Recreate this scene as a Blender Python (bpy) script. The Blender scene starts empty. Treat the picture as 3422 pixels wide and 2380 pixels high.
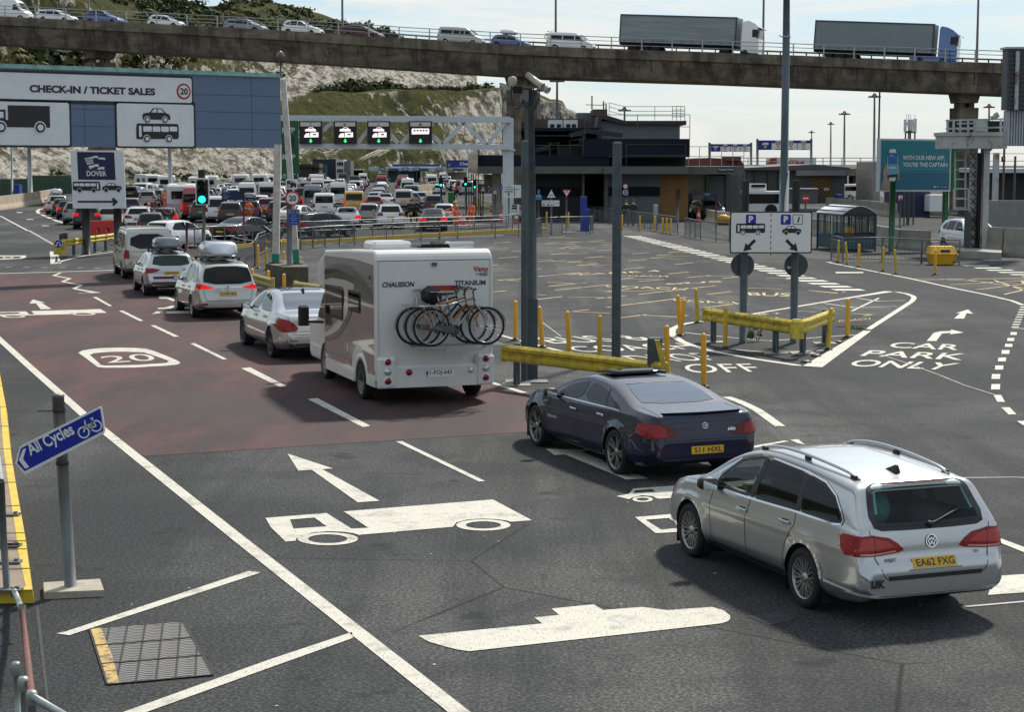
import bpy,bmesh,math,random
from mathutils import Vector,Matrix,geometry,noise
from mathutils.bvhtree import BVHTree
SC=bpy.context.scene
COL=SC.collection
rnd=random.Random(7)
PI=math.pi
FPX=6110.0
CAMZ=4.4
PITCH=math.atan((1190-544)/FPX)
cd=bpy.data.cameras.new('Camera');cam=bpy.data.objects.new('Camera',cd);COL.objects.link(cam)
cam.location=(0,0,CAMZ);cam.rotation_euler=(PI/2-PITCH,0,0)
cd.sensor_width=36.0;cd.sensor_fit='HORIZONTAL';cd.lens=36.0*FPX/3422
cd.clip_start=0.1;cd.clip_end=6000
SC.camera=cam
SUN_EL,SUN_AZ=47.0,24.0
sd=bpy.data.lights.new('Sun','SUN');so=bpy.data.objects.new('Sun',sd);COL.objects.link(so)
sd.energy=4.6;sd.angle=math.radians(4.0);sd.color=(1.0,0.95,0.86)
_s=Vector((math.sin(math.radians(SUN_AZ))*math.cos(math.radians(SUN_EL)),math.cos(math.radians(SUN_AZ))*math.cos(math.radians(SUN_EL)),math.sin(math.radians(SUN_EL))))
so.rotation_euler=_s.to_track_quat('Z','Y').to_euler();so.location=_s*300
W=bpy.data.worlds.new('World');SC.world=W;W.use_nodes=True
nt=W.node_tree;nt.nodes.clear()
def N(t,**k):
 n=nt.nodes.new(t)
 for a,v in k.items():setattr(n,a,v)
 return n
out=N('ShaderNodeOutputWorld');bg=N('ShaderNodeBackground');bg.inputs['Strength'].default_value=0.11
sky=N('ShaderNodeTexSky',sky_type='NISHITA');sky.sun_disc=False
sky.sun_elevation=math.radians(SUN_EL);sky.sun_rotation=math.radians(SUN_AZ)
sky.air_density=1.0;sky.dust_density=0.6;sky.ozone_density=2.0
tc=N('ShaderNodeTexCoord');sep=N('ShaderNodeSeparateXYZ');nt.links.new(tc.outputs['Generated'],sep.inputs[0])
mz=N('ShaderNodeMath',operation='MAXIMUM');mz.inputs[1].default_value=0.02;nt.links.new(sep.outputs[2],mz.inputs[0])
za=N('ShaderNodeMath',operation='ADD');za.inputs[1].default_value=0.10;nt.links.new(mz.outputs[0],za.inputs[0])
dx=N('ShaderNodeMath',operation='DIVIDE');nt.links.new(sep.outputs[0],dx.inputs[0]);nt.links.new(za.outputs[0],dx.inputs[1])
dy=N('ShaderNodeMath',operation='DIVIDE');nt.links.new(sep.outputs[1],dy.inputs[0]);nt.links.new(za.outputs[0],dy.inputs[1])
cmb=N('ShaderNodeCombineXYZ');nt.links.new(dx.outputs[0],cmb.inputs[0]);nt.links.new(dy.outputs[0],cmb.inputs[1])
cn=N('ShaderNodeTexNoise');cn.inputs['Scale'].default_value=1.3;cn.inputs['Detail'].default_value=8;cn.inputs['Roughness'].default_value=0.62;cn.inputs['Distortion'].default_value=0.8
nt.links.new(cmb.outputs[0],cn.inputs['Vector'])
cr=N('ShaderNodeValToRGB');cr.color_ramp.elements[0].position=0.41;cr.color_ramp.elements[1].position=0.68
cr.color_ramp.elements[0].color=(0.06,0.06,0.06,1);cr.color_ramp.elements[1].color=(1,1,1,1)
nt.links.new(cn.outputs['Fac'],cr.inputs[0])
mix=N('ShaderNodeMixRGB');mix.inputs[2].default_value=(7.7,7.6,7.1,1)
hz=N('ShaderNodeMixRGB');hz.inputs[0].default_value=0.55;hz.inputs[2].default_value=(3.9,5.5,6.9,1);nt.links.new(sky.outputs[0],hz.inputs[1])
nt.links.new(cr.outputs[0],mix.inputs[0]);nt.links.new(hz.outputs[0],mix.inputs[1])
nt.links.new(mix.outputs[0],bg.inputs['Color']);nt.links.new(bg.outputs[0],out.inputs[0])
SC.view_settings.view_transform='Standard';SC.view_settings.look='None';SC.view_settings.exposure=0.12;SC.view_settings.gamma=1.0
SC.cycles.max_bounces=6;SC.cycles.diffuse_bounces=2;SC.cycles.glossy_bounces=3;SC.cycles.transmission_bounces=4;SC.cycles.transparent_max_bounces=12
SC.cycles.use_denoising=True
SC.cycles.sample_clamp_indirect=6
CROPS={'o':(0,0,1.49042),'s':(0,0,1.0),'a1':(0,0,.43554),'a2':(900,0,.43554),'a3':(1800,0,.39199),'a4':(2600,0,.35801),'a5':(0,480,.31306),'a6':(600,480,.26304),'a7':(1000,480,.33101),'b1':(1500,300,.43554),'b2':(2300,300,.32558),'b3':(2800,300,.37560),'b4':(350,740,.34843),'b5':(960,780,.35072),'b6':(1600,900,.39199),'b7':(2200,880,.53223),'c1':(1700,1200,.39199),'c2':(2200,1440,.53223),'c3':(0,1240,.41322),'c4':(0,1800,.39199),'c5':(800,1440,.43554),'c6':(0,900,.34843),'c7':(1350,1900,.54443)}
def _ray(c,x,y):
 x0,y0,s=CROPS[c]
 a=(x0+x*s-1711)/FPX;b=-(y0+y*s-1190)/FPX
 return a,math.cos(PITCH)+b*math.sin(PITCH),-math.sin(PITCH)+b*math.cos(PITCH)
def g(c,x,y,z=0.0):
 d=_ray(c,x,y);t=(z-CAMZ)/d[2]
 return Vector((d[0]*t,d[1]*t,z))
def at(c,x,y,Y):
 d=_ray(c,x,y);t=Y/d[1]
 return Vector((d[0]*t,Y,CAMZ+d[2]*t))
MATS={}
def mat(name,col,rough=0.6,metal=0.0,coat=0.0,spec=0.5,var=0.0,vscale=3.0,bump=0.0,bscale=40.0,emit=None,estr=1.0,alpha=1.0,stretch=None):
 if name in MATS:return MATS[name]
 m=bpy.data.materials.new(name);m.use_nodes=True;t=m.node_tree;b=t.nodes['Principled BSDF']
 b.inputs['Base Color'].default_value=(*col,1);b.inputs['Roughness'].default_value=rough;b.inputs['Metallic'].default_value=metal
 b.inputs['Coat Weight'].default_value=coat;b.inputs['Coat Roughness'].default_value=0.04;b.inputs['Specular IOR Level'].default_value=spec
 if emit:b.inputs['Emission Color'].default_value=(*emit,1);b.inputs['Emission Strength'].default_value=estr
 if alpha<1:b.inputs['Alpha'].default_value=alpha
 if var or bump:
  c=t.nodes.new('ShaderNodeTexCoord');mp=t.nodes.new('ShaderNodeMapping');t.links.new(c.outputs['Object'],mp.inputs[0])
  if stretch:mp.inputs['Scale'].default_value=stretch
  if var:
   n=t.nodes.new('ShaderNodeTexNoise');n.inputs['Scale'].default_value=vscale;n.inputs['Detail'].default_value=6;n.inputs['Roughness'].default_value=0.65
   t.links.new(mp.outputs[0],n.inputs['Vector'])
   r=t.nodes.new('ShaderNodeMapRange');r.inputs[1].default_value=0.3;r.inputs[2].default_value=0.7;r.inputs[3].default_value=1-var;r.inputs[4].default_value=1+var
   t.links.new(n.outputs['Fac'],r.inputs[0])
   x=t.nodes.new('ShaderNodeMixRGB');x.blend_type='MULTIPLY';x.inputs[0].default_value=1;x.inputs[1].default_value=(*col,1)
   t.links.new(r.outputs[0],x.inputs[2]);t.links.new(x.outputs[0],b.inputs['Base Color'])
  if bump:
   n2=t.nodes.new('ShaderNodeTexNoise');n2.inputs['Scale'].default_value=bscale;n2.inputs['Detail'].default_value=3
   t.links.new(mp.outputs[0],n2.inputs['Vector'])
   bp=t.nodes.new('ShaderNodeBump');bp.inputs['Strength'].default_value=bump;bp.inputs['Distance'].default_value=0.02
   t.links.new(n2.outputs['Fac'],bp.inputs['Height']);t.links.new(bp.outputs[0],b.inputs['Normal'])
 MATS[name]=m;return m
class NT:
 """little helper to wire shader nodes"""
 def __init__(s,name):
  s.m=bpy.data.materials.new(name);s.m.use_nodes=True;s.t=s.m.node_tree;s.b=s.t.nodes['Principled BSDF'];MATS[name]=s.m
  s.co=s.t.nodes.new('ShaderNodeTexCoord').outputs['Object']
 def map(s,scale=(1,1,1),rot=(0,0,0),loc=(0,0,0)):
  n=s.t.nodes.new('ShaderNodeMapping');s.t.links.new(s.co,n.inputs[0]);n.inputs['Scale'].default_value=scale;n.inputs['Rotation'].default_value=rot;n.inputs['Location'].default_value=loc
  return n.outputs[0]
 def noise(s,scale,vec=None,detail=6,rough=0.6,dist=0.0):
  n=s.t.nodes.new('ShaderNodeTexNoise');n.inputs['Scale'].default_value=scale;n.inputs['Detail'].default_value=detail;n.inputs['Roughness'].default_value=rough;n.inputs['Distortion'].default_value=dist
  s.t.links.new(vec or s.co,n.inputs['Vector']);return n.outputs['Fac']
 def vor(s,scale,vec=None,feat='F1',out='Distance'):
  n=s.t.nodes.new('ShaderNodeTexVoronoi');n.feature=feat;n.inputs['Scale'].default_value=scale
  s.t.links.new(vec or s.co,n.inputs['Vector']);return n.outputs[out]
 def ramp(s,f,a,b,lo=0.0,hi=1.0):
  n=s.t.nodes.new('ShaderNodeMapRange');n.inputs[1].default_value=a;n.inputs[2].default_value=b;n.inputs[3].default_value=lo;n.inputs[4].default_value=hi
  s.t.links.new(f,n.inputs[0]);return n.outputs[0]
 def math(s,op,a,b=None):
  n=s.t.nodes.new('ShaderNodeMath');n.operation=op
  for i,v in enumerate((a,b)):
   if v is None:continue
   if isinstance(v,(int,float)):n.inputs[i].default_value=v
   else:s.t.links.new(v,n.inputs[i])
  return n.outputs[0]
 def mix(s,f,a,b,mode='MIX'):
  n=s.t.nodes.new('ShaderNodeMixRGB');n.blend_type=mode
  for i,v in enumerate((f,a,b)):
   if isinstance(v,(int,float)):n.inputs[i].default_value=v
   elif isinstance(v,tuple):n.inputs[i].default_value=(*v,1)
   else:s.t.links.new(v,n.inputs[i])
  return n.outputs[0]
 def bump(s,h,strength=0.5,dist=0.02):
  n=s.t.nodes.new('ShaderNodeBump');n.inputs['Strength'].default_value=strength;n.inputs['Distance'].default_value=dist
  s.t.links.new(h,n.inputs['Height']);s.t.links.new(n.outputs[0],s.b.inputs['Normal'])
 def set(s,inp,v):
  if isinstance(v,(int,float)):s.b.inputs[inp].default_value=v
  elif isinstance(v,tuple):s.b.inputs[inp].default_value=(*v,1)
  else:s.t.links.new(v,s.b.inputs[inp])
def tag(o,label=None,cat=None,group=None,kind=None):
 if label:o['label']=label
 if cat:o['category']=cat
 if group:o['group']=group
 if kind:o['kind']=kind
 return o
def thing(name,label,cat,loc=(0,0,0),rz=0.0,group=None):
 o=bpy.data.objects.new(name,None);COL.objects.link(o);o.location=loc;o.rotation_euler=(0,0,rz);o.empty_display_size=.3
 return tag(o,label,cat,group)
def copy_tree(o,parent=None):
 c=o.copy();COL.objects.link(c)
 if parent is not None:c.parent=parent
 for ch in o.children:copy_tree(ch,c)
 return c
class MB:
 """collects shapes and links them as one mesh object"""
 def __init__(s):s.v=[];s.f=[];s.mi=[];s.m=0;s.sm=[];s.smooth=False
 def add(s,vs,fs):
  k=len(s.v);s.v.extend(tuple(p)for p in vs)
  for f in fs:s.f.append([i+k for i in f]);s.mi.append(s.m);s.sm.append(s.smooth)
  return s
 def hexa(s,p):
  return s.add(p,[(3,2,1,0),(4,5,6,7),(0,1,5,4),(1,2,6,5),(2,3,7,6),(3,0,4,7)])
 def box(s,c,d,rz=0.0):
  hx,hy,hz=d[0]/2,d[1]/2,d[2]/2;ca,sa=math.cos(rz),math.sin(rz);p=[]
  for z in(-hz,hz):
   for x,y in((-hx,-hy),(hx,-hy),(hx,hy),(-hx,hy)):p.append((c[0]+x*ca-y*sa,c[1]+x*sa+y*ca,c[2]+z))
  return s.hexa(p)
 def bbox(s,c,d,b=0.02,rz=0.0):
  hx,hy,hz=d[0]/2,d[1]/2,d[2]/2;ca,sa=math.cos(rz),math.sin(rz);v=[]
  for z,i in((-hz,0),(hz-b,0),(hz,b)):
   for x,y in((-hx+b,-hy+i),(hx-b,-hy+i),(hx-i,-hy+b),(hx-i,hy-b),(hx-b,hy-i),(-hx+b,hy-i),(-hx+i,hy-b),(-hx+i,-hy+b)):
    v.append((c[0]+x*ca-y*sa,c[1]+x*sa+y*ca,c[2]+z))
  f=[tuple(range(7,-1,-1)),tuple(range(16,24))]
  for r in(0,8):
   for i in range(8):f.append((r+i,r+(i+1)%8,r+8+(i+1)%8,r+8+i))
  return s.add(v,f)
 def tube(s,pts,r,n=8,cap=True,r2=None):
  pts=[Vector(p)for p in pts];L=len(pts);rings=[];up=None
  for i,p in enumerate(pts):
   t=(pts[min(i+1,L-1)]-pts[max(i-1,0)]).normalized()
   if up is None:up=Vector((0,0,1))if abs(t.z)<.9 else Vector((1,0,0))
   a=t.cross(up).normalized();b=a.cross(t).normalized();up=b
   rr=r if r2 is None else r+(r2-r)*i/(L-1)
   rings.append([p+a*rr*math.cos(2*PI*k/n)+b*rr*math.sin(2*PI*k/n)for k in range(n)])
  v=[q for R in rings for q in R];f=[]
  for i in range(L-1):
   for k in range(n):f.append((i*n+k,(i+1)*n+k,(i+1)*n+(k+1)%n,i*n+(k+1)%n)[::-1])
  if cap:f.append(tuple(range(n))[::1]);f.append(tuple((L-1)*n+k for k in range(n))[::-1])
  o=s.smooth;s.smooth=n>5;s.add(v,f);s.smooth=o;return s
 def bar(s,a,b,w,h=None):
  a=Vector(a);b=Vector(b);h=h or w;t=(b-a).normalized();up=Vector((0,0,1))if abs(t.z)<.95 else Vector((0,1,0))
  x=t.cross(up).normalized()*w/2;y=x.cross(t).normalized()*h/2
  return s.hexa([a-x-y,a+x-y,a+x+y,a-x+y,b-x-y,b+x-y,b+x+y,b-x+y])
 def lathe(s,prof,c=(0,0,0),n=16,axis='Z'):
  v=[];f=[];L=len(prof)
  for r,h in prof:
   for k in range(n):
    a=2*PI*k/n;x,y=r*math.cos(a),r*math.sin(a)
    q=(x,y,h)if axis=='Z' else((y,h,x)if axis=='Y' else(h,x,y))
    v.append((c[0]+q[0],c[1]+q[1],c[2]+q[2]))
  for i in range(L-1):
   for k in range(n):f.append((i*n+k,i*n+(k+1)%n,(i+1)*n+(k+1)%n,(i+1)*n+k))
  o=s.smooth;s.smooth=True;s.add(v,f);s.smooth=o;return s
 def prism(s,poly,o,u,w,d,holes=None):
  """2D poly in plane (o,u,w), extruded along -normal by d; front face towards u x w"""
  o,u,w=Vector(o),Vector(u),Vector(w);n=u.cross(w).normalized()
  pts=[o+u*a+w*b for a,b in poly];k=len(pts)
  ar=sum(poly[i][0]*poly[(i+1)%k][1]-poly[(i+1)%k][0]*poly[i][1]for i in range(k))
  if ar<0:pts.reverse()
  tri=geometry.tessellate_polygon([pts])
  fs=[]
  for t in tri:
   a,b,c=(pts[i]for i in t)
   fs.append(tuple(t)if(b-a).cross(c-a).dot(n)>0 else tuple(reversed(t)))
  if d:
   v=pts+[p-n*d for p in pts];f2=list(fs)+[tuple(i+k for i in reversed(t))for t in fs]+[(i,i+k,(i+1)%k+k,(i+1)%k)for i in range(k)]
   return s.add(v,f2)
  return s.add(pts,fs)
 def flat(s,poly,holes=(),z=None):
  """polygon (world points) tessellated with holes, facing up"""
  loops=[[Vector(p)for p in poly]]+[[Vector(p)for p in h]for h in holes]
  pts=[p for l in loops for p in l];tri=geometry.tessellate_polygon(loops);fs=[]
  for t in tri:
   a,b,c=(pts[i]for i in t)
   fs.append(tuple(t)if(b-a).cross(c-a).z>0 else tuple(reversed(t)))
  return s.add(pts,fs)
 def build(s,name,mats,parent=None,world=False,smooth=None):
  me=bpy.data.meshes.new(name);me.from_pydata(s.v,[],s.f)
  if not isinstance(mats,(list,tuple)):mats=[mats]
  for m in mats:me.materials.append(m)
  if len(mats)>1:me.polygons.foreach_set('material_index',s.mi)
  sm=s.sm if smooth is None else[smooth]*len(s.f)
  me.polygons.foreach_set('use_smooth',sm);me.update()
  o=bpy.data.objects.new(name,me);COL.objects.link(o)
  if parent is not None:
   o.parent=parent
   if world:o.matrix_parent_inverse=(Matrix.Translation(parent.location)@parent.rotation_euler.to_matrix().to_4x4()).inverted()
  return o
def struct(o):o['kind']='structure';return o
def linkcopy(o,parent=None):
 c=o.copy();COL.objects.link(c)
 if parent is not None:c.parent=parent
 return c
_TX={}
def text2d(txt,bold=0.0,spacing=1.0):
 """outline of a word as flat triangles: (points, faces, width, height)"""
 k=(txt,bold,spacing)
 if k in _TX:return _TX[k]
 cu=bpy.data.curves.new('t','FONT');cu.body=txt;cu.size=1.0;cu.offset=bold;cu.space_character=spacing;cu.resolution_u=4
 o=bpy.data.objects.new('t',cu);COL.objects.link(o)
 dg=bpy.context.evaluated_depsgraph_get();me=bpy.data.meshes.new_from_object(o.evaluated_get(dg))
 vs=[(v.co.x,v.co.y)for v in me.vertices];fs=[tuple(p.vertices)for p in me.polygons]
 bpy.data.objects.remove(o);bpy.data.curves.remove(cu);bpy.data.meshes.remove(me)
 x0=min(v[0]for v in vs);x1=max(v[0]for v in vs);y0=min(v[1]for v in vs);y1=max(v[1]for v in vs)
 r=([(a-x0,b-y0)for a,b in vs],fs,x1-x0,y1-y0);_TX[k]=r;return r
class Panel:
 """a flat sign face: layers of shapes a few mm apart; o = lower left corner, u to the right, w up (as the reader sees it)"""
 def __init__(s,o,u,w,eps=0.004):
  s.o,s.u,s.w=Vector(o),Vector(u).normalized(),Vector(w).normalized();s.n=s.u.cross(s.w).normalized();s.mb=MB();s.eps=eps;s.mats=[]
 def _mi(s,m):
  if m not in s.mats:s.mats.append(m)
  s.mb.m=s.mats.index(m)
 def P(s,a,b,k=0):return s.o+s.u*a+s.w*b+s.n*(s.eps*k)
 def plate(s,poly,m,d):s._mi(m);s.mb.prism(poly,s.o,s.u,s.w,d)
 def poly(s,poly,m,k=1,holes=()):
  s._mi(m);loops=[[s.P(a,b,k)for a,b in poly]]+[[s.P(a,b,k)for a,b in h]for h in holes]
  pts=[p for l in loops for p in l];fs=[]
  for t in geometry.tessellate_polygon(loops):
   a,b,c=(pts[i]for i in t);fs.append(tuple(t)if(b-a).cross(c-a).dot(s.n)>0 else tuple(reversed(t)))
  s.mb.add(pts,fs)
 def rect(s,x0,y0,x1,y1,m,k=1):s.poly([(x0,y0),(x1,y0),(x1,y1),(x0,y1)],m,k)
 def disc(s,cx,cy,r,m,k=1,r0=None,n=24):
  c=[(cx+r*math.cos(2*PI*i/n),cy+r*math.sin(2*PI*i/n))for i in range(n)]
  s.poly(c,m,k,[[(cx+r0*math.cos(2*PI*i/n),cy+r0*math.sin(2*PI*i/n))for i in range(n)]]if r0 else())
 def line(s,pts,w,m,k=1):
  for(x0,y0),(x1,y1)in zip(pts,pts[1:]):
   d=math.hypot(x1-x0,y1-y0)or 1;a,b=-(y1-y0)/d*w/2,(x1-x0)/d*w/2
   s.poly([(x0+a,y0+b),(x0-a,y0-b),(x1-a,y1-b),(x1+a,y1+b)],m,k)
 def text(s,txt,x,y,h,m,k=1,bold=0.02,align='L',width=None,spacing=1.0,skew=0.0,rot=0.0):
  vs,fs,tw,th=text2d(txt,bold,spacing);cap=text2d('H',bold)[3];sc=h/cap;sx=sc if width is None else width/tw
  W_=tw*sx;x-={'L':0,'C':W_/2,'R':W_}[align];s._mi(m);ca,sa=math.cos(rot),math.sin(rot)
  q=[(a*sx+b*sc*skew,b*sc)for a,b in vs]
  s.mb.add([s.P(x+a*ca-b*sa,y+a*sa+b*ca,k)for a,b in q],fs)
 def shape(s,shp,x,y,sc,ink,paper,k=1,flip=False):
  """pictogram: list of (colour 0 ink / 1 paper, polygon)"""
  for c,p in shp:
   s.poly([(x+(-a if flip else a)*sc,y+b*sc)for a,b in p],paper if c==1 else ink,k+c)
 def build(s,name,parent=None):return s.mb.build(name,s.mats,parent,world=True)
def rrect(x0,y0,x1,y1,r,n=4):
 p=[]
 for cx,cy,a0 in((x1-r,y0+r,-90),(x1-r,y1-r,0),(x0+r,y1-r,90),(x0+r,y0+r,180)):
  for i in range(n+1):
   a=math.radians(a0+90*i/n);p.append((cx+r*math.cos(a),cy+r*math.sin(a)))
 return p
def circ(cx,cy,r,n=20,ry=None):return[(cx+r*math.cos(2*PI*i/n),cy+(ry or r)*math.sin(2*PI*i/n))for i in range(n)]
PIC_CAR=[(0,[(0,.12),(.0,.26),(.04,.30),(.26,.33),(.38,.47),(.68,.47),(.85,.32),(.97,.27),(1,.2),(1,.1),(.9,.1),(.04,.1)]),(1,[(.31,.33),(.41,.44),(.5,.44),(.5,.33)]),(1,[(.54,.33),(.54,.44),(.66,.44),(.78,.33)]),(1,circ(.16,.1,.115)),(1,circ(.8,.1,.115)),(2,circ(.16,.1,.095)),(2,circ(.8,.1,.095))]
PIC_BUS=[(0,[(0,.07),(0,.26),(.01,.36),(.04,.38),(.97,.38),(1,.34),(1,.1),(.97,.06),(.72,.06),(.02,.05)]),(1,[(.06,.1),(.06,.33),(.12,.33),(.12,.1)]),(1,rrect(.16,.21,.36,.32,.02)),(1,rrect(.38,.21,.56,.32,.02)),(1,rrect(.58,.21,.76,.32,.02)),(1,rrect(.78,.22,.96,.32,.02)),(1,circ(.24,.06,.085)),(1,circ(.76,.06,.085)),(2,circ(.24,.06,.07)),(2,circ(.76,.06,.07))]
PIC_TRUCK=[(0,[(0,.1),(0,.3),(.03,.38),(.22,.39),(.22,.22),(.26,.22),(.26,.46),(1,.46),(1,.1)]),(1,[(.05,.25),(.06,.35),(.18,.35),(.18,.25)]),(1,circ(.13,.1,.105)),(1,circ(.82,.1,.105)),(2,circ(.13,.1,.085)),(2,circ(.82,.1,.085))]
def dots(p,x,y,sc,shp,ink,paper,k=1,flip=False):
 p.shape(shp,x,y,sc,ink,paper,k,flip)
 for c,q in shp:
  if c==2:
   cx=sum(a for a,b in q)/len(q);cy=sum(b for a,b in q)/len(q);r=max(a for a,b in q)-cx
   p.disc(x+(-cx if flip else cx)*sc,y+cy*sc,r*sc*.62,paper,k+3)
   # ================================================================ SETTING: ground, markings, kerbs
def asphalt():
 s=NT('asphalt');big=s.noise(.05,detail=4,rough=.6);mid=s.noise(.6,detail=6,rough=.7);fine=s.noise(26,detail=2,rough=.8);v=s.vor(55)
 lane=s.noise(.35,s.map((1.6,.12,1),rot=(0,0,math.radians(-20))),detail=4)
 c=s.mix(s.ramp(big,.42,.58),(.027,.0275,.0295),(.062,.0625,.062))
 c=s.mix(s.ramp(mid,.47,.58,0,.6),c,(.024,.0245,.0265))
 c=s.mix(s.ramp(lane,.47,.56,0,.6),c,(.019,.0195,.021))
 c=s.mix(s.ramp(fine,.44,.64),s.mix(1.0,c,(.72,.72,.72),'MULTIPLY'),s.mix(1.0,c,(2.7,2.7,2.6),'MULTIPLY'))
 sp=s.vor(9,out='Distance');c=s.mix(s.ramp(sp,.012,.03,.55,0),c,(.35,.34,.32))
 ck=s.math('MULTIPLY',s.ramp(s.vor(.16,s.map(rot=(0,0,.5)),'DISTANCE_TO_EDGE'),.0,.004,1,0),s.ramp(s.noise(.09),.5,.52));c=s.mix(s.math('MULTIPLY',ck,.85),c,(.006,.006,.006));oil=s.noise(.9,detail=3);c=s.mix(s.ramp(oil,.64,.70,0,.6),c,(.011,.011,.012));s.set('Base Color',c);s.set('Roughness',s.ramp(fine,.3,.7,.8,1.0));s.set('Specular IOR Level',.18)
 h=s.math('ADD',s.math('MULTIPLY',fine,.6),s.math('MULTIPLY',v,.8));s.bump(h,.55,.012);return s.m
def redroad():
 s=NT('red_surfacing');mid=s.noise(.5,s.map((1,.25,1),rot=(0,0,math.radians(-18))),detail=7,rough=.7);big=s.noise(.12,detail=5);fine=s.noise(30,detail=2,rough=.8)
 c=s.mix(s.ramp(mid,.42,.6),(.023,.0115,.0125),(.080,.027,.025));c=s.mix(s.ramp(big,.47,.60,0,.7),c,(.030,.023,.024))
 c=s.mix(s.ramp(fine,.4,.75,0,.5),c,(.09,.055,.052));c=s.mix(s.ramp(s.noise(3,detail=8,rough=.8),.62,.7,0,.35),c,(.10,.042,.032))
 s.set('Base Color',c);s.set('Roughness',.8);s.set('Specular IOR Level',.3);s.bump(fine,.4,.01);return s.m
def paint(name,col,wear=.51,dirt=(.20,.19,.17)):
 s=NT(name);n=s.noise(2.2,detail=9,rough=.75);n2=s.noise(9,s.map((6,1,1),rot=(0,0,math.radians(28))),detail=4,rough=.7);f=s.noise(60,detail=2)
 c=s.mix(s.ramp(n,wear,wear+.14,0,.75),col,dirt);c=s.mix(s.ramp(n2,.53,.66,0,.65),c,(.15,.145,.13));c=s.mix(s.ramp(f,.45,.8,0,.35),c,tuple(q*.6 for q in col))
 s.set('Base Color',c);s.set('Roughness',.75);s.bump(f,.3,.005);return s.m
M_ASPH=asphalt();M_RED=redroad();M_WHITE=paint('white_road_paint',(.54,.515,.44));M_YELP=paint('faded_yellow_road_paint',(.50,.38,.17),.5,(.14,.12,.08));M_OLDW=paint('worn_white_road_paint',(.42,.40,.36),.48,(.10,.10,.10))
mb=MB();XS=[-2500,-600,-200,-100,-60,-30,-15,0,15,30,60,100,200,600,2500];YS=[-60,-10,10,20,30,45,60,80,110,150,200,300,450,700,1200,3000]
mb.add([(x,y,0)for y in YS for x in XS],[(j*15+i,j*15+i+1,(j+1)*15+i+1,(j+1)*15+i)for j in range(15)for i in range(14)])
struct(mb.build('ground',M_ASPH))
def gp(c,pts,z=.008):return[g(c,x,y,z)for x,y in pts]
def ell(c,cx,cy,rx,ry,n=40,z=.008):return[g(c,cx+rx*math.cos(2*PI*i/n),cy+ry*math.sin(2*PI*i/n),z)for i in range(n)]
def ribbon(mb,pts,w,z=.008):
 pts=[Vector((p[0],p[1],z))for p in pts];L=len(pts);a=[];b=[]
 for i,p in enumerate(pts):
  t=(pts[min(i+1,L-1)]-pts[max(i-1,0)]);t.z=0;t.normalize();n=Vector((-t.y,t.x,0))
  if 0<i<L-1:
   t2=(pts[i+1]-p).normalized();k=max(.45,abs(n.dot(Vector((-t2.y,t2.x,0)))))
  else:k=1
  a.append(p+n*w/2/k);b.append(p-n*w/2/k)
 mb.add(a+b,[(i,L+i,L+i+1,i+1)for i in range(L-1)])
def rline(mb,c,pts,w,z=.008):ribbon(mb,gp(c,pts),w,z)
def quad(mb,c,pts,z=.008):mb.flat(gp(c,pts,z))
def gtext(mb,c,txt,BL,BR,TL,TR,bold=.02,z=.008):
 vs,fs,w,h=text2d(txt,bold);q=[g(c,*p,z)for p in(BL,BR,TL,TR)];o=[]
 for a,b in vs:
  a/=w;b/=h;p=(q[0]*(1-a)+q[1]*a)*(1-b)+(q[2]*(1-a)+q[3]*a)*b;o.append(p)
 mb.add(o,[f if(o[f[1]]-o[f[0]]).cross(o[f[2]]-o[f[0]]).z>0 else f[::-1]for f in fs])
LL=[g('c6',-900,-120),g('c6',-300,395),g('c6',0,678),g('c6',270,925),g('c6',590,1207),g('c6',797,1393),g('c3',845,490),g('c4',2027,0),g('c7',0,620),g('c7',330,882),g('c7',560,1062)]
mb=MB();pts=[g('c6',-1500,88,.004),g('o',245,606,.004),g('o',395,603,.004),g('o',690,690,.004),g('o',1078,851,.004),g('o',1178,879,.004),g('o',1205,968,.004),g('o',1180,969,.004),g('c3',1160,690,.004)]+[Vector((p.x,p.y,.004))for p in LL[6:1:-1]]+[g('c6',-900,60,.004)]
mb.flat(pts);struct(mb.build('red_road_surface',M_RED))
mb=MB();ribbon(mb,LL,.17);struct(mb.build('lane_edge_line',M_WHITE))
mb=MB()
for c,q in(('c6',[(890,267),(925,265),(1075,350),(1045,353)]),('c6',[(1140,398),(1180,396),(1377,493),(1340,497)]),('c6',[(1442,538),(1485,536),(1718,645),(1670,647)]),('c6',[(1823,712),(1868,709),(2180,862),(2138,866)]),('o',[(541,826),(561,824),(643,866),(628,868)]),('o',[(690,895),(712,893),(830,955),(814,958)]),('c5',[(1200,82),(1248,80),(1887,387),(1838,390)])):quad(mb,c,q)
rline(mb,'o',[(1086,853),(1176,881)],.14)
struct(mb.build('lane_dashes',M_WHITE))
mb=MB()
mb.flat(gp('c5',[(200,670),(670,632),(860,752),(990,746),(800,620),(1945,528),(2245,688),(2085,700),(2050,690),(1980,680),(1870,675),(1750,682),(1665,704),(1637,738),(915,800),(880,788),(800,776),(680,772),(560,782),(475,804),(435,828),(432,845),(355,852),(240,740)]),[gp('c5',[(388,682),(415,752),(670,735),(575,667)])])
for cx,cy,rx,ry,ix,iy in((678,830,232,49,150,34),(1872,724,208,43,135,28)):mb.flat(ell('c5',cx,cy,rx,ry),[ell('c5',cx,cy,ix,iy)])
quad(mb,'c5',[(370,176),(718,290),(635,295),(1075,538),(908,550),(555,300),(452,307)])
mb.flat(gp('c6',[(-160,420),(-150,414),(250,403),(282,434),(330,431),(300,401),(965,382),(1025,417),(920,420),(880,416),(720,418),(690,430),(255,441),(220,438),(80,440),(30,446),(-100,452),(-140,450)]),[gp('c6',[(-60,419),(-50,434),(200,427),(170,413)])])
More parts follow.
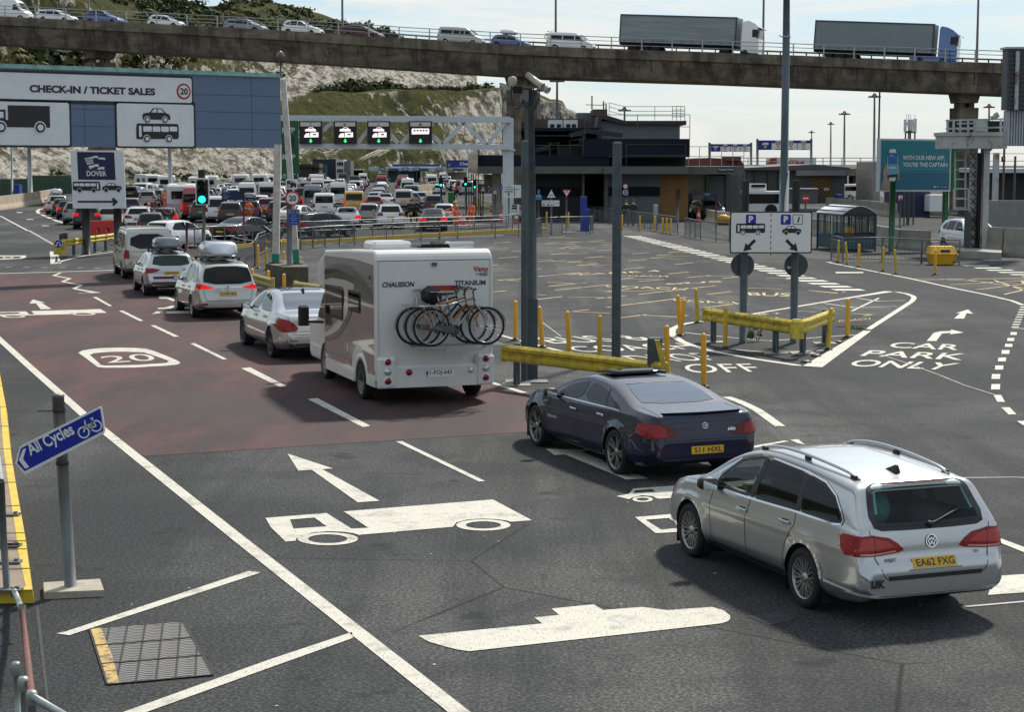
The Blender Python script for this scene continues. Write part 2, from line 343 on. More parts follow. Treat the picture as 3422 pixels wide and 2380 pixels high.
for cx,cy in((130,451),(800,428)):mb.flat(ell('c6',cx,cy,117,13),[ell('c6',cx,cy,80,8)])
quad(mb,'c6',[(315,289),(440,322),(395,319),(492,380),(390,383),(345,326),(280,328)])
struct(mb.build('lorry_lane_markings',M_WHITE))
mb=MB();mb.flat(gp('c7',[(88,415),(850,340),(800,303),(952,287),(905,248),(1165,222),(1222,257),(1460,238),(1620,258),(1890,238),(1960,258),(2000,290),(2004,308),(1990,325),(1950,338),(1870,348),(400,510),(330,500),(250,480),(150,450)]));struct(mb.build('ship_marking',M_WHITE))
mb=MB()
mb.flat(gp('c6',[(750,800),(790,780),(860,768),(960,757),(1150,752),(1300,755),(1400,762),(1480,785),(1600,832),(1700,875),(1728,892),(1722,905),(1690,915),(1600,925),(1300,942),(1000,945),(935,937),(880,895),(820,850)]),[gp('c6',[(862,822),(970,918),(1000,925),(1300,918),(1590,900),(1620,885),(1600,870),(1440,815),(1380,797),(1200,790),(1050,792),(900,805)])])
gtext(mb,'c6','20',(1030,900),(1515,872),(950,838),(1425,808),.0)
q=[(-330,762),(-200,752),(90,755),(250,752),(275,768),(280,785),(240,800),(0,815),(-300,822)]
mb.flat(gp('a5',[(-330,1205),(-200,1196),(0,1193),(280,1193),(275,1215),(230,1230),(0,1238),(-300,1242)]),[gp('a5',[(-250,1210),(-240,1232),(0,1229),(200,1223),(235,1203),(0,1203)])])
gtext(mb,'a5','20',(-120,1228),(160,1222),(-130,1211),(140,1206),.0)
struct(mb.build('speed_roundels',M_WHITE))
mb=MB();rline(mb,'c6',[(580,33),(515,60),(670,88),(600,118),(780,152),(710,185),(925,225),(755,231)],.14)
rline(mb,'c6',[(-700,60),(0,40),(560,24),(1085,8),(1300,2)],.26);struct(mb.build('stop_line',M_WHITE))
mb=MB()
quad(mb,'c6',[(1522,260),(1595,258),(1700,300),(1660,305),(1600,283),(1530,282)]);quad(mb,'c6',[(1512,372),(1590,365),(1640,350),(1680,352),(1640,375),(1512,381)])
mb.flat(gp('c6',[(1460,428),(1500,405),(1900,396),(1960,418)]),[gp('c6',[(1535,423),(1600,421),(1590,408),(1530,410)])])
quad(mb,'c1',[(315,765),(390,820),(480,815),(960,1010),(1000,1028),(1190,1020),(620,790),(700,775)])
mb.flat(gp('o',[(1382,1113),(1410,1108),(1420,1096),(1520,1089),(1640,1084),(1640,1108),(1476,1119),(1462,1113),(1440,1111),(1418,1116),(1410,1120)]),[gp('o',[(1425,1100),(1420,1106),(1470,1103),(1462,1097)])])
mb.flat(ell('o',1441,1120,23,6),[ell('o',1441,1120,14,3.4)])
mb.flat(gp('o',[(1424,1160),(1520,1152),(1640,1146),(1700,1185),(1470,1196)]),[gp('o',[(1447,1166),(1482,1188),(1530,1184),(1500,1162)])])
quad(mb,'c2',[(580,112),(580,98),(790,62),(820,66)]);quad(mb,'c2',[(828,57),(880,54),(920,88),(868,75)])
quad(mb,'c2',[(2112,662),(2400,770),(2400,805),(2112,690)]);quad(mb,'c2',[(2110,914),(2420,893),(2420,1008),(2070,1032)])
rline(mb,'b7',[(425,838),(500,864),(560,890),(620,920),(680,962),(725,995),(765,1023)],.18);quad(mb,'b7',[(500,935),(545,925),(570,930),(515,945)])
struct(mb.build('car_lane_markings',M_WHITE))
mb=MB()
rline(mb,'b7',[(548,326),(700,300),(850,275),(1150,224),(1450,176),(1500,180),(1560,191),(1600,206),(1606,220),(1590,240),(1318,415)],.17)
rline(mb,'b7',[(1312,424),(966,650),(870,640),(600,600),(380,560),(240,527),(150,492),(100,460),(82,435),(92,410),(140,387),(200,374),(280,364)],.2)
for l in([(1245,218),(1380,238),(1550,233)],[(1035,250),(1230,278),(1500,270)],[(165,435),(450,466),(700,487),(1235,449)],[(440,538),(700,560),(1055,545)],[(1110,400),(1325,390)],[(1215,300),(1385,218)]):rline(mb,'b7',l,.09)
struct(mb.build('traffic_island_outline',M_WHITE))
mb=MB();A0,A1=g('o',1876,652),g('o',1392,528);B0,B1=g('o',1942,652),g('o',1432,528);n=30
for i in range(n):
 t0=i/n;t1=(i+.52)/n;mb.flat([A0.lerp(A1,t0)+Vector((0,0,.008)),B0.lerp(B1,t0)+Vector((0,0,.008)),B0.lerp(B1,t1)+Vector((0,0,.008)),A0.lerp(A1,t1)+Vector((0,0,.008))])
struct(mb.build('zebra_strip',M_WHITE))
mb=MB()
for cx,cy,w,h in((2231,441,21,9),(2213,478,23,10),(2200,515,25,10),(2180,557,26,12),(2158,604,26,12),(2140,655,27,13),(2120,711,28,15),(2118,776,29,17)):quad(mb,'b7',[(cx-w+3,cy-h),(cx+w,cy-h),(cx+w-3,cy+h),(cx-w,cy+h)])
for q in([(2105,827),(2152,827),(2178,872),(2128,870)],[(2152,905),(2205,905),(2248,948),(2200,950)],[(2250,990),(2310,990),(2350,1020),(2292,1018)]):quad(mb,'b7',q)
rline(mb,'b7',[(1060,-10),(1100,0),(1340,48),(1580,95),(1850,155),(2050,195),(2220,235),(2290,262)],.15)
for i in range(9):
 t=i/8;x=2292-55*t;y=275+125*t;quad(mb,'b7',[(x-18,y-3),(x+22+6*t,y-3),(x+20+6*t,y+3),(x-22,y+3)])
rline(mb,'b7',[(2225,408),(2400,415)],.12)
for i in range(6):quad(mb,'b7',[(1900+75*i,12+14*i),(2060+75*i,11+14*i),(2090+75*i,17+14*i),(1930+75*i,18+14*i)])
quad(mb,'b7',[(1112,54),(1285,54),(1290,61),(1115,62)])
struct(mb.build('car_park_lane_dashes',M_WHITE))
mb=MB()
gtext(mb,'b7','CAR',(1440,529),(1880,546),(1478,495),(1908,511),.012);gtext(mb,'b7','PARK',(1265,581),(1905,608),(1328,546),(1945,568),.012);gtext(mb,'b7','ONLY',(1188,645),(1800,670),(1245,604),(1898,628),.012)
quad(mb,'b7',[(1685,488),(1745,488),(1782,440),(1840,437),(1828,447),(1917,435),(1835,415),(1840,425),(1765,428),(1728,438)]);quad(mb,'b7',[(1945,290),(1977,317),(1935,313),(1920,347),(1857,347),(1895,313),(1868,313)])
gtext(mb,'b6','BUS &',(640,634),(1570,600),(465,584),(1235,556),.0);gtext(mb,'b6','COACH',(860,708),(1910,676),(730,660),(1690,628),.0);gtext(mb,'b6','DROP',(1400,796),(2080,770),(1210,738),(1890,712),.0);gtext(mb,'b7','OFF',(190,690),(668,680),(148,634),(572,630),.0)
rline(mb,'b6',[(170,558),(470,640),(760,712)],.13)
struct(mb.build('road_lettering',M_WHITE))
mb=MB()
for l in([(545,455),(700,570)],[(1380,568),(1600,640),(1760,700),(1920,765),(2110,825)]):rline(mb,'b7' if l[0][0]>1000 else 'b6',l,.035)
rline(mb,'c2',[(1910,295),(2240,292),(2420,300)],.05);rline(mb,'c2',[(1930,1105),(2420,1062)],.05)
for i in range(46):
 x,y=rnd.uniform(-2,3),rnd.uniform(14,40);a=rnd.uniform(0,6.3);p=Vector((x+rnd.uniform(-4,4),y,.006));mb.flat([p+Vector((rnd.uniform(.01,.028)*math.cos(a+k),rnd.uniform(.01,.028)*math.sin(a+k),0))for k in(0,1.4,3,4.5)])
struct(mb.build('worn_ghost_lines',M_OLDW))
mb=MB()
for r in([(650,177),(900,152),(1355,105),(1775,70),(2100,42)],[(1090,325),(1340,293),(1560,266),(1950,214),(2230,180)],[(1000,250),(1360,214),(1590,188),(1810,162),(2130,128)],[(480,62),(1080,12)],[(1150,420),(1900,330),(2150,300)],[(700,45),(1200,-12)]):
 P=gp('b6',r)
 for a,b in zip(P,P[1:]):
  L=(b-a).length;k=max(1,int(L/4.2))
  for i in range(k):
   q0=a.lerp(b,i/k);q1=a.lerp(b,min(1,i/k+1.7/L));ribbon(mb,[q0,q1],.11)
for l in([(940,343),(800,360),(1115,375)],[(295,80),(165,92),(345,100)],[(920,115),(830,122),(580,110)],[(1360,390),(1690,405),(1785,392)],[(460,62),(540,60)],[(760,240),(940,238),(1130,243)],[(470,215),(570,220)]):rline(mb,'b6',l,.1)
for l in([(560,155),(780,160)],[(945,170),(1130,188),(1170,180)],[(480,330),(640,330)],[(840,300),(995,305)],[(1210,315),(1340,322),(1290,330)],[(1110,400),(1320,390)],[(280,80),(480,78)],[(680,90),(840,94),(800,102)]):rline(mb,'b7',l,.1)
for t,BL,BR,TL,TR in(('COACH',(1100,152),(1760,178),(1062,136),(1790,158)),('COACH',(1700,276),(2300,304),(1625,255),(2260,280)),('LANE 4',(860,50),(1560,18),(850,40),(1520,6)),('BUS',(1600,132),(2080,108),(1600,122),(2060,96)),('COACH',(1180,60),(1620,66),(1190,50),(1600,54))):gtext(mb,'b6',t,BL,BR,TL,TR,.01)
for t,BL,BR,TL,TR in(('BUS',(570,202),(820,208),(560,182),(840,188)),('LANE 2',(490,338),(770,316),(470,324),(750,308)),('COACH',(1130,370),(1330,352),(1130,358),(1330,342))):gtext(mb,'b7',t,BL,BR,TL,TR,.01)
A,B=g('b6',1090,325),g('b6',2230,180);dd=(B-A).normalized();nn=Vector((-dd.y,dd.x,0))*(1 if dd.x>0 else-1)
zl,zr=g('o',1876,652),g('o',1392,528)
for k in range(1,17):
 for j in range(-16,15):
  p=A+nn*(3.1*k+.4)+dd*(4.4*j+1.3*(k%3));zx=zl.x+(zr.x-zl.x)*(p.y-zl.y)/(zr.y-zl.y)
  if p.y>102 or p.x>zx-2.5 or p.x<-4-.03*(p.y-45):continue
  ribbon(mb,[p,p+dd*1.7],.12)
  if j%5==k%5:ribbon(mb,[p,p+dd*1.6-nn*1.2],.11)
for k in range(12):
 x=rnd.uniform(1130,1500);y=rnd.uniform(530,590);rline(mb,'o',[(x+35,y-3),(x,y),(x+70,y+2)],.1)
for i in range(5):
 t=i/4;rline(mb,'b7',[(1600+170*i,97+3*i),(2400,100+35*i)],.1);rline(mb,'b7',[(1660+170*i,105+30*i),(2500,85+12*i)],.1)
struct(mb.build('coach_bay_markings',M_YELP))
mb=MB();quad(mb,'c4',[(478,812),(560,795),(2120,278),(2222,290),(2200,300),(590,827)]);quad(mb,'c4',[(1030,1490),(2296,1035),(3000,800),(3010,850),(2296,1105),(1200,1500)])
quad(mb,'a5',[(178,730),(235,730),(240,737),(178,737)]);quad(mb,'a5',[(285,805),(355,805),(358,811),(285,811)]);quad(mb,'a5',[(445,873),(520,873),(528,879),(448,879)])
rline(mb,'a5',[(0,770),(150,850),(300,930)],.16)
for i in range(16):
 t=i/16;x=300+290*t;y=930+165*t;quad(mb,'a5',[(x,y),(x+26,y-2),(x+40,y+5),(x+12,y+7)])
for l in([(470,690),(420,700),(398,720),(410,740),(500,780),(600,822),(715,856)],[(430,748),(520,735)],[(560,1285),(570,1150),(605,1150)],[(575,1283),(690,1245),(900,1195),(1170,1160),(1260,1148)]):rline(mb,'a5',l,.16 if l[0][0]!=470 else .3)
for k in range(6):rline(mb,'a5',[(60+190*k,1318+2*k),(130+190*k,1315+2*k)],.14)
rline(mb,'a5',[(560,1150),(600,1150),(640,1280)],.1)
struct(mb.build('approach_markings',M_WHITE))
M_TAR=mat('tarmac_patch',(.030,.030,.032),.8,var=.3,vscale=5,bump=.5,bscale=60)
mb=MB();mb.flat(gp('c2',[(560,1165),(740,1135),(880,1180),(700,1225)],.005));mb.flat(gp('c4',[(300,580),(330,580),(420,1400),(395,1400)],.005));struct(mb.build('tarmac_patch',M_TAR))
M_YK=mat('yellow_kerb_paint',(.60,.41,.035),.6,var=.22,vscale=4,bump=.2,bscale=25);M_PAV=mat('pavement_concrete',(.23,.175,.125),.85,var=.25,vscale=2.5,bump=.3,bscale=30);M_CONC=mat('concrete',(.30,.285,.25),.85,var=.25,vscale=1.5,bump=.3,bscale=20)
M_YKT=mat('sunlit_yellow_kerb_top',(.62,.44,.10),.7,var=.2,vscale=5)
K=[g('c4',300,550),g('c4',245,190),g('c3',215,1400),g('c3',140,980),g('c3',95,700),g('c3',60,350),g('c3',0,30),g('c6',-60,880)]
K[0]=g('c4',296,552)
mb=MB();inner=[p+Vector((-.13,.03,0))for p in K];inner[0]=K[0]+Vector((-.13,.16,0));out_=[p+Vector((-9,0,0))for p in K]
v=[Vector((p.x,p.y,0))for p in K]+[Vector((p.x-.02,p.y,.13))for p in K]+[Vector((p.x,p.y,.13))for p in inner];n=len(K)
mb.m=0;mb.add(v,[(i,i+1,n+i+1,n+i)[::-1]for i in range(n-1)]);mb.m=0;mb.add(v,[(n+i,n+i+1,2*n+i+1,2*n+i)[::-1]for i in range(n-1)])
e=K[0];mb.add([(e.x,e.y,0),(e.x-9,e.y-.55,0),(e.x-9,e.y-.55,.13),(e.x-.02,e.y,.13),(e.x-.13,e.y+.16,.13),(e.x-9,e.y-.39,.13)],[(0,3,2,1),(3,4,5,2)])
struct(mb.build('yellow_kerb',[M_YK]))
mb=MB();mb.add([Vector((p.x,p.y,.126))for p in inner]+[Vector((p.x-9,p.y-.5,.126))for p in inner],[(i,i+1,n+i+1,n+i)[::-1]for i in range(n-1)])
struct(mb.build('footway',M_PAV))
M_JOINT=mat('joint_dark',(.03,.025,.02),.9);mb=MB()
for i in range(14):
 t=i*(n-1)/14.0;k=int(t);a=K[k].lerp(K[k+1],t-k)+Vector((-.005,0,.134));ribbon(mb,[a,a+Vector((-3,-.12,0))],.03,.134)
struct(mb.build('slab_joints',M_JOINT))
# ================================================================ CLIFFS
def lerp_tab(t,x):
 if x<=t[0][0]:return t[0][1]
 for(a,b),(c,d)in zip(t,t[1:]):
  if x<=c:return b+(d-b)*(x-a)/(c-a)
 return t[-1][1]
def chalk():
 s=NT('chalk_cliff');at_=s.t.nodes.new('ShaderNodeVertexColor');at_.layer_name='veg'
 veg=s.t.nodes.new('ShaderNodeSeparateColor');s.t.links.new(at_.outputs[0],veg.inputs[0]);vg=veg.outputs[0]
 v1=s.map((1,.5,.26),rot=(0,math.radians(-34),0));st=s.noise(.30,v1,detail=9,rough=.72,dist=.6);st2=s.noise(.05,s.co,detail=6);cr=s.noise(.45,s.map((1,.6,.30),rot=(0,math.radians(-18),0)),detail=8,rough=.75);sp=s.noise(1.6,detail=4,rough=.7)
 chk=s.mix(s.ramp(cr,.43,.53),(.10,.088,.072),(.74,.69,.61));f2=s.noise(.8,s.map((1,.6,.38),rot=(0,math.radians(-24),0)),detail=7,rough=.8,dist=.8);chk=s.mix(s.ramp(f2,.49,.42,0,.9),chk,(.075,.062,.048));chk=s.mix(s.ramp(sp,.35,.7,0,.5),chk,(.30,.27,.22));chk=s.mix(s.ramp(s.noise(.11,detail=5),.5,.7,0,.5),chk,(.36,.30,.21))
 gr=s.mix(s.ramp(s.noise(.5,detail=8,rough=.75),.35,.68),(.030,.036,.008),(.125,.118,.028));gr=s.mix(s.ramp(s.noise(.13,detail=7,rough=.7),.52,.66),gr,(.016,.024,.008))
 f=s.math('ADD',s.math('MULTIPLY',st,1.0),s.math('MULTIPLY',st2,.45));f=s.math('ADD',f,s.math('MULTIPLY',vg,.55))
 c=s.mix(s.ramp(f,.80,.86),chk,gr);s.set('Base Color',c);s.set('Roughness',.95);s.set('Specular IOR Level',.1)
 s.bump(s.math('ADD',cr,s.math('MULTIPLY',sp,.5)),1.0,2.2);return s.m
M_CHALK=chalk()
def cliff(name,xs,prof,disp=2.2,end_cap=True,vegf=None):
 """xs: photo columns; prof(x): list of (image y, distance, vegetation, subdivisions)"""
 cols=[];vegs=[];P0=None
 for x in xs:
  pr=prof(x);col=[];vg=[]
  for(y0,Y0,v0,n),(y1,Y1,v1,_)in zip(pr,pr[1:]):
   for i in range(n):
    t=i/n;p=at('o',x,y0+(y1-y0)*t,1.0);Y=Y0+(Y1-Y0)*t
    p=at('o',x,y0+(y1-y0)*t,Y);col.append(p);vg.append(v0+(v1-v0)*t)
  col.append(at('o',x,pr[-1][0],pr[-1][1]));vg.append(pr[-1][2])
  for i,p in enumerate(col):
   q=Vector((p.x*.035,p.y*.02,p.z*.03));k=min(1,i/3)
   d=noise.fractal(q,1.0,2.0,5)*disp*1.4+abs(noise.noise(Vector((p.x*.12+p.z*.05,0,p.z*.02))))*disp*1.2
   p.y-=d*k;p.z+=noise.noise(q*3.1)*disp*.35*k
  cols.append(col);vegs.append(vg)
 if end_cap:
  for dy,dx_ in((6,.6),(14,.2),(40,-2),(90,-6)):cols.append([p+Vector((dx_,dy,-.0*dy))for p in cols[len(xs)-1]]);vegs.append(vegs[len(xs)-1])
 m=len(cols[0]);mb=MB();mb.add([p for c in cols for p in c],[(i*m+j,(i+1)*m+j,(i+1)*m+j+1,i*m+j+1)for i in range(len(cols)-1)for j in range(m-1)])
 o=mb.build(name,M_CHALK,smooth=False);ca=o.data.color_attributes.new('veg','FLOAT_COLOR','POINT')
 for i,v in enumerate(v for c in vegs for v in c):ca.data[i].color=(v,v,v,1)
 return struct(o)
BASEY=[(-300,430),(0,421),(600,408),(1130,402)];BASED=[(-300,270),(0,310),(600,390),(1130,470)]
LEDGE=[(-300,268),(300,262),(600,250),(650,232),(720,207),(1130,203)]
UTOP=[(-300,-170),(0,-70),(180,-20),(260,22),(330,60),(480,92),(700,122),(1066,132)]
CREST=[(-300,-420),(0,-260),(330,-40),(400,-6),(423,0),(467,14),(497,13),(540,1),(584,1),(630,9),(671,17),(735,38),(785,56),(832,63),(855,70),(896,80),(960,104),(1066,122)]
def lowp(x):
 D_=lerp_tab(BASED,x);b=lerp_tab(BASEY,x);l=lerp_tab(LEDGE,x);vl=lerp_tab([(-300,-.25),(560,-.30),(640,.05),(700,.33),(900,.30),(1000,.14),(1130,-.04)],x);vm=lerp_tab([(-300,.2),(0,.52),(400,.48),(640,.42),(950,.32),(1050,.08),(1130,-.02)],x)
 return[(b,D_,vl,10),(b+(l-b)*.3,D_+9,vl,26),(b+(l-b)*.8,D_+30,vm,10),(l,D_+38,max(vm,.35),4),(l-3,D_+58,.75,0)]
def upp(x):
 D_=lerp_tab(BASED,x)+58;l=lerp_tab(LEDGE,x)-2.5;u=lerp_tab(UTOP,x);c=lerp_tab(CREST,x);vl=lerp_tab([(-300,.1),(0,.32),(180,.3),(260,.05),(380,.22),(520,.18),(640,.04),(800,-.04),(1066,-.14)],x)
 return[(l+5,D_-3,.8,2),(l,D_,.5,4),(l+(u-l)*.15,D_+6,vl,24),(u+(l-u)*.08,D_+28,vl,6),(u,D_+36,.8,10),((u*2+c)/3,D_+80,1,12),(c,D_+170,1,3),(c+30,D_+260,1,0)]
cliff('cliff',[-300+5*i for i in range(285)],lowp,3.0)
cliff('upper_cliff',[-300+5.5*i for i in range(249)],upp,2.6)
def farp(x):
 t=lerp_tab([(1120,190),(1205,212),(1235,225),(1262,231),(1270,243),(1290,254),(1300,264),(1330,275)],x)
 return[(378,800,-.3,14),(t+3,820,-.2,3),(t,830,.7,2),(t-1,900,.7,0)]
cliff('far_cliff',[1120+4*i for i in range(54)],farp,5.0)
def leaf_mat(name,a,b):
 s=NT(name);n=s.noise(.6,detail=4);s.set('Base Color',s.mix(s.ramp(n,.35,.65),a,b));s.set('Roughness',.8);s.set('Specular IOR Level',.2);return s.m
M_SCRUB=leaf_mat('scrub_leaves',(.018,.030,.010),(.050,.062,.018));M_SCRUB2=leaf_mat('gorse_leaves',(.05,.055,.014),(.12,.10,.022))
def clump(mb,c,r,n,h=.8,leaf=.35):
 for _ in range(n):
  a=rnd.uniform(0,2*PI);e=math.asin(rnd.uniform(-.15,1));k=r*(rnd.uniform(.55,1.0))*(1+.3*math.sin(3*a+c.x));d=Vector((math.cos(a)*math.cos(e),math.sin(a)*math.cos(e),math.sin(e)*h))
  p=c+d*k;u=Vector((rnd.gauss(0,1),rnd.gauss(0,1),rnd.gauss(0,.6))).normalized();v=d.cross(u).normalized();u=(u-d*u.dot(d)*.6).normalized();l=leaf*r*rnd.uniform(.5,1.1)
  mb.add([p-u*l,p+v*l*.6,p+u*l,p-v*l*.6],[(0,1,2,3)])
mb=MB();mb2=MB()
for i in range(80):
 x=rnd.uniform(720,1100);D_=lerp_tab(BASED,x)+52;k=rnd.random();yb=lerp_tab(LEDGE,x)-2.5;r=rnd.uniform(1.1,2.4)*(1.5 if 770<x<900 else 1)
 if 905<x<1020:r*=.7
 clump(mb,at('o',x,yb+rnd.uniform(-1,.5),D_),r,46,.9)
for i in range(360):
 x=rnd.uniform(250,900);c=lerp_tab(CREST,x);u=lerp_tab(UTOP,x);t=rnd.random()**.8;D_=lerp_tab(BASED,x)+58+36+134*t
 tt=(t*134)/134;y=((u*2+c)/3+(c-(u*2+c)/3)*max(0,(tt-.33)/.67))if tt>.33 else u+((u*2+c)/3-u)*tt/.33
 clump(mb2 if rnd.random()<.22 else mb,at('o',x,y+.8,D_-1),rnd.uniform(1.5,4.2),30,.6,.3)
for i in range(70):
 x=rnd.choice((rnd.uniform(-20,190),rnd.uniform(210,380),rnd.uniform(0,640)));y=rnd.uniform(118,178);l=lerp_tab(LEDGE,x);D_=lerp_tab(BASED,x)+58+8
 clump(mb2 if rnd.random()<.35 else mb,at('o',x,y,D_+(230-y)*.08),rnd.uniform(1.5,4.0)*(1.4 if x<240 else .8),40,.8,.3)
for i in range(60):
 x=rnd.uniform(100,520);clump(mb,at('o',x,rnd.uniform(385,410),lerp_tab(BASED,x)+2),rnd.uniform(.5,1.3),24,.8)
o=mb.build('scrub',M_SCRUB);o['kind']='stuff';o=mb2.build('gorse',M_SCRUB2);o['kind']='stuff'
# ================================================================ VIADUCT
M_BRIDGE=(lambda s:(s.set('Base Color',s.mix(s.ramp(s.noise(.5,s.map((.5,.5,1.6)),detail=8,rough=.75),.3,.75),(.085,.068,.048),(.24,.195,.14))),s.set('Roughness',.9),s.bump(s.noise(1.5,detail=6),.3,.1),s.set('Base Color',s.mix(s.ramp(s.noise(.7,s.map((1,1,.1)),detail=6,rough=.7),.46,.60,0,.75),s.mix(s.ramp(s.noise(.5,s.map((.5,.5,1.6)),detail=8,rough=.75),.38,.62),(.09,.072,.05),(.25,.20,.145)),(.045,.036,.026))),s.m)[-1])(NT('weathered_bridge_concrete'))
M_SEAM=mat('bridge_seam',(.035,.028,.02),.9);M_GALV=mat('galvanised_steel',(.36,.38,.38),.45,metal=.6,var=.15,vscale=6);M_DARKRAIL=mat('dark_rail',(.05,.055,.06),.6)
def vY(x):return 208-36*(x+60)/2360
VT=[(-400,16),(-60,33),(0,36),(335,52),(671,70),(920,87),(1167,101),(1360,109),(1560,116),(1860,128),(2150,139),(2400,148)];VB=[(-400,78),(-60,95),(0,99),(671,139),(1167,172),(1560,184),(2150,208),(2400,218)]
vx=[-400+40*i for i in range(71)]
def deck(x,off=0.0,up=0.0):
 p=at('o',x,lerp_tab(VT,x),vY(x));q=at('o',x+10,lerp_tab(VT,x+10),vY(x+10));t=(q-p).normalized();n=Vector((-t.y,t.x,0)).normalized()
 return p+n*off+Vector((0,0,up)),t
PRO=[(9.2,.9),(9.2,1),(8.9,1.0),(8.9,.9),(.35,.9),(.35,1),(0,1),(0,.70),(.30,.66),(.75,.30),(1.1,.02),(1.5,0),(8,0),(8.8,.66),(9.2,.7)]
mb=MB();k=len(PRO);v=[]
for x in vx:
 p,t=deck(x);b=at('o',x,lerp_tab(VB,x),vY(x));h=p.z-b.z
 for a,e in PRO:
  q,_=deck(x,a);v.append(Vector((q.x,q.y,b.z+h*e)))
mb.add(v,[(i*k+j,(i+1)*k+j,(i+1)*k+(j+1)%k,i*k+(j+1)%k)[::-1]for i in range(len(vx)-1)for j in range(k)])
mb.m=1;i=0;x=-60
while x<2330:
 p,t=deck(x);b=at('o',x,lerp_tab(VB,x),vY(x));h=p.z-b.z;q,_=deck(x,.27);r,_=deck(x,.72);s2=t*.035
 mb.add([Vector((q.x,q.y,b.z+h*.655))-s2,Vector((q.x,q.y,b.z+h*.655))+s2,Vector((r.x,r.y,b.z+h*.30))+s2,Vector((r.x,r.y,b.z+h*.30))-s2],[(3,2,1,0)]);x+=66
V_T=thing('viaduct','long grey concrete viaduct crossing the whole view above the port','viaduct',deck(1100)[0]-Vector((0,0,16)))
mb.build('deck',[M_BRIDGE,M_SEAM],V_T,world=True)
def pier(x,wpx,ybase,rot,dep,cap=True):
 b=at('o',x,lerp_tab(VB,x),vY(x));c,_=deck(x,4.2);w=wpx*vY(x)/4100;mb=MB();z1=b.z-1.3;ca,sa=math.cos(rot),math.sin(rot)
 def R(px,py,z):return(c.x+px*ca-py*sa,c.y+px*sa+py*ca,z)
 def ring(hw,hd,z):return[R(-hw,-hd,z),R(hw,-hd,z),R(hw,hd,z),R(-hw,hd,z)]
 mb.hexa(ring(w*.42,dep*.42,0)+ring(w*.5,dep*.5,z1));mb.hexa(ring(w*.47,dep*.47,b.z-.85)+ring(w*.55,dep*.55,b.z-.003))
 for q in(-.25,.25):mb.hexa(ring(.0,.0,0)if False else[R(w*q-.25,-dep*.3,z1),R(w*q+.25,-dep*.3,z1),R(w*q+.25,dep*.3,z1),R(w*q-.25,dep*.3,z1),R(w*q-.25,-dep*.3,b.z-.85),R(w*q+.25,-dep*.3,b.z-.85),R(w*q+.25,dep*.3,b.z-.85),R(w*q-.25,dep*.3,b.z-.85)])
 mb.build('pier',M_BRIDGE,V_T,world=True)
pier(1142,52,464,math.radians(-24),2.8);pier(2150,45,475,math.radians(8),2.6);pier(180,62,460,math.radians(20),3.2)
mb=MB()
for z,r in((.42,.035),(.80,.035),(1.18,.045)):mb.tube([deck(x,.15,z)[0]for x in vx],r,5,smooth if False else True)
R_T=thing('parapet_railing','pale steel parapet railing along the near edge of the viaduct','railing',deck(1100)[0]);mb.build('rail',M_GALV,R_T,world=True)
x=-330;first=None
while x<2340:
 p,t=deck(x,.15)
 if first is None:
  mb=MB();mb.box((0,0,.6),(.11,.16,1.2));mb.box((0,.0,.03),(.3,.3,.06));first=mb.build('post',M_GALV,R_T);first.location=p-R_T.location;o=first
 else:o=linkcopy(first,R_T);o.location=p-R_T.location
 x+=68
mb=MB()
for z in(.35,.75):mb.tube([deck(x,8.2,z)[0]for x in vx],.09,5)
for x in range(-390,2390,30):p,t=deck(x,8.3);mb.box((p.x,p.y,p.z+.25),(.12,.1,1.2))
tag(mb.build('crash_barrier',M_DARKRAIL),'dark crash barrier along the far edge of the viaduct deck','barrier')
M_COL=mat('brown_steel_column',(.13,.10,.09),.5,metal=.3)
for x,lab in((314*.43554/1.49042+900/1.49042,'thin lamp column on the viaduct behind the dark red car'),(1188,'thin lamp column on the viaduct in front of the white van with bikes'),(1667,'thin lamp column on the viaduct behind the white lorry cab'),(2161,'thin lamp column on the viaduct ahead of the blue lorry cab'),(110,'thin lamp column on the viaduct between the first two cars')):
 p,t=deck(x,8.9,-.4);mb=MB();mb.tube([p,p+Vector((0,0,13))],.14,8,r2=.07);mb.tube([p+Vector((0,0,12.9)),p+Vector((0,-1.6,13.1))],.05,6);mb.box((p.x,p.y-1.8,p.z+13.1),(.25,.6,.12));tag(mb.build('lamp_column',M_COL),lab,'lamp column','lamp columns on the viaduct')
 # ================================================================ the hillside and houses beside and behind the viewpoint (seen in the cars' paint and glass)
M_HILL=(lambda s:(s.set('Base Color',s.mix(s.ramp(s.noise(.08,detail=8,rough=.7),.4,.6),(.018,.026,.010),(.07,.065,.03))),s.set('Roughness',1.0),s.m)[-1])(NT('wooded_hillside'))
mb=MB();V=[];pth=[(-74,150),(-72,110),(-66,60),(-62,20),(-60,-20),(-50,-55),(-20,-80),(20,-92),(60,-95)];nj=7
for i,(x,y)in enumerate(pth):
 a=pth[max(0,i-1)];b=pth[min(len(pth)-1,i+1)];t=Vector((b[0]-a[0],b[1]-a[1],0)).normalized();n_=Vector((t.y,-t.x,0))*(1 if i<99 else 1)
 if n_.x>0 and i<6:n_=-n_
 if i>=6:n_=Vector((0,-1,0))
 for j in range(nj):f=j/(nj-1);V.append(Vector((x,y,0))+n_*45*f+Vector((0,0,(26 if i<6 else 12)*math.sin(f*PI/2)+4*noise.noise(Vector((i,j,0))*1.7))))
mb.add(V,[(i*nj+j,(i+1)*nj+j,(i+1)*nj+j+1,i*nj+j+1)for i in range(len(pth)-1)for j in range(nj-1)]);struct(mb.build('hillside',M_HILL,smooth=True))
M_RENDER=mat('white_rendered_wall',(.55,.53,.48),.8,var=.1);M_SLATE=mat('slate_roof',(.05,.05,.055),.7)
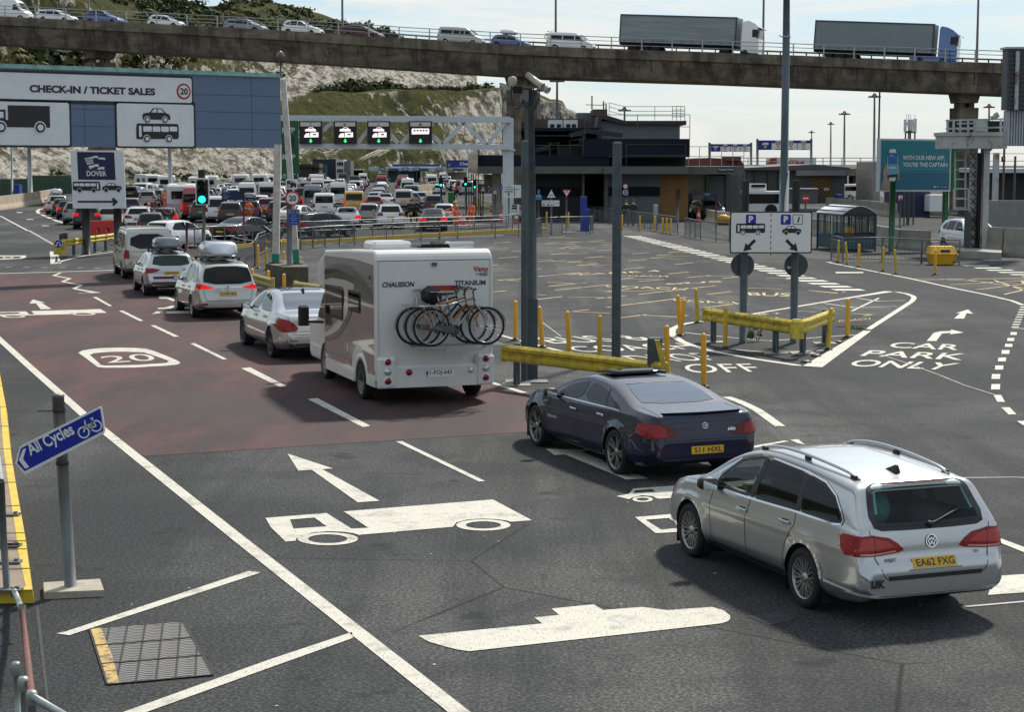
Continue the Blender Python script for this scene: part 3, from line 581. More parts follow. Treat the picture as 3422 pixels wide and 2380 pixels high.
for k,(x,y,rz)in enumerate(((-50,44,.12),(-49,27,.06),(-48,10,.04),(-46,-8,0),(-42,-26,-.2),(-34,-40,-.5))):
 t=thing('terraced_house','white rendered terraced house at the foot of the wooded hillside','house',(x,y,0),rz,'terraced houses at the foot of the hill')
 mb=MB();mb.box((0,0,5),(9,15.5,10));mb.build('wall',M_RENDER,t);mb=MB();mb.hexa([(-4.8,-8,10.01),(4.8,-8,10.01),(4.8,8,10.01),(-4.8,8,10.01),(-.2,-8,13),(.2,-8,13),(.2,8,13),(-.2,8,13)]);mb.build('roof',M_SLATE,t)
 for fl in(1.6,4.8,8):
  for q in(-5.5,-2,2,5.5):mb=MB();mb.box((4.52,q,fl),(.06,1.1,1.7));mb.build('window',mat('house_window_glass',(.02,.022,.025),.05),t)
  # ================================================================ VEHICLES
def carpaint(name,col,metal=.75,rough=.32):
 if name in MATS:return MATS[name]
 s=NT(name);n=s.noise(900,detail=0);dirt=s.noise(2.5,detail=6,rough=.7)
 c=s.mix(s.ramp(n,.3,.7,0,.25),col,tuple(min(1,q*1.5)for q in col));c=s.mix(s.ramp(dirt,.45,.8,0,.12),c,tuple(q*.8+.003 for q in col))
 s.set('Base Color',c);s.set('Metallic',metal);s.set('Roughness',rough);s.set('Coat Weight',1.0);s.set('Coat Roughness',.03);s.set('Coat IOR',1.8);s.set('Specular IOR Level',.5 if metal>.5 else .15);return s.m
P_SILVER=carpaint('silver_metallic_paint',(.43,.44,.455),.85,.32);P_CHAMP=carpaint('champagne_silver_paint',(.42,.41,.39),.75,.36);P_NAVY=carpaint('dark_navy_paint',(.003,.006,.030),0,.5);P_WHITE=carpaint('white_car_paint',(.72,.72,.70),0,.3);P_BLACK=carpaint('black_car_paint',(.006,.006,.008),0,.4)
P_GREY=carpaint('grey_metallic_paint',(.14,.15,.16),.7,.35);P_BLUE=carpaint('blue_car_paint',(.015,.055,.20),.4,.3);P_RED=carpaint('red_car_paint',(.28,.012,.012),.2,.3);P_YEL=carpaint('yellow_car_paint',(.55,.30,.02),0,.3);P_MAROON=carpaint('maroon_car_paint',(.06,.008,.012),.3,.3);P_BEIGE=carpaint('beige_silver_paint',(.40,.38,.34),.7,.36);P_DBLUE=carpaint('deep_blue_car_paint',(.012,.02,.06),.4,.3);P_GREEN=carpaint('dark_green_car_paint',(.015,.04,.02),.3,.3)
for m_ in(P_NAVY,P_BLACK,P_MAROON,P_DBLUE,P_GREEN):m_.node_tree.nodes['Principled BSDF'].inputs['Coat IOR'].default_value=1.5
def darkglass(name,col=(.006,.007,.008),spec=.3):
 s=NT(name);s.set('Base Color',col);s.set('Roughness',.03);s.set('Specular IOR Level',spec);return s.m
G_DARK=darkglass('tinted_glass');G_TEAL=darkglass('green_tinted_glass',(.014,.030,.030));
def clearglass(name,tint,refl=.10,k=1.0):
 m=bpy.data.materials.new(name);m.use_nodes=True;t=m.node_tree;t.nodes.remove(t.nodes['Principled BSDF']);o=t.nodes['Material Output']
 tr=t.nodes.new('ShaderNodeBsdfTransparent');tr.inputs[0].default_value=(*tint,1);gl=t.nodes.new('ShaderNodeBsdfGlossy');gl.inputs['Roughness'].default_value=.02
 fr=t.nodes.new('ShaderNodeFresnel');fr.inputs[0].default_value=1.55;ad=t.nodes.new('ShaderNodeMath');ad.operation='MULTIPLY_ADD';ad.inputs[1].default_value=k;ad.inputs[2].default_value=refl;t.links.new(fr.outputs[0],ad.inputs[0])
 mx=t.nodes.new('ShaderNodeMixShader');t.links.new(ad.outputs[0],mx.inputs[0]);t.links.new(tr.outputs[0],mx.inputs[1]);t.links.new(gl.outputs[0],mx.inputs[2]);t.links.new(mx.outputs[0],o.inputs[0]);MATS[name]=m;return m
G_CLEAR=clearglass('clear_glass',(.70,.80,.78),.03,.5);G_PRIV=clearglass('privacy_glass',(.10,.12,.12),.01,.5);G_REAR=clearglass('rear_green_glass',(.42,.66,.64),.015,.3);G_MIRR=mat('sky_reflecting_glass',(.30,.33,.37),.04,metal=1.0)
M_TYRE=mat('tyre_rubber',(.012,.012,.012),.85,var=.2,vscale=20);M_ALLOY=mat('alloy_rim',(.42,.42,.41),.3,metal=.8);M_ALLOYD=mat('dark_alloy',(.10,.10,.10),.4,metal=.6);M_BLK=mat('black_plastic',(.012,.012,.013),.55);M_WELL=mat('wheel_well',(.006,.006,.006),.95)
M_CHROME=mat('chrome_trim',(.70,.70,.70),.12,metal=1.0);M_SEAMC=mat('panel_gap',(.012,.012,.013),.8);M_TAIL=mat('red_lamp_lens',(.26,.004,.006),.25,coat=.25,spec=.3);M_TAILD=mat('dark_red_lamp_lens',(.09,.003,.005),.25,coat=.25,spec=.3);M_CLEARL=mat('clear_lamp_lens',(.55,.55,.55),.15,coat=1,metal=.4);M_TAILW=mat('pale_lamp_strip',(.55,.25,.22),.15,coat=1)
M_BRAKE=mat('lit_brake_lamp',(.35,.005,.005),.3,spec=.2,emit=(1,.015,.01),estr=.6);M_PLATEY=mat('yellow_number_plate',(.62,.36,.02),.45);M_PLATEW=mat('white_number_plate',(.75,.75,.73),.45);M_INK=mat('black_lettering',(.012,.012,.012),.5);M_INT=mat('car_interior',(.018,.018,.019),.8);M_INTL=mat('grey_interior_trim',(.20,.20,.19),.7)
M_TRIM=mat('sky_bright_trim',(.75,.75,.75),.35,metal=.2)  # chrome strip with its sky reflection put into the pale colour
def cat(pts,n):
 """Catmull-Rom through pts, resampled to n by arc length"""
 P=[Vector(p)for p in pts];P=[P[0]*2-P[1]]+P+[P[-1]*2-P[-2]];o=[]
 for i in range(1,len(P)-2):
  p0,p1,p2,p3=P[i-1:i+3]
  t01=max((p1-p0).length,1e-4)**.5;t12=max((p2-p1).length,1e-4)**.5;t23=max((p3-p2).length,1e-4)**.5
  m1=(p2-p1+t12*((p1-p0)/t01-(p2-p0)/(t01+t12)));m2=(p2-p1+t12*((p3-p2)/t23-(p3-p1)/(t12+t23)))
  for k in range(12):
   t=k/12;o.append((2*p1-2*p2+m1+m2)*t**3+(-3*p1+3*p2-2*m1-m2)*t*t+m1*t+p1)
 o.append(P[-2]);s=[0]
 for a,b in zip(o,o[1:]):s.append(s[-1]+(b-a).length)
 r=[];j=0
 for i in range(n):
  d=s[-1]*i/(n-1)
  while j<len(s)-2 and s[j+1]<d:j+=1
  r.append(o[j].lerp(o[j+1],(d-s[j])/max(1e-6,s[j+1]-s[j])))
 return r
def chaikin(p,k=2):
 for _ in range(k):
  q=[]
  for a,b in zip(p,p[1:]+p[:1]):q+=[(a[0]*.75+b[0]*.25,a[1]*.75+b[1]*.25),(a[0]*.25+b[0]*.75,a[1]*.25+b[1]*.75)]
  p=q
 return p
def inpoly(x,y,p):
 r=False
 for(a,b),(c,d)in zip(p,p[1:]+p[:1]):
  if(b>y)!=(d>y)and x<(c-a)*(y-b)/(d-b)+a:r=not r
 return r
class Car:
 def __init__(s,name,label,sp,paint,group=None,N=120,side=16,gh=8,roof=11,catg='car'):
  s.sp=sp;s.L=sp['L'];s.root=thing(name,label,catg,group=group);s.hw=sp['hw'];s.paint=paint;s.H=sp['H']
  s.holes=sp.get('holes',[]);s.body(N,side,gh,roof)
 def plan(s,x):
  sp=s.sp;L=s.L;ra,ka=sp.get('rear',(.55,.80));rf,kf=sp.get('front',(1.0,.66));f=1
  if x<ra:u=(ra-x)/ra;f=ka+(1-ka)*(1-u**2.6)**(1/2.2)
  if x>L-rf:u=min(1,(x-L+rf)/rf);f=kf+(1-kf)*(1-u**2.4)**(1/2.0)
  return f
 def section(s,x,zt,n1,n2,n3):
  sp=s.sp;w=s.hw*s.plan(x);zb=lerp_tab(sp['bot'],x);zs=min(lerp_tab(sp['belt'],x),zt-.014);zb=min(zb,zs-.03);p=[(0,zb),((w-.1)*.5,zb),(w-.1,zb)]
  for i in range(n1+1):
   f=i/n1;z=zb+.02+(zs-zb-.02)*f;y=w-.075*max(0,(.28-f)/.28)**2-sp.get('turn',.06)*max(0,(f-.5)/.5)**1.8+.012*math.exp(-((f-sp.get('crease',.7))/.05)**2)
   for xc in(sp['xr'],sp['xf']):
    r=math.hypot(x-xc,z-sp['r']);R=sp['R']
    if r<R+.12:y+=.016*max(0,1-max(0,r-R)/.12)
   p.append((y,z))
  yb=p[-1][0];g_=zt-zs;zr=zt-min(sp.get('drop',.085),.45*g_);wr=max(.2,yb-sp.get('tum',.42)*max(0,zr-zs)-.012)
  for i in range(1,n2+1):
   f=i/n2;p.append((yb-.010-(yb-.01-wr)*f+.012*math.sin(PI*f)*min(1,g_*3),zs+.004+(zr-zs-.004)*f))
  e=2/sp.get('sq',3.0)
  for i in range(1,n3+1):
   th=PI/2*i/n3;p.append((wr*max(0,math.cos(th))**e,zr+(zt-zr)*math.sin(th)**e))
  return p
 def body(s,N,n1,n2,n3):
  sp=s.sp;st=cat(sp['top'],N);rings=[];px=-1
  for q in st:
   x=max(q[0],px+.0006);px=x;h=s.section(x,q[1],n1,n2,n3);rings.append([Vector((x,y,z))for y,z in h]+[Vector((x,-y,z))for y,z in h[-2:0:-1]])
  M=len(rings[0]);V=[p for r in rings for p in r];R=sp['R'];cell=.03
  for p in V:
   if abs(p.y)>.4*s.hw:
    for xc in(sp['xr'],sp['xf']):
     dx_,dz_=p.x-xc,p.z-sp['r'];r=math.hypot(dx_,dz_)
     if abs(r-R)<cell and r>.01:p.x=xc+dx_*R/r;p.z=sp['r']+dz_*R/r
  F=[];hw=s.hw
  for i in range(N-1):
   for j in range(M):F.append((i*M+j,i*M+(j+1)%M,(i+1)*M+(j+1)%M,(i+1)*M+j)[::-1])
  F.append(tuple(range(M)));F.append(tuple((N-1)*M+j for j in range(M))[::-1])
  s.bvh=BVHTree.FromPolygons(V,[f[::-1]for f in F]);keep=[]
  for f in F:
   c=sum((V[k]for k in f),Vector())/len(f);ok=True
   if abs(c.y)>.45*hw and len(f)==4:
    for xc in(sp['xr'],sp['xf']):
     if math.hypot(c.x-xc,c.z-sp['r'])<R-.002 and c.z<sp['r']+R:ok=False
   if ok and s.holes and len(f)==4:
    for view,poly in s.holes:
     if view=='S' and abs(c.y)>.3 and inpoly(c.x,c.z,poly)and abs((V[f[0]]-V[f[2]]).y)<.5:ok=False
     if view=='B' and c.x<s.L*.4 and inpoly(c.y,c.z,poly)and abs(c.y)<s.hw-.2:ok=False
     if view=='F' and c.x>s.L*.5 and c.z>.9 and inpoly(c.y,c.z,poly):ok=False
   if ok:keep.append(f[::-1])
  mb=MB();mb.smooth=True;mb.add(V,keep);mb.smooth=False;mb.m=1
  for xc in(sp['xr'],sp['xf']):
   for sg in(1,-1):
    w=hw*s.plan(xc)-.015;n=20;a=[(xc+R*1.0*math.cos(PI*k/n),sg*w,sp['r']+R*math.sin(PI*k/n))for k in range(n+1)];a=[(xc+R,sg*w,.12)]+a+[(xc-R,sg*w,.12)]
    b=[(x,sg*(w-.42),z)for x,y,z in a];k=len(a);mb.add(a+b,[(i,i+1,k+i+1,k+i)for i in range(k-1)]+[tuple(range(k,2*k))])
  s.sh=Matrix.Translation((-s.L/2,0,0));mb.v=[(x-s.L/2,y,z)for x,y,z in mb.v]
  s.b=mb.build('body',[s.paint,M_WELL],s.root)
 def hit(s,view,a,b):
  if view in 'LR':
   for _ in range(9):
    r=s.hit1(view,a,b)
    if abs(r[0].y)>.52*s.hw:return r
    a+=.03 if a<s.L/2 else-.03
   return r
  return s.hit1(view,a,b)
 def hit1(s,view,a,b):
  if view=='L':o,d=Vector((a,3,b)),Vector((0,-1,0))
  elif view=='R':o,d=Vector((a,-3,b)),Vector((0,1,0))
  elif view=='B':o,d=Vector((-3,a,b)),Vector((1,0,0))
  elif view=='F':o,d=Vector((s.L+3,a,b)),Vector((-1,0,0))
  else:o,d=Vector((a,b,5)),Vector((0,0,-1))
  h=s.bvh.ray_cast(o,d)
  if h[0]is None:h=s.bvh.find_nearest(o+d*3)
  n=h[1];n=-n if n.dot(d)>0 else n
  return h[0],n
 def decal(s,view,poly,m,name,off=.004,res=.07,parent=None,both=True,label=None):
  if view=='S':
   a=s.decal('L',poly,m,name,off,res,parent);s.decal('R',poly,m,name,off,res,parent);return a
  if both=='y' and view in 'BFT':
   p2=[(-x,y)for x,y in poly]if view in 'BF' else[(x,-y)for x,y in poly];s.decal(view,p2,m,name,off,res,parent)
  bd=[]
  for(x0,y0),(x1,y1)in zip(poly,poly[1:]+poly[:1]):
   k=max(1,int(math.hypot(x1-x0,y1-y0)/res))
   for i in range(k):bd.append((x0+(x1-x0)*i/k,y0+(y1-y0)*i/k))
  nb=len(bd);x0,x1=min(p[0]for p in bd),max(p[0]for p in bd);y0,y1=min(p[1]for p in bd),max(p[1]for p in bd);pts=list(bd)
  i=x0+res*.6
  while i<x1:
   j=y0+res*.6
   while j<y1:
    if inpoly(i,j,bd)and min((i-p[0])**2+(j-p[1])**2 for p in bd)>(res*.35)**2:pts.append((i,j))
    j+=res
   i+=res
  r=geometry.delaunay_2d_cdt([Vector(p)for p in pts],[(k,(k+1)%nb)for k in range(nb)],[],1,1e-5)
  V=[];
  for p in r[0]:l,n=s.hit(view,p[0],p[1]);V.append(l+n*off)
  mb=MB();F=[]
  dv={'L':Vector((0,1,0)),'R':Vector((0,-1,0)),'B':Vector((-1,0,0)),'F':Vector((1,0,0)),'T':Vector((0,0,1))}[view]
  for f in r[2]:
   a,b,c=(V[k]for k in f[:3]);F.append(tuple(f)if(b-a).cross(c-a).dot(dv)>0 else tuple(f)[::-1])
  mb.smooth=True;mb.add([(v.x-s.L/2,v.y,v.z)for v in V],F);o=mb.build(name,m,parent or s.root)
  if label:o['label']=label
  return o
 def strip(s,view,pts,w,m=None,name='panel_gap',off=.003,closed=False,build=True,mb=None,res=.05):
  """narrow band following the body along a 2D line"""
  if view=='S':
   s.strip('R',pts,w,m,name,off,closed,True,None,res);return s.strip('L',pts,w,m,name,off,closed,True,None,res)
  mb=MB()
  for vw in(view,):
   q=[]
   P=pts+pts[:1]if closed else pts
   for(x0,y0),(x1,y1)in zip(P,P[1:]):
    k=max(1,int(math.hypot(x1-x0,y1-y0)/res));q+=[(x0+(x1-x0)*i/k,y0+(y1-y0)*i/k)for i in range(k)]
   if not closed:q.append(P[-1])
   A=[];n=len(q)
   for i,p in enumerate(q):
    a=q[(i-1)%n]if closed else q[max(0,i-1)];b=q[(i+1)%n]if closed else q[min(n-1,i+1)];d=math.hypot(b[0]-a[0],b[1]-a[1])or 1;nx,ny=-(b[1]-a[1])/d*w/2,(b[0]-a[0])/d*w/2
    l1,m1=s.hit(vw,p[0]+nx,p[1]+ny);l2,m2=s.hit(vw,p[0]-nx,p[1]-ny);A+=[l1+m1*off,l2+m2*off]
   F=[(2*i,2*i+1,(2*i+3)%(2*n),(2*i+2)%(2*n))for i in range(n if closed else n-1)]
   o_=mb.smooth;mb.smooth=True;mb.add([(v.x-s.L/2,v.y,v.z)for v in A],F if vw in 'L' else[f[::-1]for f in F]);mb.smooth=o_
  return mb.build(name,m or M_SEAMC,s.root)
 def wheels(s,style='multi',rim=M_ALLOY,tyre_w=.225):
  sp=s.sp;r=sp['r'];t,rm=wheel_meshes(r,tyre_w,style,rim)
  for xc in(sp['xr'],sp['xf']):
   for sg in(1,-1):
    w=s.hw*s.plan(xc)-tyre_w/2+.002;o=bpy.data.objects.new('wheel',t);COL.objects.link(o);o.parent=s.root;o.location=(xc-s.L/2,sg*w,r);o.rotation_euler=(0,rnd.uniform(0,1),0 if sg>0 else PI)
    q=bpy.data.objects.new('rim',rm);COL.objects.link(q);q.parent=o
 def plate(s,txt,z,m=M_PLATEY,w=.52,y=0,euro=False,h=.111,tilt=None):
  l,n=s.hit('B',y,z);l2,_=s.hit('B',y,z+.06);l3,_=s.hit('B',y,z-.06);d=(l2-l3).normalized()
  x_=min(s.hit('B',yy,zz)[0].x-(zz-z)*d.x/d.z for yy in(y-w/2,y,y+w/2)for zz in(z-h/2,z+h/2))
  o=Vector((x_-.012,y+w/2,z))-d*h/2;o.x-=s.L/2
  p=Panel(o,(0,-1,0),d,.0015);p.plate(rrect(0,0,w,h,.012),m,.012)
  x0=0.02
  if euro:p.rect(0.004,.004,.045,h-.004,mat('plate_blue',(.01,.05,.35),.5),1);x0=.06
  p.text(txt,(w+x0)/2,.018,h-.036,M_INK,2,.012,'C',width=(w-x0)*.9 if len(txt)>6 else None);ob=p.mb.build('number_plate',p.mats,s.root);return ob
 def mirror(s,x,z,m,sz=(.16,.22,.15)):
  l,n=s.hit('L',x,z-.03)
  for sg in(1,-1):
   mb=MB();mb.smooth=True;N_=8;V=[];F=[]
   for i in range(N_+1):
    f=i/N_;th=PI*f
    for k in range(12):
     a=2*PI*k/12;c_,s_=math.cos(a),math.sin(a);q=.6;V.append((x-s.L/2+sz[0]*.5*math.copysign(abs(c_)**q,c_)*math.sin(th)**.6,sg*(l.y+.03+sz[1]*.5*(1-math.cos(th))),z+sz[2]*.5*math.copysign(abs(s_)**q,s_)*math.sin(th)**.6))
   for i in range(N_):
    for k in range(12):F.append((i*12+k,i*12+(k+1)%12,i*12+12+(k+1)%12,i*12+12+k))
   mb.add(V,F);mb.smooth=False;mb.box((x-s.L/2,sg*(l.y+.03),z-.05),(.07,.10,.04));o=mb.build('wing_mirror',m,s.root)
   mg=MB();mg.add([(x-s.L/2-sz[0]*.5-.001,sg*(l.y+.03+sz[1]*(.5+u*.38)),z+sz[2]*.38*v)for u,v in((-1,-1),(1,-1),(1,1),(-1,1))],[(0,1,2,3)]);mg.build('mirror_glass',M_CHROME,o)
 def handles(s,pts,m=None):
  for x,z in pts:
   l,n=s.hit('L',x,z)
   for sg in(1,-1):
    mb=MB();mb.bbox((x-s.L/2,sg*(l.y+.022),z),(.22,.03,.032),.01);mb.m=1;mb.box((x-s.L/2+.01,sg*(l.y+.003),z-.005),(.12,.012,.055));mb.build('door_handle',[m or s.paint,M_SEAMC],s.root)
 def place(s,rl,heading=None,fl=None,sc=1.0):
  """rear-left tyre contact point on the ground, heading angle from +X"""
  if fl is not None:d=fl-rl;heading=math.atan2(d.y,d.x)
  c,si=math.cos(heading),math.sin(heading);lx,ly=(s.sp['xr']-s.L/2)*sc,(s.hw-.01)*sc;s.root.scale=(sc,sc,sc)
  s.root.location=(rl.x-(lx*c-ly*si),rl.y-(lx*si+ly*c),0);s.root.rotation_euler=(0,0,heading);return s
_WM={}
def wheel_meshes(r,w,style,rimm,ratio=.70):
 k=(r,w,style,rimm.name)
 if k in _WM:return _WM[k]
 h=w/2;mb=MB();rr=r*(.775 if style=='five' and w>.24 else .72)
 mb.lathe([(rr-.02,-h+.01),(rr,-h),(r-.03,-h-.004),(r-.008,-h+.02),(r,-h+.045),(r,h-.045),(r-.008,h-.02),(r-.03,h+.004),(rr,h),(rr-.02,h-.02)],n=40,axis='Y')
 t=mb.build('wheel',M_TYRE);me=t.data;bpy.data.objects.remove(t)
 mb=MB();y0=h-.012;mb.m=0
 mb.lathe([(rr+.003,y0-.004),(rr+.003,y0+.006),(rr-.016,y0+.004),(rr-.022,y0-.03),(rr-.022,-h*.3)],n=40,axis='Y');mb.m=1;mb.lathe([(rr-.02,y0-.075),(.001,y0-.075)],n=24,axis='Y');mb.lathe([(.13,y0-.07),(.13,y0-.06),(.001,y0-.06)],n=20,axis='Y');mb.m=0
 def spoke(a0,a1,wa,wb,ra=.045,rb=None,ya=-.022,yb=-.004):
  rb=rb or rr-.014
  A=Vector((math.cos(a0),0,math.sin(a0)))*ra;B=Vector((math.cos(a1),0,math.sin(a1)))*rb;t_=(B-A).normalized();n_=Vector((-t_.z,0,t_.x));pa,pb=Vector((0,y0+ya,0)),Vector((0,y0+yb,0));dn=Vector((0,-.03,0))
  q=[A+pa-n_*wa/2,A+pa+n_*wa/2,B+pb+n_*wb/2,B+pb-n_*wb/2];mb.hexa([p+dn for p in q]+q)
 if style=='multi':
  for i in range(10):
   a=2*PI*i/10;spoke(a-.05,a-.14,.018,.016);spoke(a+.05,a+.14,.018,.016)
 elif style=='five':
  for i in range(5):
   a=2*PI*i/5;spoke(a-.12,a-.22,.034,.030);spoke(a+.12,a+.22,.034,.030);spoke(a,a,.03,.012,ya=-.03,yb=-.03)
 elif style=='seven':
  for i in range(7):a=2*PI*i/7;spoke(a,a+.1,.04,.045)
 elif style=='steel':
  mb.lathe([(rr-.015,y0-.01),(rr*.75,y0+.002),(rr*.5,y0-.02),(.06,y0-.005),(.001,y0)],n=24,axis='Y')
  mb.m=1
  for i in range(8):a=2*PI*i/8;mb.lathe([(.022,.002),(.001,.003)],(rr*.72*math.cos(a),y0+.004,rr*.72*math.sin(a)),8,'Y')
 else:
  for i in range(5):a=2*PI*i/5;spoke(a,a,.06,.05)
 mb.m=0;mb.lathe([(.055,y0-.03),(.05,y0-.01),(.03,y0-.004),(.001,y0-.003)],n=16,axis='Y')
 q=mb.build('rim',[rimm,M_ALLOYD if style in('multi',)else M_WELL]);rm=q.data;bpy.data.objects.remove(q);_WM[k]=(me,rm);return me,rm
def seats(c,xs,y=.36,zs=.55,h=.62,m=M_INT):
 for x in xs:
  for sg in(1,-1):
   mb=MB();mb.bbox((x-c.L/2,sg*y,zs-.08),(.5,.5,.16),.04);X=x-c.L/2-.2;mb.hexa([(X-.1,sg*y-.24,zs),(X+.06,sg*y-.24,zs),(X+.06,sg*y+.24,zs),(X-.1,sg*y+.24,zs),(X-.24,sg*y-.2,zs+h),(X-.14,sg*y-.2,zs+h),(X-.14,sg*y+.2,zs+h),(X-.24,sg*y+.2,zs+h)]);mb.bbox((X-.21,sg*y,zs+h+.1),(.09,.26,.17),.03);mb.build('seat',m,c.root)
HEAD=math.radians(90+20.5)
sp=dict(L=4.77,H=1.52,hw=.91,xr=1.12,xf=3.83,r=.325,R=.372,top=[(0,.46),(.005,.60),(.03,.655),(.075,.70),(.10,.86),(.135,1.0),(.30,1.24),(.40,1.385),(.46,1.425),(.60,1.44),(1.1,1.482),(1.8,1.515),(2.3,1.51),(2.75,1.455),(3.1,1.34),(3.5,1.13),(3.72,1.015),(4.0,.965),(4.4,.86),(4.65,.72),(4.75,.58),(4.77,.44)],bot=[(0,.34),(.15,.27),(.5,.22),(4.2,.22),(4.6,.24),(4.77,.30)],belt=[(0,.60),(.08,.70),(.14,.985),(.6,1.0),(2.0,.965),(3.3,.925),(3.72,.935),(4.1,.90),(4.5,.78),(4.77,.42)],rear=(.50,.83),front=(1.0,.68),tum=.38,crease=.72,sq=3.5)
W1=[(3.28,.955),(3.22,1.08),(2.86,1.315),(2.42,1.405),(2.36,1.405),(2.44,.97)];W2=[(2.36,.972),(2.28,1.41),(1.45,1.385),(1.40,1.00),(1.42,.985)];W3=[(1.33,1.005),(1.37,1.372),(1.0,1.335),(.70,1.24),(.50,1.10),(.47,1.03),(.52,1.01)]
RW=[(-.66,1.015),(.66,1.015),(.57,1.36),(.50,1.385),(-.50,1.385),(-.57,1.36)];FW=[(-.64,1.06),(.64,1.06),(.55,1.37),(-.55,1.37)]
shr=lambda p,k=.94:[(sum(q[0]for q in p)/len(p)*(1-k)+a*k,sum(q[1]for q in p)/len(p)*(1-k)+b*k)for a,b in p]
sp['holes']=[('S',shr(W1,.9)),('S',shr(W2,.92)),('S',shr(W3,.85)),('B',shr(RW,.92)),('F',shr(FW,.9))]
c=Car('estate_car','silver estate car with roof rails and yellow rear plate, nearest the camera',sp,P_SILVER,N=170,side=20,gh=12,roof=14)
def glazed(c,view,poly,gm,name,frit=.03,ch=1):
 P=chaikin([p for q,r in zip(poly,poly[1:]+poly[:1])for p in((q[0]*.9+r[0]*.1,q[1]*.9+r[1]*.1),(q[0]*.1+r[0]*.9,q[1]*.1+r[1]*.9))],ch);return c.decal(view,P,gm,name,.005),(c.strip(view,P,frit,M_BLK,'window_frame',.0065,True))
glazed(c,'S',W1,G_CLEAR,'side_window');glazed(c,'S',W2,G_PRIV,'side_window');glazed(c,'S',W3,G_PRIV,'side_window');glazed(c,'B',RW,G_REAR,'rear_window',.07);glazed(c,'F',FW,G_CLEAR,'windscreen',.05)
c.strip('S',[(3.36,.94),(2.4,.953),(1.4,.985),(.6,.995),(.46,1.015),(.45,1.06),(.52,1.13),(.72,1.265),(1.0,1.358),(1.4,1.40),(2.3,1.43),(2.5,1.425),(2.88,1.34),(3.28,1.10)],.018,M_CHROME,'window_trim',.008)
c.decal('S',[(2.36,.97),(2.44,.97),(2.38,1.405),(2.29,1.41)],M_BLK,'door_pillar',.007);c.decal('S',[(1.33,1.0),(1.41,.99),(1.46,1.385),(1.37,1.375)],M_BLK,'door_pillar',.007)
c.strip('S',[(3.30,.93),(3.32,.75),(3.25,.32)],.009);c.strip('S',[(2.40,.955),(2.44,.7),(2.38,.30)],.009);c.strip('S',[(1.38,.98),(1.36,.85),(1.52,.62),(1.56,.45),(1.50,.32)],.009);c.strip('S',[(3.25,.31),(1.52,.31)],.012)
c.strip('B',[(.71,1.0),(.69,.78),(.61,.56),(.57,.52),(-.57,.52),(-.61,.56),(-.69,.78),(-.71,1.0)],.008);c.strip('S',[(.72,.245),(.70,.50),(.78,.56)],.008)
TL=[(.33,.79),(.40,.765),(.62,.745),(.90,.745),(.93,.80),(.915,.94),(.70,.955),(.50,.92),(.40,.86)]
c.decal('B',TL,M_TAIL,'tail_light',.011,.045,both='y');c.decal('B',[(.42,.775),(.64,.755),(.88,.755),(.88,.775),(.64,.775),(.44,.792)],M_TAILW,'lamp_strip',.015,.05,both='y')
c.decal('S',[(.10,.745),(.28,.755),(.36,.80),(.42,.90),(.38,.945),(.10,.95)],M_TAIL,'tail_light',.0115,.045);c.strip('B',[(.665,.74),(.675,.96)],.006,M_SEAMC,'panel_gap',.015);c.strip('B',[(-.665,.74),(-.675,.96)],.006,M_SEAMC,'panel_gap',.015)
c.decal('B',[(-.55,.50),(.55,.50),(.56,.545),(-.56,.545)],M_BLK,'bumper_recess_shade',.006);c.strip('B',[(-.88,.37),(-.5,.335),(.5,.335),(.88,.37)],.03,M_TRIM,'bumper_trim',.008);c.strip('S',[(.18,.385),(.36,.395),(.68,.40)],.026,M_TRIM,'bumper_trim',.008)  # shaded recess below the plate is painted as a flat dark strip
c.decal('B',[(-.75,.315),(.75,.315),(.70,.27),(-.70,.27)],M_BLK,'bumper_skirt',.006);c.strip('S',[(3.4,.275),(1.55,.275)],.05,M_BLK,'sill_trim',.004);c.strip('S',[(3.38,.318),(1.56,.322)],.012,M_CHROME,'sill_trim',.006)
c.decal('B',[(-.40,1.40),(.40,1.40),(.38,1.415),(-.38,1.415)],M_TAILD,'brake_light',.012)
c.plate('EA62 FXG',.655,euro=False);c.strip('B',[(-.31,.59),(.31,.59)],.014,M_CHROME,'tailgate_trim',.006)
l,n_=c.hit('B',0,.86);p=Panel(Vector((l.x-.02-c.L/2,.07,.79)),(0,-1,0),(0.16,0,1),.003);p.plate(circ(.07,.07,.07,24),M_INK,.015);p.disc(.07,.07,.07,M_CHROME,1,.058);p.line([(.033,.115),(.052,.075),(.07,.108),(.088,.075),(.107,.115)],.011,M_CHROME,1);p.line([(.025,.085),(.05,.025),(.07,.07),(.09,.025),(.115,.085)],.011,M_CHROME,1);p.mb.build('badge',p.mats,c.root)
def ctext(c,txt,y,z,h,m,name,skew=0,bold=.02,view='B'):
 """small lettering on the back of a car"""
 l,n=c.hit('B',y,z);vs,fs,w,th=text2d(txt,bold);sc=h/text2d('H',bold)[3];V=[]
 for a,b in vs:q,nn=c.hit('B',y-(a*sc+b*sc*skew),z+b*sc);V.append((q.x-.016-c.L/2,q.y,q.z))
 mb=MB();mb.add(V,fs);return mb.build(name,m,c.root)
c.decal('B',[(.44,.83),(.62,.80),(.86,.80),(.87,.92),(.70,.93),(.54,.89)],mat('bright_red_lens',(.42,.008,.008),.2,coat=.3),'lamp_lens',.0145,.05,both='y');a_,b_=c.hit('B',.77,.48)[0],c.hit('B',.63,.48)[0];u_=(b_-a_).normalized();n_=u_.cross(Vector((0,0,1)));p=Panel(a_+n_*.016-Vector((c.L/2,0,.045)),u_,(0,0,1),.004);p.text('UK',.005,0,.085,M_INK,1,.045);p.mb.build('country_sticker',p.mats,c.root);ctext(c,'PASSAT',.56,.69,.028,M_ALLOYD,'model_lettering',0,.03);ctext(c,'TDI',-.50,.71,.024,M_ALLOYD,'model_lettering',0,.03)
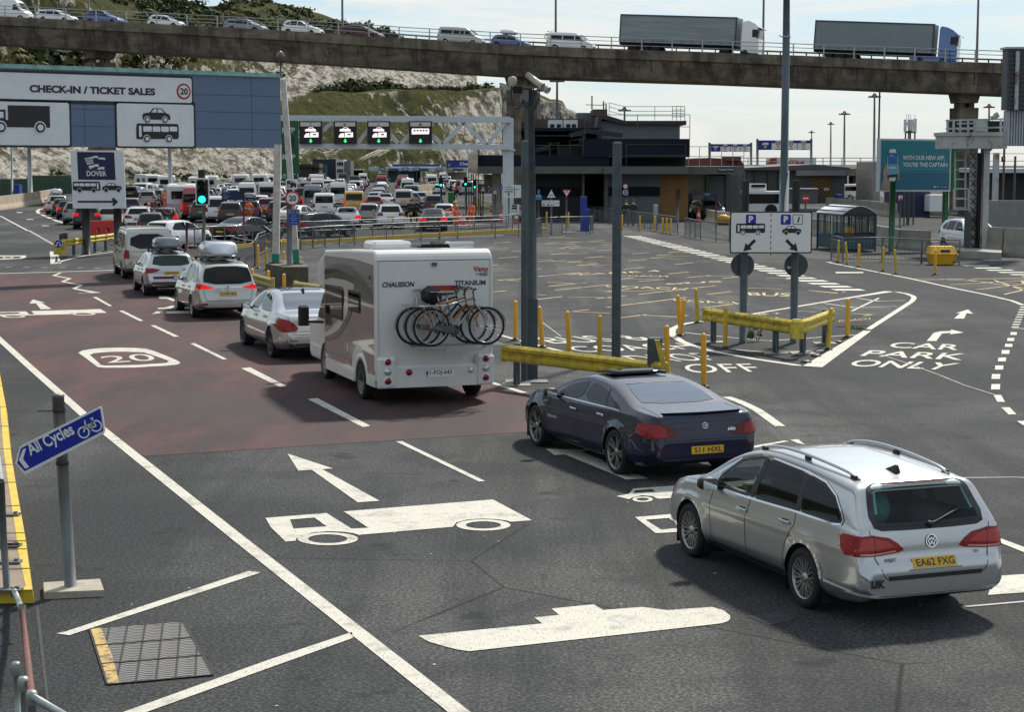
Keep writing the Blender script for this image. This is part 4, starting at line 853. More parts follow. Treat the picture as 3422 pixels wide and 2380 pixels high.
c.wheels('multi');c.mirror(3.24,.995,M_BLK,(.17,.23,.16));c.handles([(2.52,.815),(1.55,.855)])
for sg in(1,-1):
 zz=lambda x:c.hit('T',x,sg*.52)[0].z
 mb=MB();q=[(x-c.L/2,sg*(.565-.03*((x-1.7)/1.2)**2),zz(x)+d)for x,d in((.62,.0),(.75,.03),(1.2,.045),(1.7,.05),(2.2,.045),(2.6,.025),(2.74,-.005))];mb.tube([tuple(v)for v in cat(q,24)],.019,8);mb.m=1
 for x in(.70,1.65,2.62):mb.box((x-c.L/2,sg*.555,zz(x)+.01),(.10,.03,.045))
 mb.build('roof_rail',[P_SILVER,M_BLK],c.root)
l,_=c.hit('T',.85,0);mb=MB();mb.hexa([(.74-c.L/2,-.03,l.z-.005),(.98-c.L/2,-.03,l.z-.002),(.98-c.L/2,.03,l.z-.002),(.74-c.L/2,.03,l.z-.005),(.75-c.L/2,-.006,l.z+.075),(.79-c.L/2,-.006,l.z+.075),(.79-c.L/2,.006,l.z+.075),(.75-c.L/2,.006,l.z+.075)]);mb.build('aerial',M_BLK,c.root)
l,_=c.hit('B',-.05,1.04);mb=MB();X=-c.L/2
def rz_(y,z,o=.03):q=c.hit('B',y,z)[0];return(q.x+X-o,q.y,q.z)
mb.tube([rz_(.0,1.03,.02),rz_(-.08,1.05),rz_(-.3,1.12),rz_(-.42,1.15)],.013,6);mb.lathe([(.03,0),(.03,-.04),(.001,-.05)],(rz_(0,1.03,0)),10,'X');mb.build('wiper',M_BLK,c.root)
mb=MB();mb.box((-.2,0,.36),(3.6,1.5,.04));mb.box((1.0,0,.78),(.5,1.45,.34));mb.box((-1.45,0,.62),(1.3,1.3,.5));mb.build('cabin_floor',M_INT,c.root);seats(c,(2.75,1.75),zs=.62)
mb=MB();mb.tube([(.62+.03*math.cos(a),-.36+.18*math.cos(a),.93+.17*math.sin(a))for a in[2*PI*k/16 for k in range(17)]],.014,6);mb.build('steering_wheel',M_INT,c.root);mb=MB();mb.bbox((.72,.42,.95),(.10,.30,.09),.02);mb.box((.30,.70,.88),(.9,.05,.14));mb.build('dashboard',M_INTL,c.root)
M_BAGT=mat('teal_bag',(.10,.26,.25),.6,var=.6,vscale=9,bump=.8,bscale=14);M_BAGM=mat('maroon_bag',(.16,.04,.07),.7,var=.4,vscale=8,bump=.8,bscale=14)
def sack(name,cx,cy,cz,rx,ry,rz2,m,parent,seed):
 mb=MB();mb.smooth=True;V=[];n=14;r0=random.Random(seed)
 for i in range(9):
  th=PI*i/8
  for k in range(n):
   a=2*PI*k/n;d=Vector((math.cos(a)*math.sin(th),math.sin(a)*math.sin(th),-math.cos(th)));f=1+.22*noise.noise(d*2.2+Vector((seed,0,0)));V.append((cx+d.x*rx*f,cy+d.y*ry*f,cz+d.z*rz2*f))
 mb.add(V,[(i*n+k,i*n+(k+1)%n,(i+1)*n+(k+1)%n,(i+1)*n+k)for i in range(8)for k in range(n)]);return mb.build(name,m,parent)
sack('luggage',-1.68,.36,1.10,.22,.22,.22,M_BAGT,c.root,3);sack('luggage',-1.72,-.30,1.0,.22,.26,.14,M_BAGM,c.root,8)
c.decal('F',[(-.80,.66),(-.50,.62),(-.52,.74),(-.78,.80)],M_CLEARL,'headlight',.006,both='y');c.decal('F',[(-.4,.5),(.4,.5),(.45,.68),(-.45,.68)],M_BLK,'grille',.006)
c.place(g('c2',905,1112),math.radians(90+20.6),sc=.935);PASSAT=c
sp=dict(L=5.01,H=1.39,hw=.945,xr=1.08,xf=4.05,r=.338,R=.378,top=[(0,.46),(-.0,.60),(.03,.70),(.055,.86),(.085,.965),(.13,.985),(.45,1.015),(.74,1.045),(1.2,1.175),(1.7,1.285),(2.2,1.325),(2.65,1.315),(3.05,1.235),(3.5,1.06),(3.72,.975),(4.1,.93),(4.5,.84),(4.82,.70),(4.97,.56),(5.01,.44)],bot=[(0,.33),(.2,.25),(.6,.20),(4.4,.20),(4.8,.22),(5.01,.30)],belt=[(0,.58),(.06,.84),(.12,.95),(.5,.972),(1.2,.965),(2.4,.925),(3.4,.90),(3.75,.905),(4.2,.88),(4.6,.77),(5.01,.42)],rear=(.65,.74),front=(1.2,.62),tum=.52,crease=.66,turn=.075,drop=.075)
c=Car('coupe_car','dark navy four-door coupe with raised sunroof, behind the silver estate',sp,P_NAVY,N=150,side=18,gh=10,roof=13)
W1=[(3.36,.93),(3.22,1.03),(2.90,1.155),(2.50,1.225),(2.40,1.23),(2.46,.94)];W2=[(2.39,.945),(2.33,1.235),(1.98,1.22),(1.62,1.145),(1.32,1.03),(1.25,.985),(1.32,.965)]
c.decal('S',chaikin(W1,2),G_DARK,'side_window',.005);c.decal('S',chaikin(W2,2),G_DARK,'side_window',.005);c.strip('S',[(1.55,.965),(1.66,1.20)],.02,M_BLK,'window_divider',.007)
c.decal('S',[(1.02,.955),(1.23,.965),(1.33,1.06),(1.22,1.03)],M_BLK,'window_corner',.006);c.strip('S',[(3.45,.915),(2.4,.93),(1.25,.952),(1.05,.95)],.014,M_CHROME,'window_trim',.007)
RW=[(.80,-.60),(.80,.60),(1.12,.585),(1.45,.53),(1.60,.47),(1.60,-.47),(1.45,-.53),(1.12,-.585)]
c.decal('T',chaikin(RW,1),G_MIRR,'rear_window',.005);c.decal('T',[(2.95,-.52),(2.95,.52),(3.35,.60),(3.62,.62),(3.62,-.62),(3.35,-.60)],G_DARK,'windscreen',.005);c.strip('T',[(1.63,.5),(1.63,-.5)],.03,M_BLK,'window_trim',.007)
c.strip('S',[(3.55,.90),(3.56,.6),(3.45,.28)],.009);c.strip('S',[(2.43,.925),(2.48,.6),(2.42,.27)],.009);c.strip('S',[(1.32,.95),(1.42,.72),(1.56,.52),(1.52,.30)],.009);c.strip('S',[(3.4,.262),(1.55,.262)],.012);c.strip('B',[(.72,.90),(.66,.62),(-.66,.62),(-.72,.90)],.012);c.strip('T',[(.12,.70),(.70,.68)],.01);c.strip('T',[(.12,-.70),(.70,-.68)],.01)
TLb=[(.40,.71),(.55,.665),(.86,.655),(.93,.72),(.915,.86),(.74,.88),(.52,.80)]
c.decal('B',TLb,M_TAILD,'tail_light',.011,.045,both='y');c.decal('B',[(.62,.68),(.86,.67),(.92,.73),(.9,.84),(.76,.86),(.64,.80)],M_TAIL,'lamp_lens',.014,.05,both='y');c.decal('S',[(.09,.66),(.30,.70),(.42,.80),(.36,.86),(.09,.87)],M_TAIL,'tail_light',.0115,.05)
c.decal('B',[(-.86,.50),(-.55,.50),(-.55,.515),(-.86,.52)],M_TAILD,'reflector',.006,both='y');c.decal('B',[(-.70,.27),(.70,.27),(.76,.36),(.5,.38),(-.5,.38),(-.76,.36)],M_BLK,'diffuser',.006)
mb=MB();
for i in range(13):
 y=-.62+1.24*i/12;q,_=c.hit('T',.17+.05*(y/.62)**2,y);mb.v.append((q.x-.09-c.L/2,y,q.z+.022));mb.v.append((q.x+.04-c.L/2,y,q.z+.004));mb.v.append((q.x-.07-c.L/2,y,q.z-.01))
for i in range(12):
 for j in range(3):mb.f.append([3*i+j,3*i+(j+1)%3,3*i+3+(j+1)%3,3*i+3+j]);mb.mi.append(0);mb.sm.append(False)
mb.build('boot_spoiler',P_BLACK,c.root)
mb=MB();V=[]
for i in range(9):
 for j in range(7):
  x=2.12+.62*i/8;y=-.44+.88*j/6;q,_=c.hit('T',x,y);V.append((x-c.L/2,y,q.z+.02+.025*math.sin(PI*(i/8)**.6)))
mb.smooth=True;mb.add(V,[(i*7+j,(i+1)*7+j,(i+1)*7+j+1,i*7+j+1)for i in range(8)for j in range(6)]);o=mb.build('sunroof',G_DARK,c.root);md=o.modifiers.new('s','SOLIDIFY');md.thickness=-.03
c.plate('S11 HXL',.475,y=-.02);ctext(c,'640d',-.36,.73,.045,M_CHROME,'model_lettering',.15,.02)
l,n_=c.hit('B',0,.82);p=Panel(Vector((l.x-.02-c.L/2,.045,.775)),(0,-1,0),(.2,0,1),.003);p.plate(circ(.045,.045,.045,20),M_CHROME,.015);p.disc(.045,.045,.036,M_INK,1);p.disc(.045,.045,.024,mat('badge_blue',(.05,.18,.5),.4),2);p.rect(.045,.045,.062,.062,M_PLATEW,3);p.rect(.028,.028,.045,.045,M_PLATEW,3);p.mb.build('badge',p.mats,c.root)
c.wheels('five',mat('grey_rim',(.30,.30,.29),.3,metal=.7),.245);c.mirror(3.34,.965,M_BLK,(.16,.22,.15));c.handles([(2.60,.80),(1.62,.83)],M_CHROME);c.strip('S',[(3.78,.77),(3.62,.80)],.03,M_CHROME,'side_vent',.006);c.strip('S',[(3.3,.245),(1.6,.25)],.05,M_BLK,'sill_trim',.004)
c.decal('F',[(-.86,.62),(-.50,.58),(-.5,.68),(-.84,.74)],M_CLEARL,'headlight',.006,both='y')
c.place(g('c1',905,985),math.radians(90+22.5),sc=.96);BMW=c
sp=dict(L=5.12,H=1.49,hw=.95,xr=1.10,xf=4.135,r=.345,R=.385,top=[(0,.46),(0,.62),(.05,.80),(.09,.98),(.15,1.02),(.5,1.055),(.86,1.09),(1.35,1.29),(1.85,1.445),(2.4,1.49),(2.85,1.465),(3.25,1.34),(3.75,1.09),(3.9,1.05),(4.3,.97),(4.7,.85),(4.98,.68),(5.1,.54),(5.12,.44)],bot=[(0,.33),(.2,.26),(.6,.22),(4.5,.22),(5.12,.30)],belt=[(0,.60),(.07,.86),(.14,.96),(.5,1.0),(1.3,1.0),(3.5,.95),(3.85,.965),(4.4,.90),(4.8,.76),(5.12,.42)],rear=(.75,.70),front=(1.1,.62),tum=.46,crease=.68,turn=.075)
c=Car('saloon_car','silver saloon half hidden by the left side of the white motorhome',sp,P_SILVER,N=130)
W1=[(3.52,.985),(3.40,1.10),(3.08,1.29),(2.66,1.385),(2.56,1.39),(2.62,.99)];W2=[(2.54,.99),(2.48,1.395),(2.05,1.37),(1.66,1.26),(1.36,1.08),(1.32,1.03),(1.40,1.01)]
for w in(W1,W2):c.decal('S',chaikin(w),G_DARK,'side_window',.005)
c.decal('T',[(.92,-.62),(.92,.62),(1.3,.59),(1.72,.50),(1.72,-.50),(1.3,-.59)],G_MIRR,'rear_window',.005);c.decal('T',[(3.15,-.54),(3.15,.54),(3.76,.64),(3.76,-.64)],G_DARK,'windscreen',.005);c.decal('T',[(1.95,-.48),(1.95,.48),(2.95,.48),(2.95,-.48)],G_DARK,'glass_roof',.005)
c.strip('S',[(3.6,.97),(2.5,.98),(1.35,.995),(1.28,1.04),(1.62,1.28),(2.05,1.40),(2.5,1.42),(2.7,1.41),(3.1,1.32),(3.44,1.12)],.016,M_CHROME,'window_trim',.007)
c.strip('S',[(3.68,.94),(3.68,.6),(3.55,.3)],.009);c.strip('S',[(2.58,.98),(2.6,.6),(2.5,.3)],.009);c.strip('S',[(1.36,.99),(1.45,.75),(1.6,.55),(1.56,.3)],.009);c.strip('B',[(.74,.95),(.62,.60),(-.62,.60),(-.74,.95)],.012)
c.decal('B',chaikin([(.50,.70),(.80,.64),(.94,.68),(.94,.90),(.86,.96),(.66,.88)],1),M_TAIL,'tail_light',.011,.045,both='y');c.decal('S',chaikin([(.09,.66),(.30,.70),(.52,.84),(.50,.92),(.09,.94)],1),M_TAIL,'tail_light',.0115,.045)
c.decal('B',[(-.80,.33),(.80,.33),(.74,.40),(-.74,.40)],M_CHROME,'exhaust_trim',.006);c.decal('B',[(-.75,.34),(.75,.34),(.7,.385),(-.7,.385)],M_BLK,'diffuser',.009);c.decal('B',[(-.8,.45),(-.55,.45),(-.55,.47),(-.8,.47)],M_TAILD,'reflector',.006,both='y')
c.strip('B',[(-.40,.93),(.40,.93)],.03,M_CHROME,'boot_trim',.008);c.plate('LK15 OZA',.76);c.wheels('five',M_ALLOYD,.25);c.mirror(3.5,1.02,M_BLK);c.handles([(2.75,.86),(1.75,.89)],M_CHROME)
l,_=c.hit('T',1.85,0);mb=MB();X=1.85-c.L/2;mb.hexa([(X-.1,-.03,l.z-.01),(X+.12,-.03,l.z),(X+.12,.03,l.z),(X-.1,.03,l.z-.01),(X-.09,-.006,l.z+.075),(X-.05,-.006,l.z+.075),(X-.05,.006,l.z+.075),(X-.09,.006,l.z+.075)]);mb.build('aerial',M_BLK,c.root)
c.place(g('b4',1590,1305),math.radians(90+20));MERC=c
sp=dict(L=4.66,H=1.68,hw=.935,xr=.98,xf=3.74,r=.33,R=.375,top=[(0,.46),(.01,.62),(.05,.72),(.07,.90),(.10,1.04),(.20,1.30),(.30,1.52),(.37,1.585),(.5,1.60),(1.0,1.65),(1.7,1.68),(2.2,1.665),(2.65,1.585),(3.1,1.38),(3.6,1.12),(3.8,1.04),(4.1,.96),(4.4,.80),(4.6,.62),(4.66,.45)],bot=[(0,.34),(.2,.27),(.5,.23),(4.2,.23),(4.66,.3)],belt=[(0,.62),(.08,.9),(.12,1.0),(.6,1.02),(2.0,.98),(3.4,.94),(3.8,.96),(4.2,.86),(4.66,.42)],rear=(.7,.76),tum=.38,crease=.72)
def roof_box(name,label,L,w,h,m,parent_car,x,loz,dark):
 """box in its own frame, nose forward; two bars and feet underneath"""
 t=thing(name,label,'roof box');N_=22;V=[];mb=MB();mb.smooth=True;n=16
 for i in range(N_+1):
  f=i/N_;u=2*f-1;wd=w/2*(1-abs(u)**5)**.35*(1-.12*max(0,u));hh=h*(1-max(0,u)**2.2*.75-.15*max(0,-u)**4)*(1-abs(u)**14)**.5
  for k in range(n):
   a=2*PI*k/n;ca,sa=math.cos(a),math.sin(a);y=wd*math.copysign(abs(ca)**.45,ca);z=(hh*.72 if sa>0 else h*.28*(1-abs(u)**6)**.5)*math.copysign(abs(sa)**.55,sa)+h*.28;V.append((u*L/2,y,z))
 mb.add(V,[(i*n+k,i*n+(k+1)%n,(i+1)*n+(k+1)%n,(i+1)*n+k)for i in range(N_)for k in range(n)]);mb.smooth=False;mb.f.append(list(range(n-1,-1,-1)));mb.mi.append(0);mb.sm.append(False);mb.build('lid',m,t)
 mb=MB()
 for sx in(-.45,.45):
  mb.box((sx,0,-.035),(.06,1.16,.03))
  for sy in(-.54,.54):mb.hexa([(sx-.05,sy-.03,-.11),(sx+.05,sy-.03,-.11),(sx+.05,sy+.03,-.11),(sx-.05,sy+.03,-.11),(sx-.035,sy-.03,-.03),(sx+.035,sy-.03,-.03),(sx+.035,sy+.03,-.03),(sx-.035,sy+.03,-.03)])
 for sy in(-.2,.2):mb.box((0,sy,-.02),(L*.6,.1,.03))
 mb.build('roof_bars',M_BLK,t)
 mb=MB();q=[]
 for k in range(n):pass
 for sg in(1,-1):
  P_=[]
  for i in range(1,N_):u=2*i/N_-1;wd=w/2*(1-abs(u)**5)**.35*(1-.12*max(0,u));P_.append((u*L/2,sg*(wd+.004),h*.28))
  mb.tube(P_,.012,6)
 mb.build('seam_trim',dark,t)
 r=parent_car.root;x_=x-parent_car.L/2;k_=r.scale[0];x_*=k_;zt=parent_car.hit('T',x,.0)[0].z*k_+loz;ca,sa=math.cos(r.rotation_euler.z),math.sin(r.rotation_euler.z);t.location=(r.location.x+x_*ca,r.location.y+x_*sa,zt);t.rotation_euler=r.rotation_euler;return t
c=Car('people_carrier','silver people carrier with brake lights on and a pale roof box',sp,P_CHAMP,N=120)
W1=[(3.35,.985),(3.25,1.12),(2.85,1.40),(2.42,1.53),(2.32,1.54),(2.38,1.0)];W2=[(2.30,1.0),(2.24,1.545),(1.45,1.53),(1.38,1.03)];W3=[(1.30,1.035),(1.37,1.525),(.95,1.48),(.60,1.33),(.44,1.12),(.50,1.05)]
for w in(W1,W2,W3):c.decal('S',chaikin(w,1),G_DARK,'side_window',.005)
c.strip('S',[(2.34,1.0),(2.28,1.545)],.07,M_BLK,'door_pillar',.006);c.decal('B',chaikin([(-.72,1.02),(.72,1.02),(.70,1.30),(.60,1.53),(-.60,1.53),(-.70,1.30)],1),G_DARK,'rear_window',.005);c.decal('F',[(-.64,1.12),(.64,1.12),(.56,1.52),(-.56,1.52)],G_DARK,'windscreen',.005)
c.decal('B',[(.40,.93),(.60,.885),(.93,.885),(.93,1.0),(.76,1.04),(.62,.98)],M_BRAKE,'tail_light',.011,.045,both='y');c.decal('S',[(.09,.89),(.34,.93),(.46,1.03),(.30,1.05),(.09,1.02)],M_TAIL,'tail_light',.0115,.05)
c.strip('B',[(-.42,.935),(.42,.935)],.03,M_CHROME,'tailgate_trim',.008);l,n_=c.hit('B',0,.935);p=Panel(Vector((l.x-.03-c.L/2,.06,.875)),(0,-1,0),(.1,0,1),.003);p.plate(circ(.06,.06,.06,20),M_CHROME,.015);p.disc(.06,.06,.042,M_ALLOYD,1);p.line([(.03,.075),(.06,.045),(.06,.078),(.09,.048)],.012,M_CHROME,2);p.mb.build('badge',p.mats,c.root)
c.strip('S',[(3.42,.94),(3.44,.6),(3.3,.3)],.009);c.strip('S',[(2.34,.98),(2.38,.6),(2.3,.3)],.009);c.strip('S',[(1.33,1.0),(1.32,.8),(1.45,.55),(1.4,.3)],.009);c.strip('B',[(.74,.98),(.68,.60),(.6,.545),(-.6,.545),(-.68,.60),(-.74,.98)],.012)
c.decal('B',[(-.82,.42),(-.6,.42),(-.62,.47),(-.82,.47)],M_TAILD,'reflector',.006,both='y');c.strip('B',[(-.86,.36),(-.5,.335),(.5,.335),(.86,.36)],.03,M_CHROME,'bumper_trim',.006);c.decal('B',[(-.7,.275),(.7,.275),(.75,.315),(-.75,.315)],M_BLK,'bumper_skirt',.006);c.strip('S',[(3.3,.28),(1.4,.28)],.06,M_BLK,'sill_trim',.004)
c.plate('DV62 SJO',.73);c.wheels('five',M_ALLOY);c.mirror(3.3,1.05,M_BLK);c.handles([(2.5,.86),(1.5,.89)])
c.place(g('b4',835,920),math.radians(90+19.5),sc=.965);ZAF=c
M_BOXP=carpaint('pale_silver_roof_box',(.50,.53,.58),.5,.35);M_BOXG=carpaint('slate_roof_box',(.10,.12,.14),.3,.4)
roof_box('roof_box','pale silver streamlined roof box on the people carrier with brake lights on',2.0,1.0,.46,M_BOXP,ZAF,1.75,.085,M_ALLOYD)
sp=dict(L=4.24,H=1.53,hw=.90,xr=.78,xf=3.43,r=.33,R=.375,top=[(0,.46),(.01,.62),(.05,.72),(.07,.92),(.12,1.06),(.26,1.27),(.37,1.42),(.46,1.455),(.9,1.505),(1.5,1.53),(2.0,1.51),(2.4,1.43),(2.8,1.25),(3.15,1.08),(3.3,1.03),(3.7,.96),(4.0,.82),(4.18,.64),(4.24,.45)],bot=[(0,.36),(.2,.30),(.5,.25),(3.8,.25),(4.24,.32)],belt=[(0,.62),(.08,.92),(.13,1.02),(.6,1.02),(2.0,.98),(3.1,.95),(3.4,.95),(3.8,.85),(4.24,.42)],rear=(.6,.78),tum=.42,crease=.7)
c=Car('crossover_car','silver crossover with a slate grey roof box, in front of the people carrier',sp,P_SILVER,N=110)
W1=[(2.95,.985),(2.85,1.09),(2.55,1.28),(2.15,1.39),(2.05,1.40),(2.1,1.0)];W2=[(2.02,1.0),(1.97,1.405),(1.25,1.39),(1.15,1.03)];W3=[(1.08,1.035),(1.17,1.38),(.85,1.34),(.55,1.17),(.50,1.06)]
for w in(W1,W2,W3):c.decal('S',chaikin(w,1),G_DARK,'side_window',.005)
c.decal('B',chaikin([(-.66,1.05),(.66,1.05),(.60,1.28),(.54,1.40),(-.54,1.40),(-.60,1.28)],1),G_TEAL,'rear_window',.005);c.decal('F',[(-.6,1.1),(.6,1.1),(.53,1.40),(-.53,1.40)],G_DARK,'windscreen',.005)
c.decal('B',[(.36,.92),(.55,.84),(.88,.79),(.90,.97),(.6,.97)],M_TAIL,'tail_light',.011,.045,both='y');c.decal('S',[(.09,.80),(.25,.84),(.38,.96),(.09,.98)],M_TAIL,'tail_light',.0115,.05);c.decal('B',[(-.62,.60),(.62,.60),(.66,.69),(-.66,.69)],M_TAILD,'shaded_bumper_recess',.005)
c.decal('B',[(-.7,.34),(.7,.34),(.78,.46),(.6,.50),(-.6,.50),(-.78,.46)],M_BLK,'bumper_skirt',.006);c.strip('B',[(-.66,.38),(-.5,.425),(.5,.425),(.66,.38)],.03,M_CHROME,'bumper_trim',.01);ctext(c,'S K O D A',.36,.945,.05,M_CHROME,'lettering',0,.03)
c.strip('S',[(3.0,.95),(3.02,.6),(2.9,.32)],.009);c.strip('S',[(2.06,.98),(2.1,.6),(2.0,.32)],.009);c.strip('S',[(1.1,1.0),(1.15,.7),(1.25,.5),(1.2,.33)],.009)
c.plate('LE69 DWO',.80);c.wheels('five',M_ALLOY);c.mirror(2.9,1.04,M_BLK);c.handles([(2.2,.86),(1.25,.89)]);c.strip('S',[(2.95,.31),(1.2,.31)],.07,M_BLK,'sill_trim',.004)
for sg in(1,-1):
 mb=MB();mb.tube([(x-c.L/2,sg*.54,c.hit('T',x,sg*.5)[0].z+d)for x,d in((.6,0),(.75,.05),(1.4,.06),(2.0,.04),(2.2,0))],.018,6);mb.build('roof_rail',M_CHROME,c.root)
c.place(g('b4',372,708),math.radians(90+18.5),sc=.955);SKO=c
roof_box('roof_box','slate grey squared roof box on the silver crossover',1.6,.92,.40,M_BOXG,SKO,1.25,.085,M_CHROME)
sp=dict(L=4.9,H=1.97,hw=.95,xr=.99,xf=3.99,r=.33,R=.38,top=[(0,.46),(0,.70),(.02,1.05),(.08,1.55),(.13,1.80),(.20,1.90),(.5,1.945),(1.5,1.97),(2.8,1.955),(3.2,1.90),(3.55,1.72),(4.1,1.30),(4.3,1.16),(4.65,1.02),(4.85,.80),(4.9,.45)],bot=[(0,.34),(.2,.28),(.5,.24),(4.5,.24),(4.9,.3)],belt=[(0,.62),(.05,1.1),(.12,1.16),(3.6,1.12),(4.2,1.10),(4.6,.96),(4.9,.42)],rear=(.28,.90),front=(.8,.7),tum=.14,crease=.55,turn=.04,sq=4)
VANSPEC=sp
def make_van(name,label,paint,plate=None,group=None,N=90):
 c=Car(name,label,VANSPEC,paint,N=N,catg='van',group=group)
 for w in([(3.95,1.14),(3.85,1.30),(3.45,1.62),(3.05,1.66),(3.05,1.16)],[(2.95,1.16),(2.95,1.68),(1.75,1.69),(1.75,1.17)],[(1.65,1.17),(1.65,1.69),(.40,1.67),(.36,1.18)]):c.decal('S',chaikin(w,1),G_DARK,'side_window',.005)
 c.decal('B',chaikin([(-.72,1.16),(.72,1.16),(.68,1.72),(-.68,1.72)],1),G_DARK,'rear_window',.005);c.decal('F',[(-.7,1.28),(.7,1.28),(.64,1.80),(-.64,1.80)],G_DARK,'windscreen',.005)
 c.decal('B',[(.74,.80),(.93,.80),(.93,1.12),(.76,1.12)],M_TAIL,'tail_light',.011,.045,both='y');c.decal('S',[(.02,.80),(.11,.80),(.11,1.12),(.04,1.12)],M_TAIL,'tail_light',.011,.05)
 c.strip('S',[(3.0,1.8),(3.0,.32)],.012);c.strip('S',[(1.7,1.8),(1.7,.32)],.012);c.strip('S',[(3.9,1.1),(3.85,.8)],.012);c.strip('B',[(-.74,1.05),(.74,1.05)],.012);c.strip('B',[(-.8,.60),(.8,.60)],.016)
 c.decal('B',[(-.8,.33),(.8,.33),(.84,.42),(-.84,.42)],M_BLK,'bumper_skirt',.006)
 if plate:c.plate(plate,.84)
 c.wheels('steel',M_ALLOY);c.mirror(3.8,1.28,M_BLK,(.18,.26,.30));c.handles([(3.1,1.0),(1.85,1.0)],M_BLK);return c
VAN=make_van('passenger_van','beige silver passenger van with dark rear window, ahead of the crossover',P_BEIGE,'BV19 KXT')
VAN.place(g('b4',168,545),math.radians(90+17.5))
# ================================================================ MOTORHOME, BICYCLES
def slab(mb,prof,y0,y1,r=.05,steps=3):
 """side profile (x, z) given a width from y0 to y1 with rounded side edges"""
 n=len(prof);ar=sum(prof[i][0]*prof[(i+1)%n][1]-prof[(i+1)%n][0]*prof[i][1]for i in range(n));sg=1 if ar>0 else-1
 def inset(d):
  o=[]
  for i in range(n):
   a,b,c=Vector(prof[i-1]),Vector(prof[i]),Vector(prof[(i+1)%n]);e1=(b-a).normalized();e2=(c-b).normalized();n1=Vector((-e1.y,e1.x));n2=Vector((-e2.y,e2.x));m=(n1+n2);m=m/max(.6,m.dot(n1))if m.length>1e-6 else n1
   p=b+m*d*sg;o.append((p.x,p.y))
  return o
 rings=[];S=1 if y1>y0 else-1
 for i in range(steps+1):a=PI/2*i/steps;rings.append((y0+S*r*(1-math.sin(a)),r*(1-math.cos(a))))
 rings=[(y0+S*r*(1-math.cos(PI/2*i/steps)),r*(1-math.sin(PI/2*i/steps)))for i in range(steps+1)];rings+=[(y1-(y-y0),d)for y,d in rings[::-1]]
 V=[];
 for y,d in rings:V+=[(x,y,z)for x,z in inset(d)]
 F=[];
 for i in range(len(rings)-1):
  for k in range(n):f=(i*n+k,i*n+(k+1)%n,(i+1)*n+(k+1)%n,(i+1)*n+k);F.append(f if sg*S>0 else f[::-1])
 mb.smooth=False;mb.add(V,F)
 for base,flip in((0,sg*S>0),((len(rings)-1)*n,sg*S<0)):
  P=[Vector((V[base+k][0],V[base+k][2],0))for k in range(n)]
  fs=[]
  for t in geometry.tessellate_polygon([P]):
   a,b,c=(P[i]for i in t);ccw=(b-a).cross(c-a).z>0;want=flip
   f=[base+i for i in t];fs.append(f if(ccw==(S>0))==(base!=0)or False else f[::-1])
  k0=len(mb.v)-len(V)
  for f in fs:mb.f.append([i+k0 for i in f]);mb.mi.append(mb.m);mb.sm.append(False)
 return mb
M_GRP=mat('motorhome_white',(.62,.62,.60),.35,coat=.3,var=.05,vscale=2);
def _taupe():
 s=NT('bronze_side_panel');n=s.noise(1.2,s.map((.35,1,1.4)),detail=3,dist=.6);s.set('Base Color',s.mix(s.ramp(n,.4,.6),(.15,.137,.122),(.18,.163,.146)));s.set('Metallic',.25);s.set('Roughness',.16);s.set('Coat Weight',1.0);s.bump(s.noise(.9,s.map((.4,1,1)),detail=1),.12,.4);return s.m
M_TAUPE=_taupe();M_TAUPE2=mat('pale_bronze_panel',(.20,.185,.165),.2,metal=.2,coat=1);M_NAVYV=mat('navy_vinyl',(.012,.018,.04),.3,coat=1);M_BLKV=mat('black_vinyl',(.012,.011,.010),.25,coat=1);M_WHITEV=mat('white_vinyl',(.50,.49,.46),.3,coat=.5)
RLM=g('b5',715,1580);HM=math.radians(109.2)
MH=thing('motorhome','white motorhome with bronze side panels and three bicycles on its rear rack','motorhome');_c,_s2=math.cos(HM),math.sin(HM)
MH.location=(RLM.x+1.3*_c+1.12*_s2,RLM.y+1.3*_s2-1.12*_c,0);MH.rotation_euler=(0,0,HM);SHF=Vector((-1.3,1.12,0))
def mpart(mb,name,m,parent=None):
 mb.v=[tuple(Vector(v)+SHF)for v in mb.v];return mb.build(name,m,parent or MH)
mb=MB();prof=[(-.97,.42),(-1.0,.50),(-1.0,2.60)]+[(-1.0+.22*(1-math.cos(a)),2.60+.22*math.sin(a))for a in[PI/2*k/6 for k in range(1,7)]]+[(1.0,2.76),(2.95,2.66),(2.95,.50),(2.9,.42)]
slab(mb,prof,0,-2.24,.05,4);mpart(mb,'body',M_GRP)
mb=MB();slab(mb,[(2.94,1.80),(2.94,2.66),(3.3,2.58),(3.65,2.42),(3.84,2.22),(3.86,2.08),(3.76,1.98),(3.5,1.88)],-.03,-2.21,.12,5);mpart(mb,'cab_overhang',M_GRP)
mb=MB();slab(mb,[(2.94,.42),(2.94,1.85),(3.55,1.86),(4.25,1.22),(4.65,1.10),(4.95,.88),(5.02,.45),(4.9,.30),(3.0,.30)],-.14,-2.10,.10,5);mpart(mb,'cab',M_GRP)
mb=MB();
for sy,u in((-.135,(-1,0,0)),(-2.105,(1,0,0))):
 p=Panel(Vector((0,sy,0))+SHF,u,(0,0,1),.004);f=-1 if u[0]<0 else 1
 p.poly([(f*x,z)for x,z in((3.1,1.22),(3.1,1.72),(3.6,1.74),(4.1,1.28),(4.1,1.22))],G_DARK,1);p.mb.build('cab_window',p.mats,MH)
mb=MB();mb.add([(4.22,-.30,1.26),(4.22,-1.94,1.26),(3.60,-1.9,1.84),(3.60,-.34,1.84)],[(0,1,2,3)]);mb.v=[(x+.03,y,z+.03)for x,y,z in mb.v];mpart(mb,'windscreen',G_DARK)
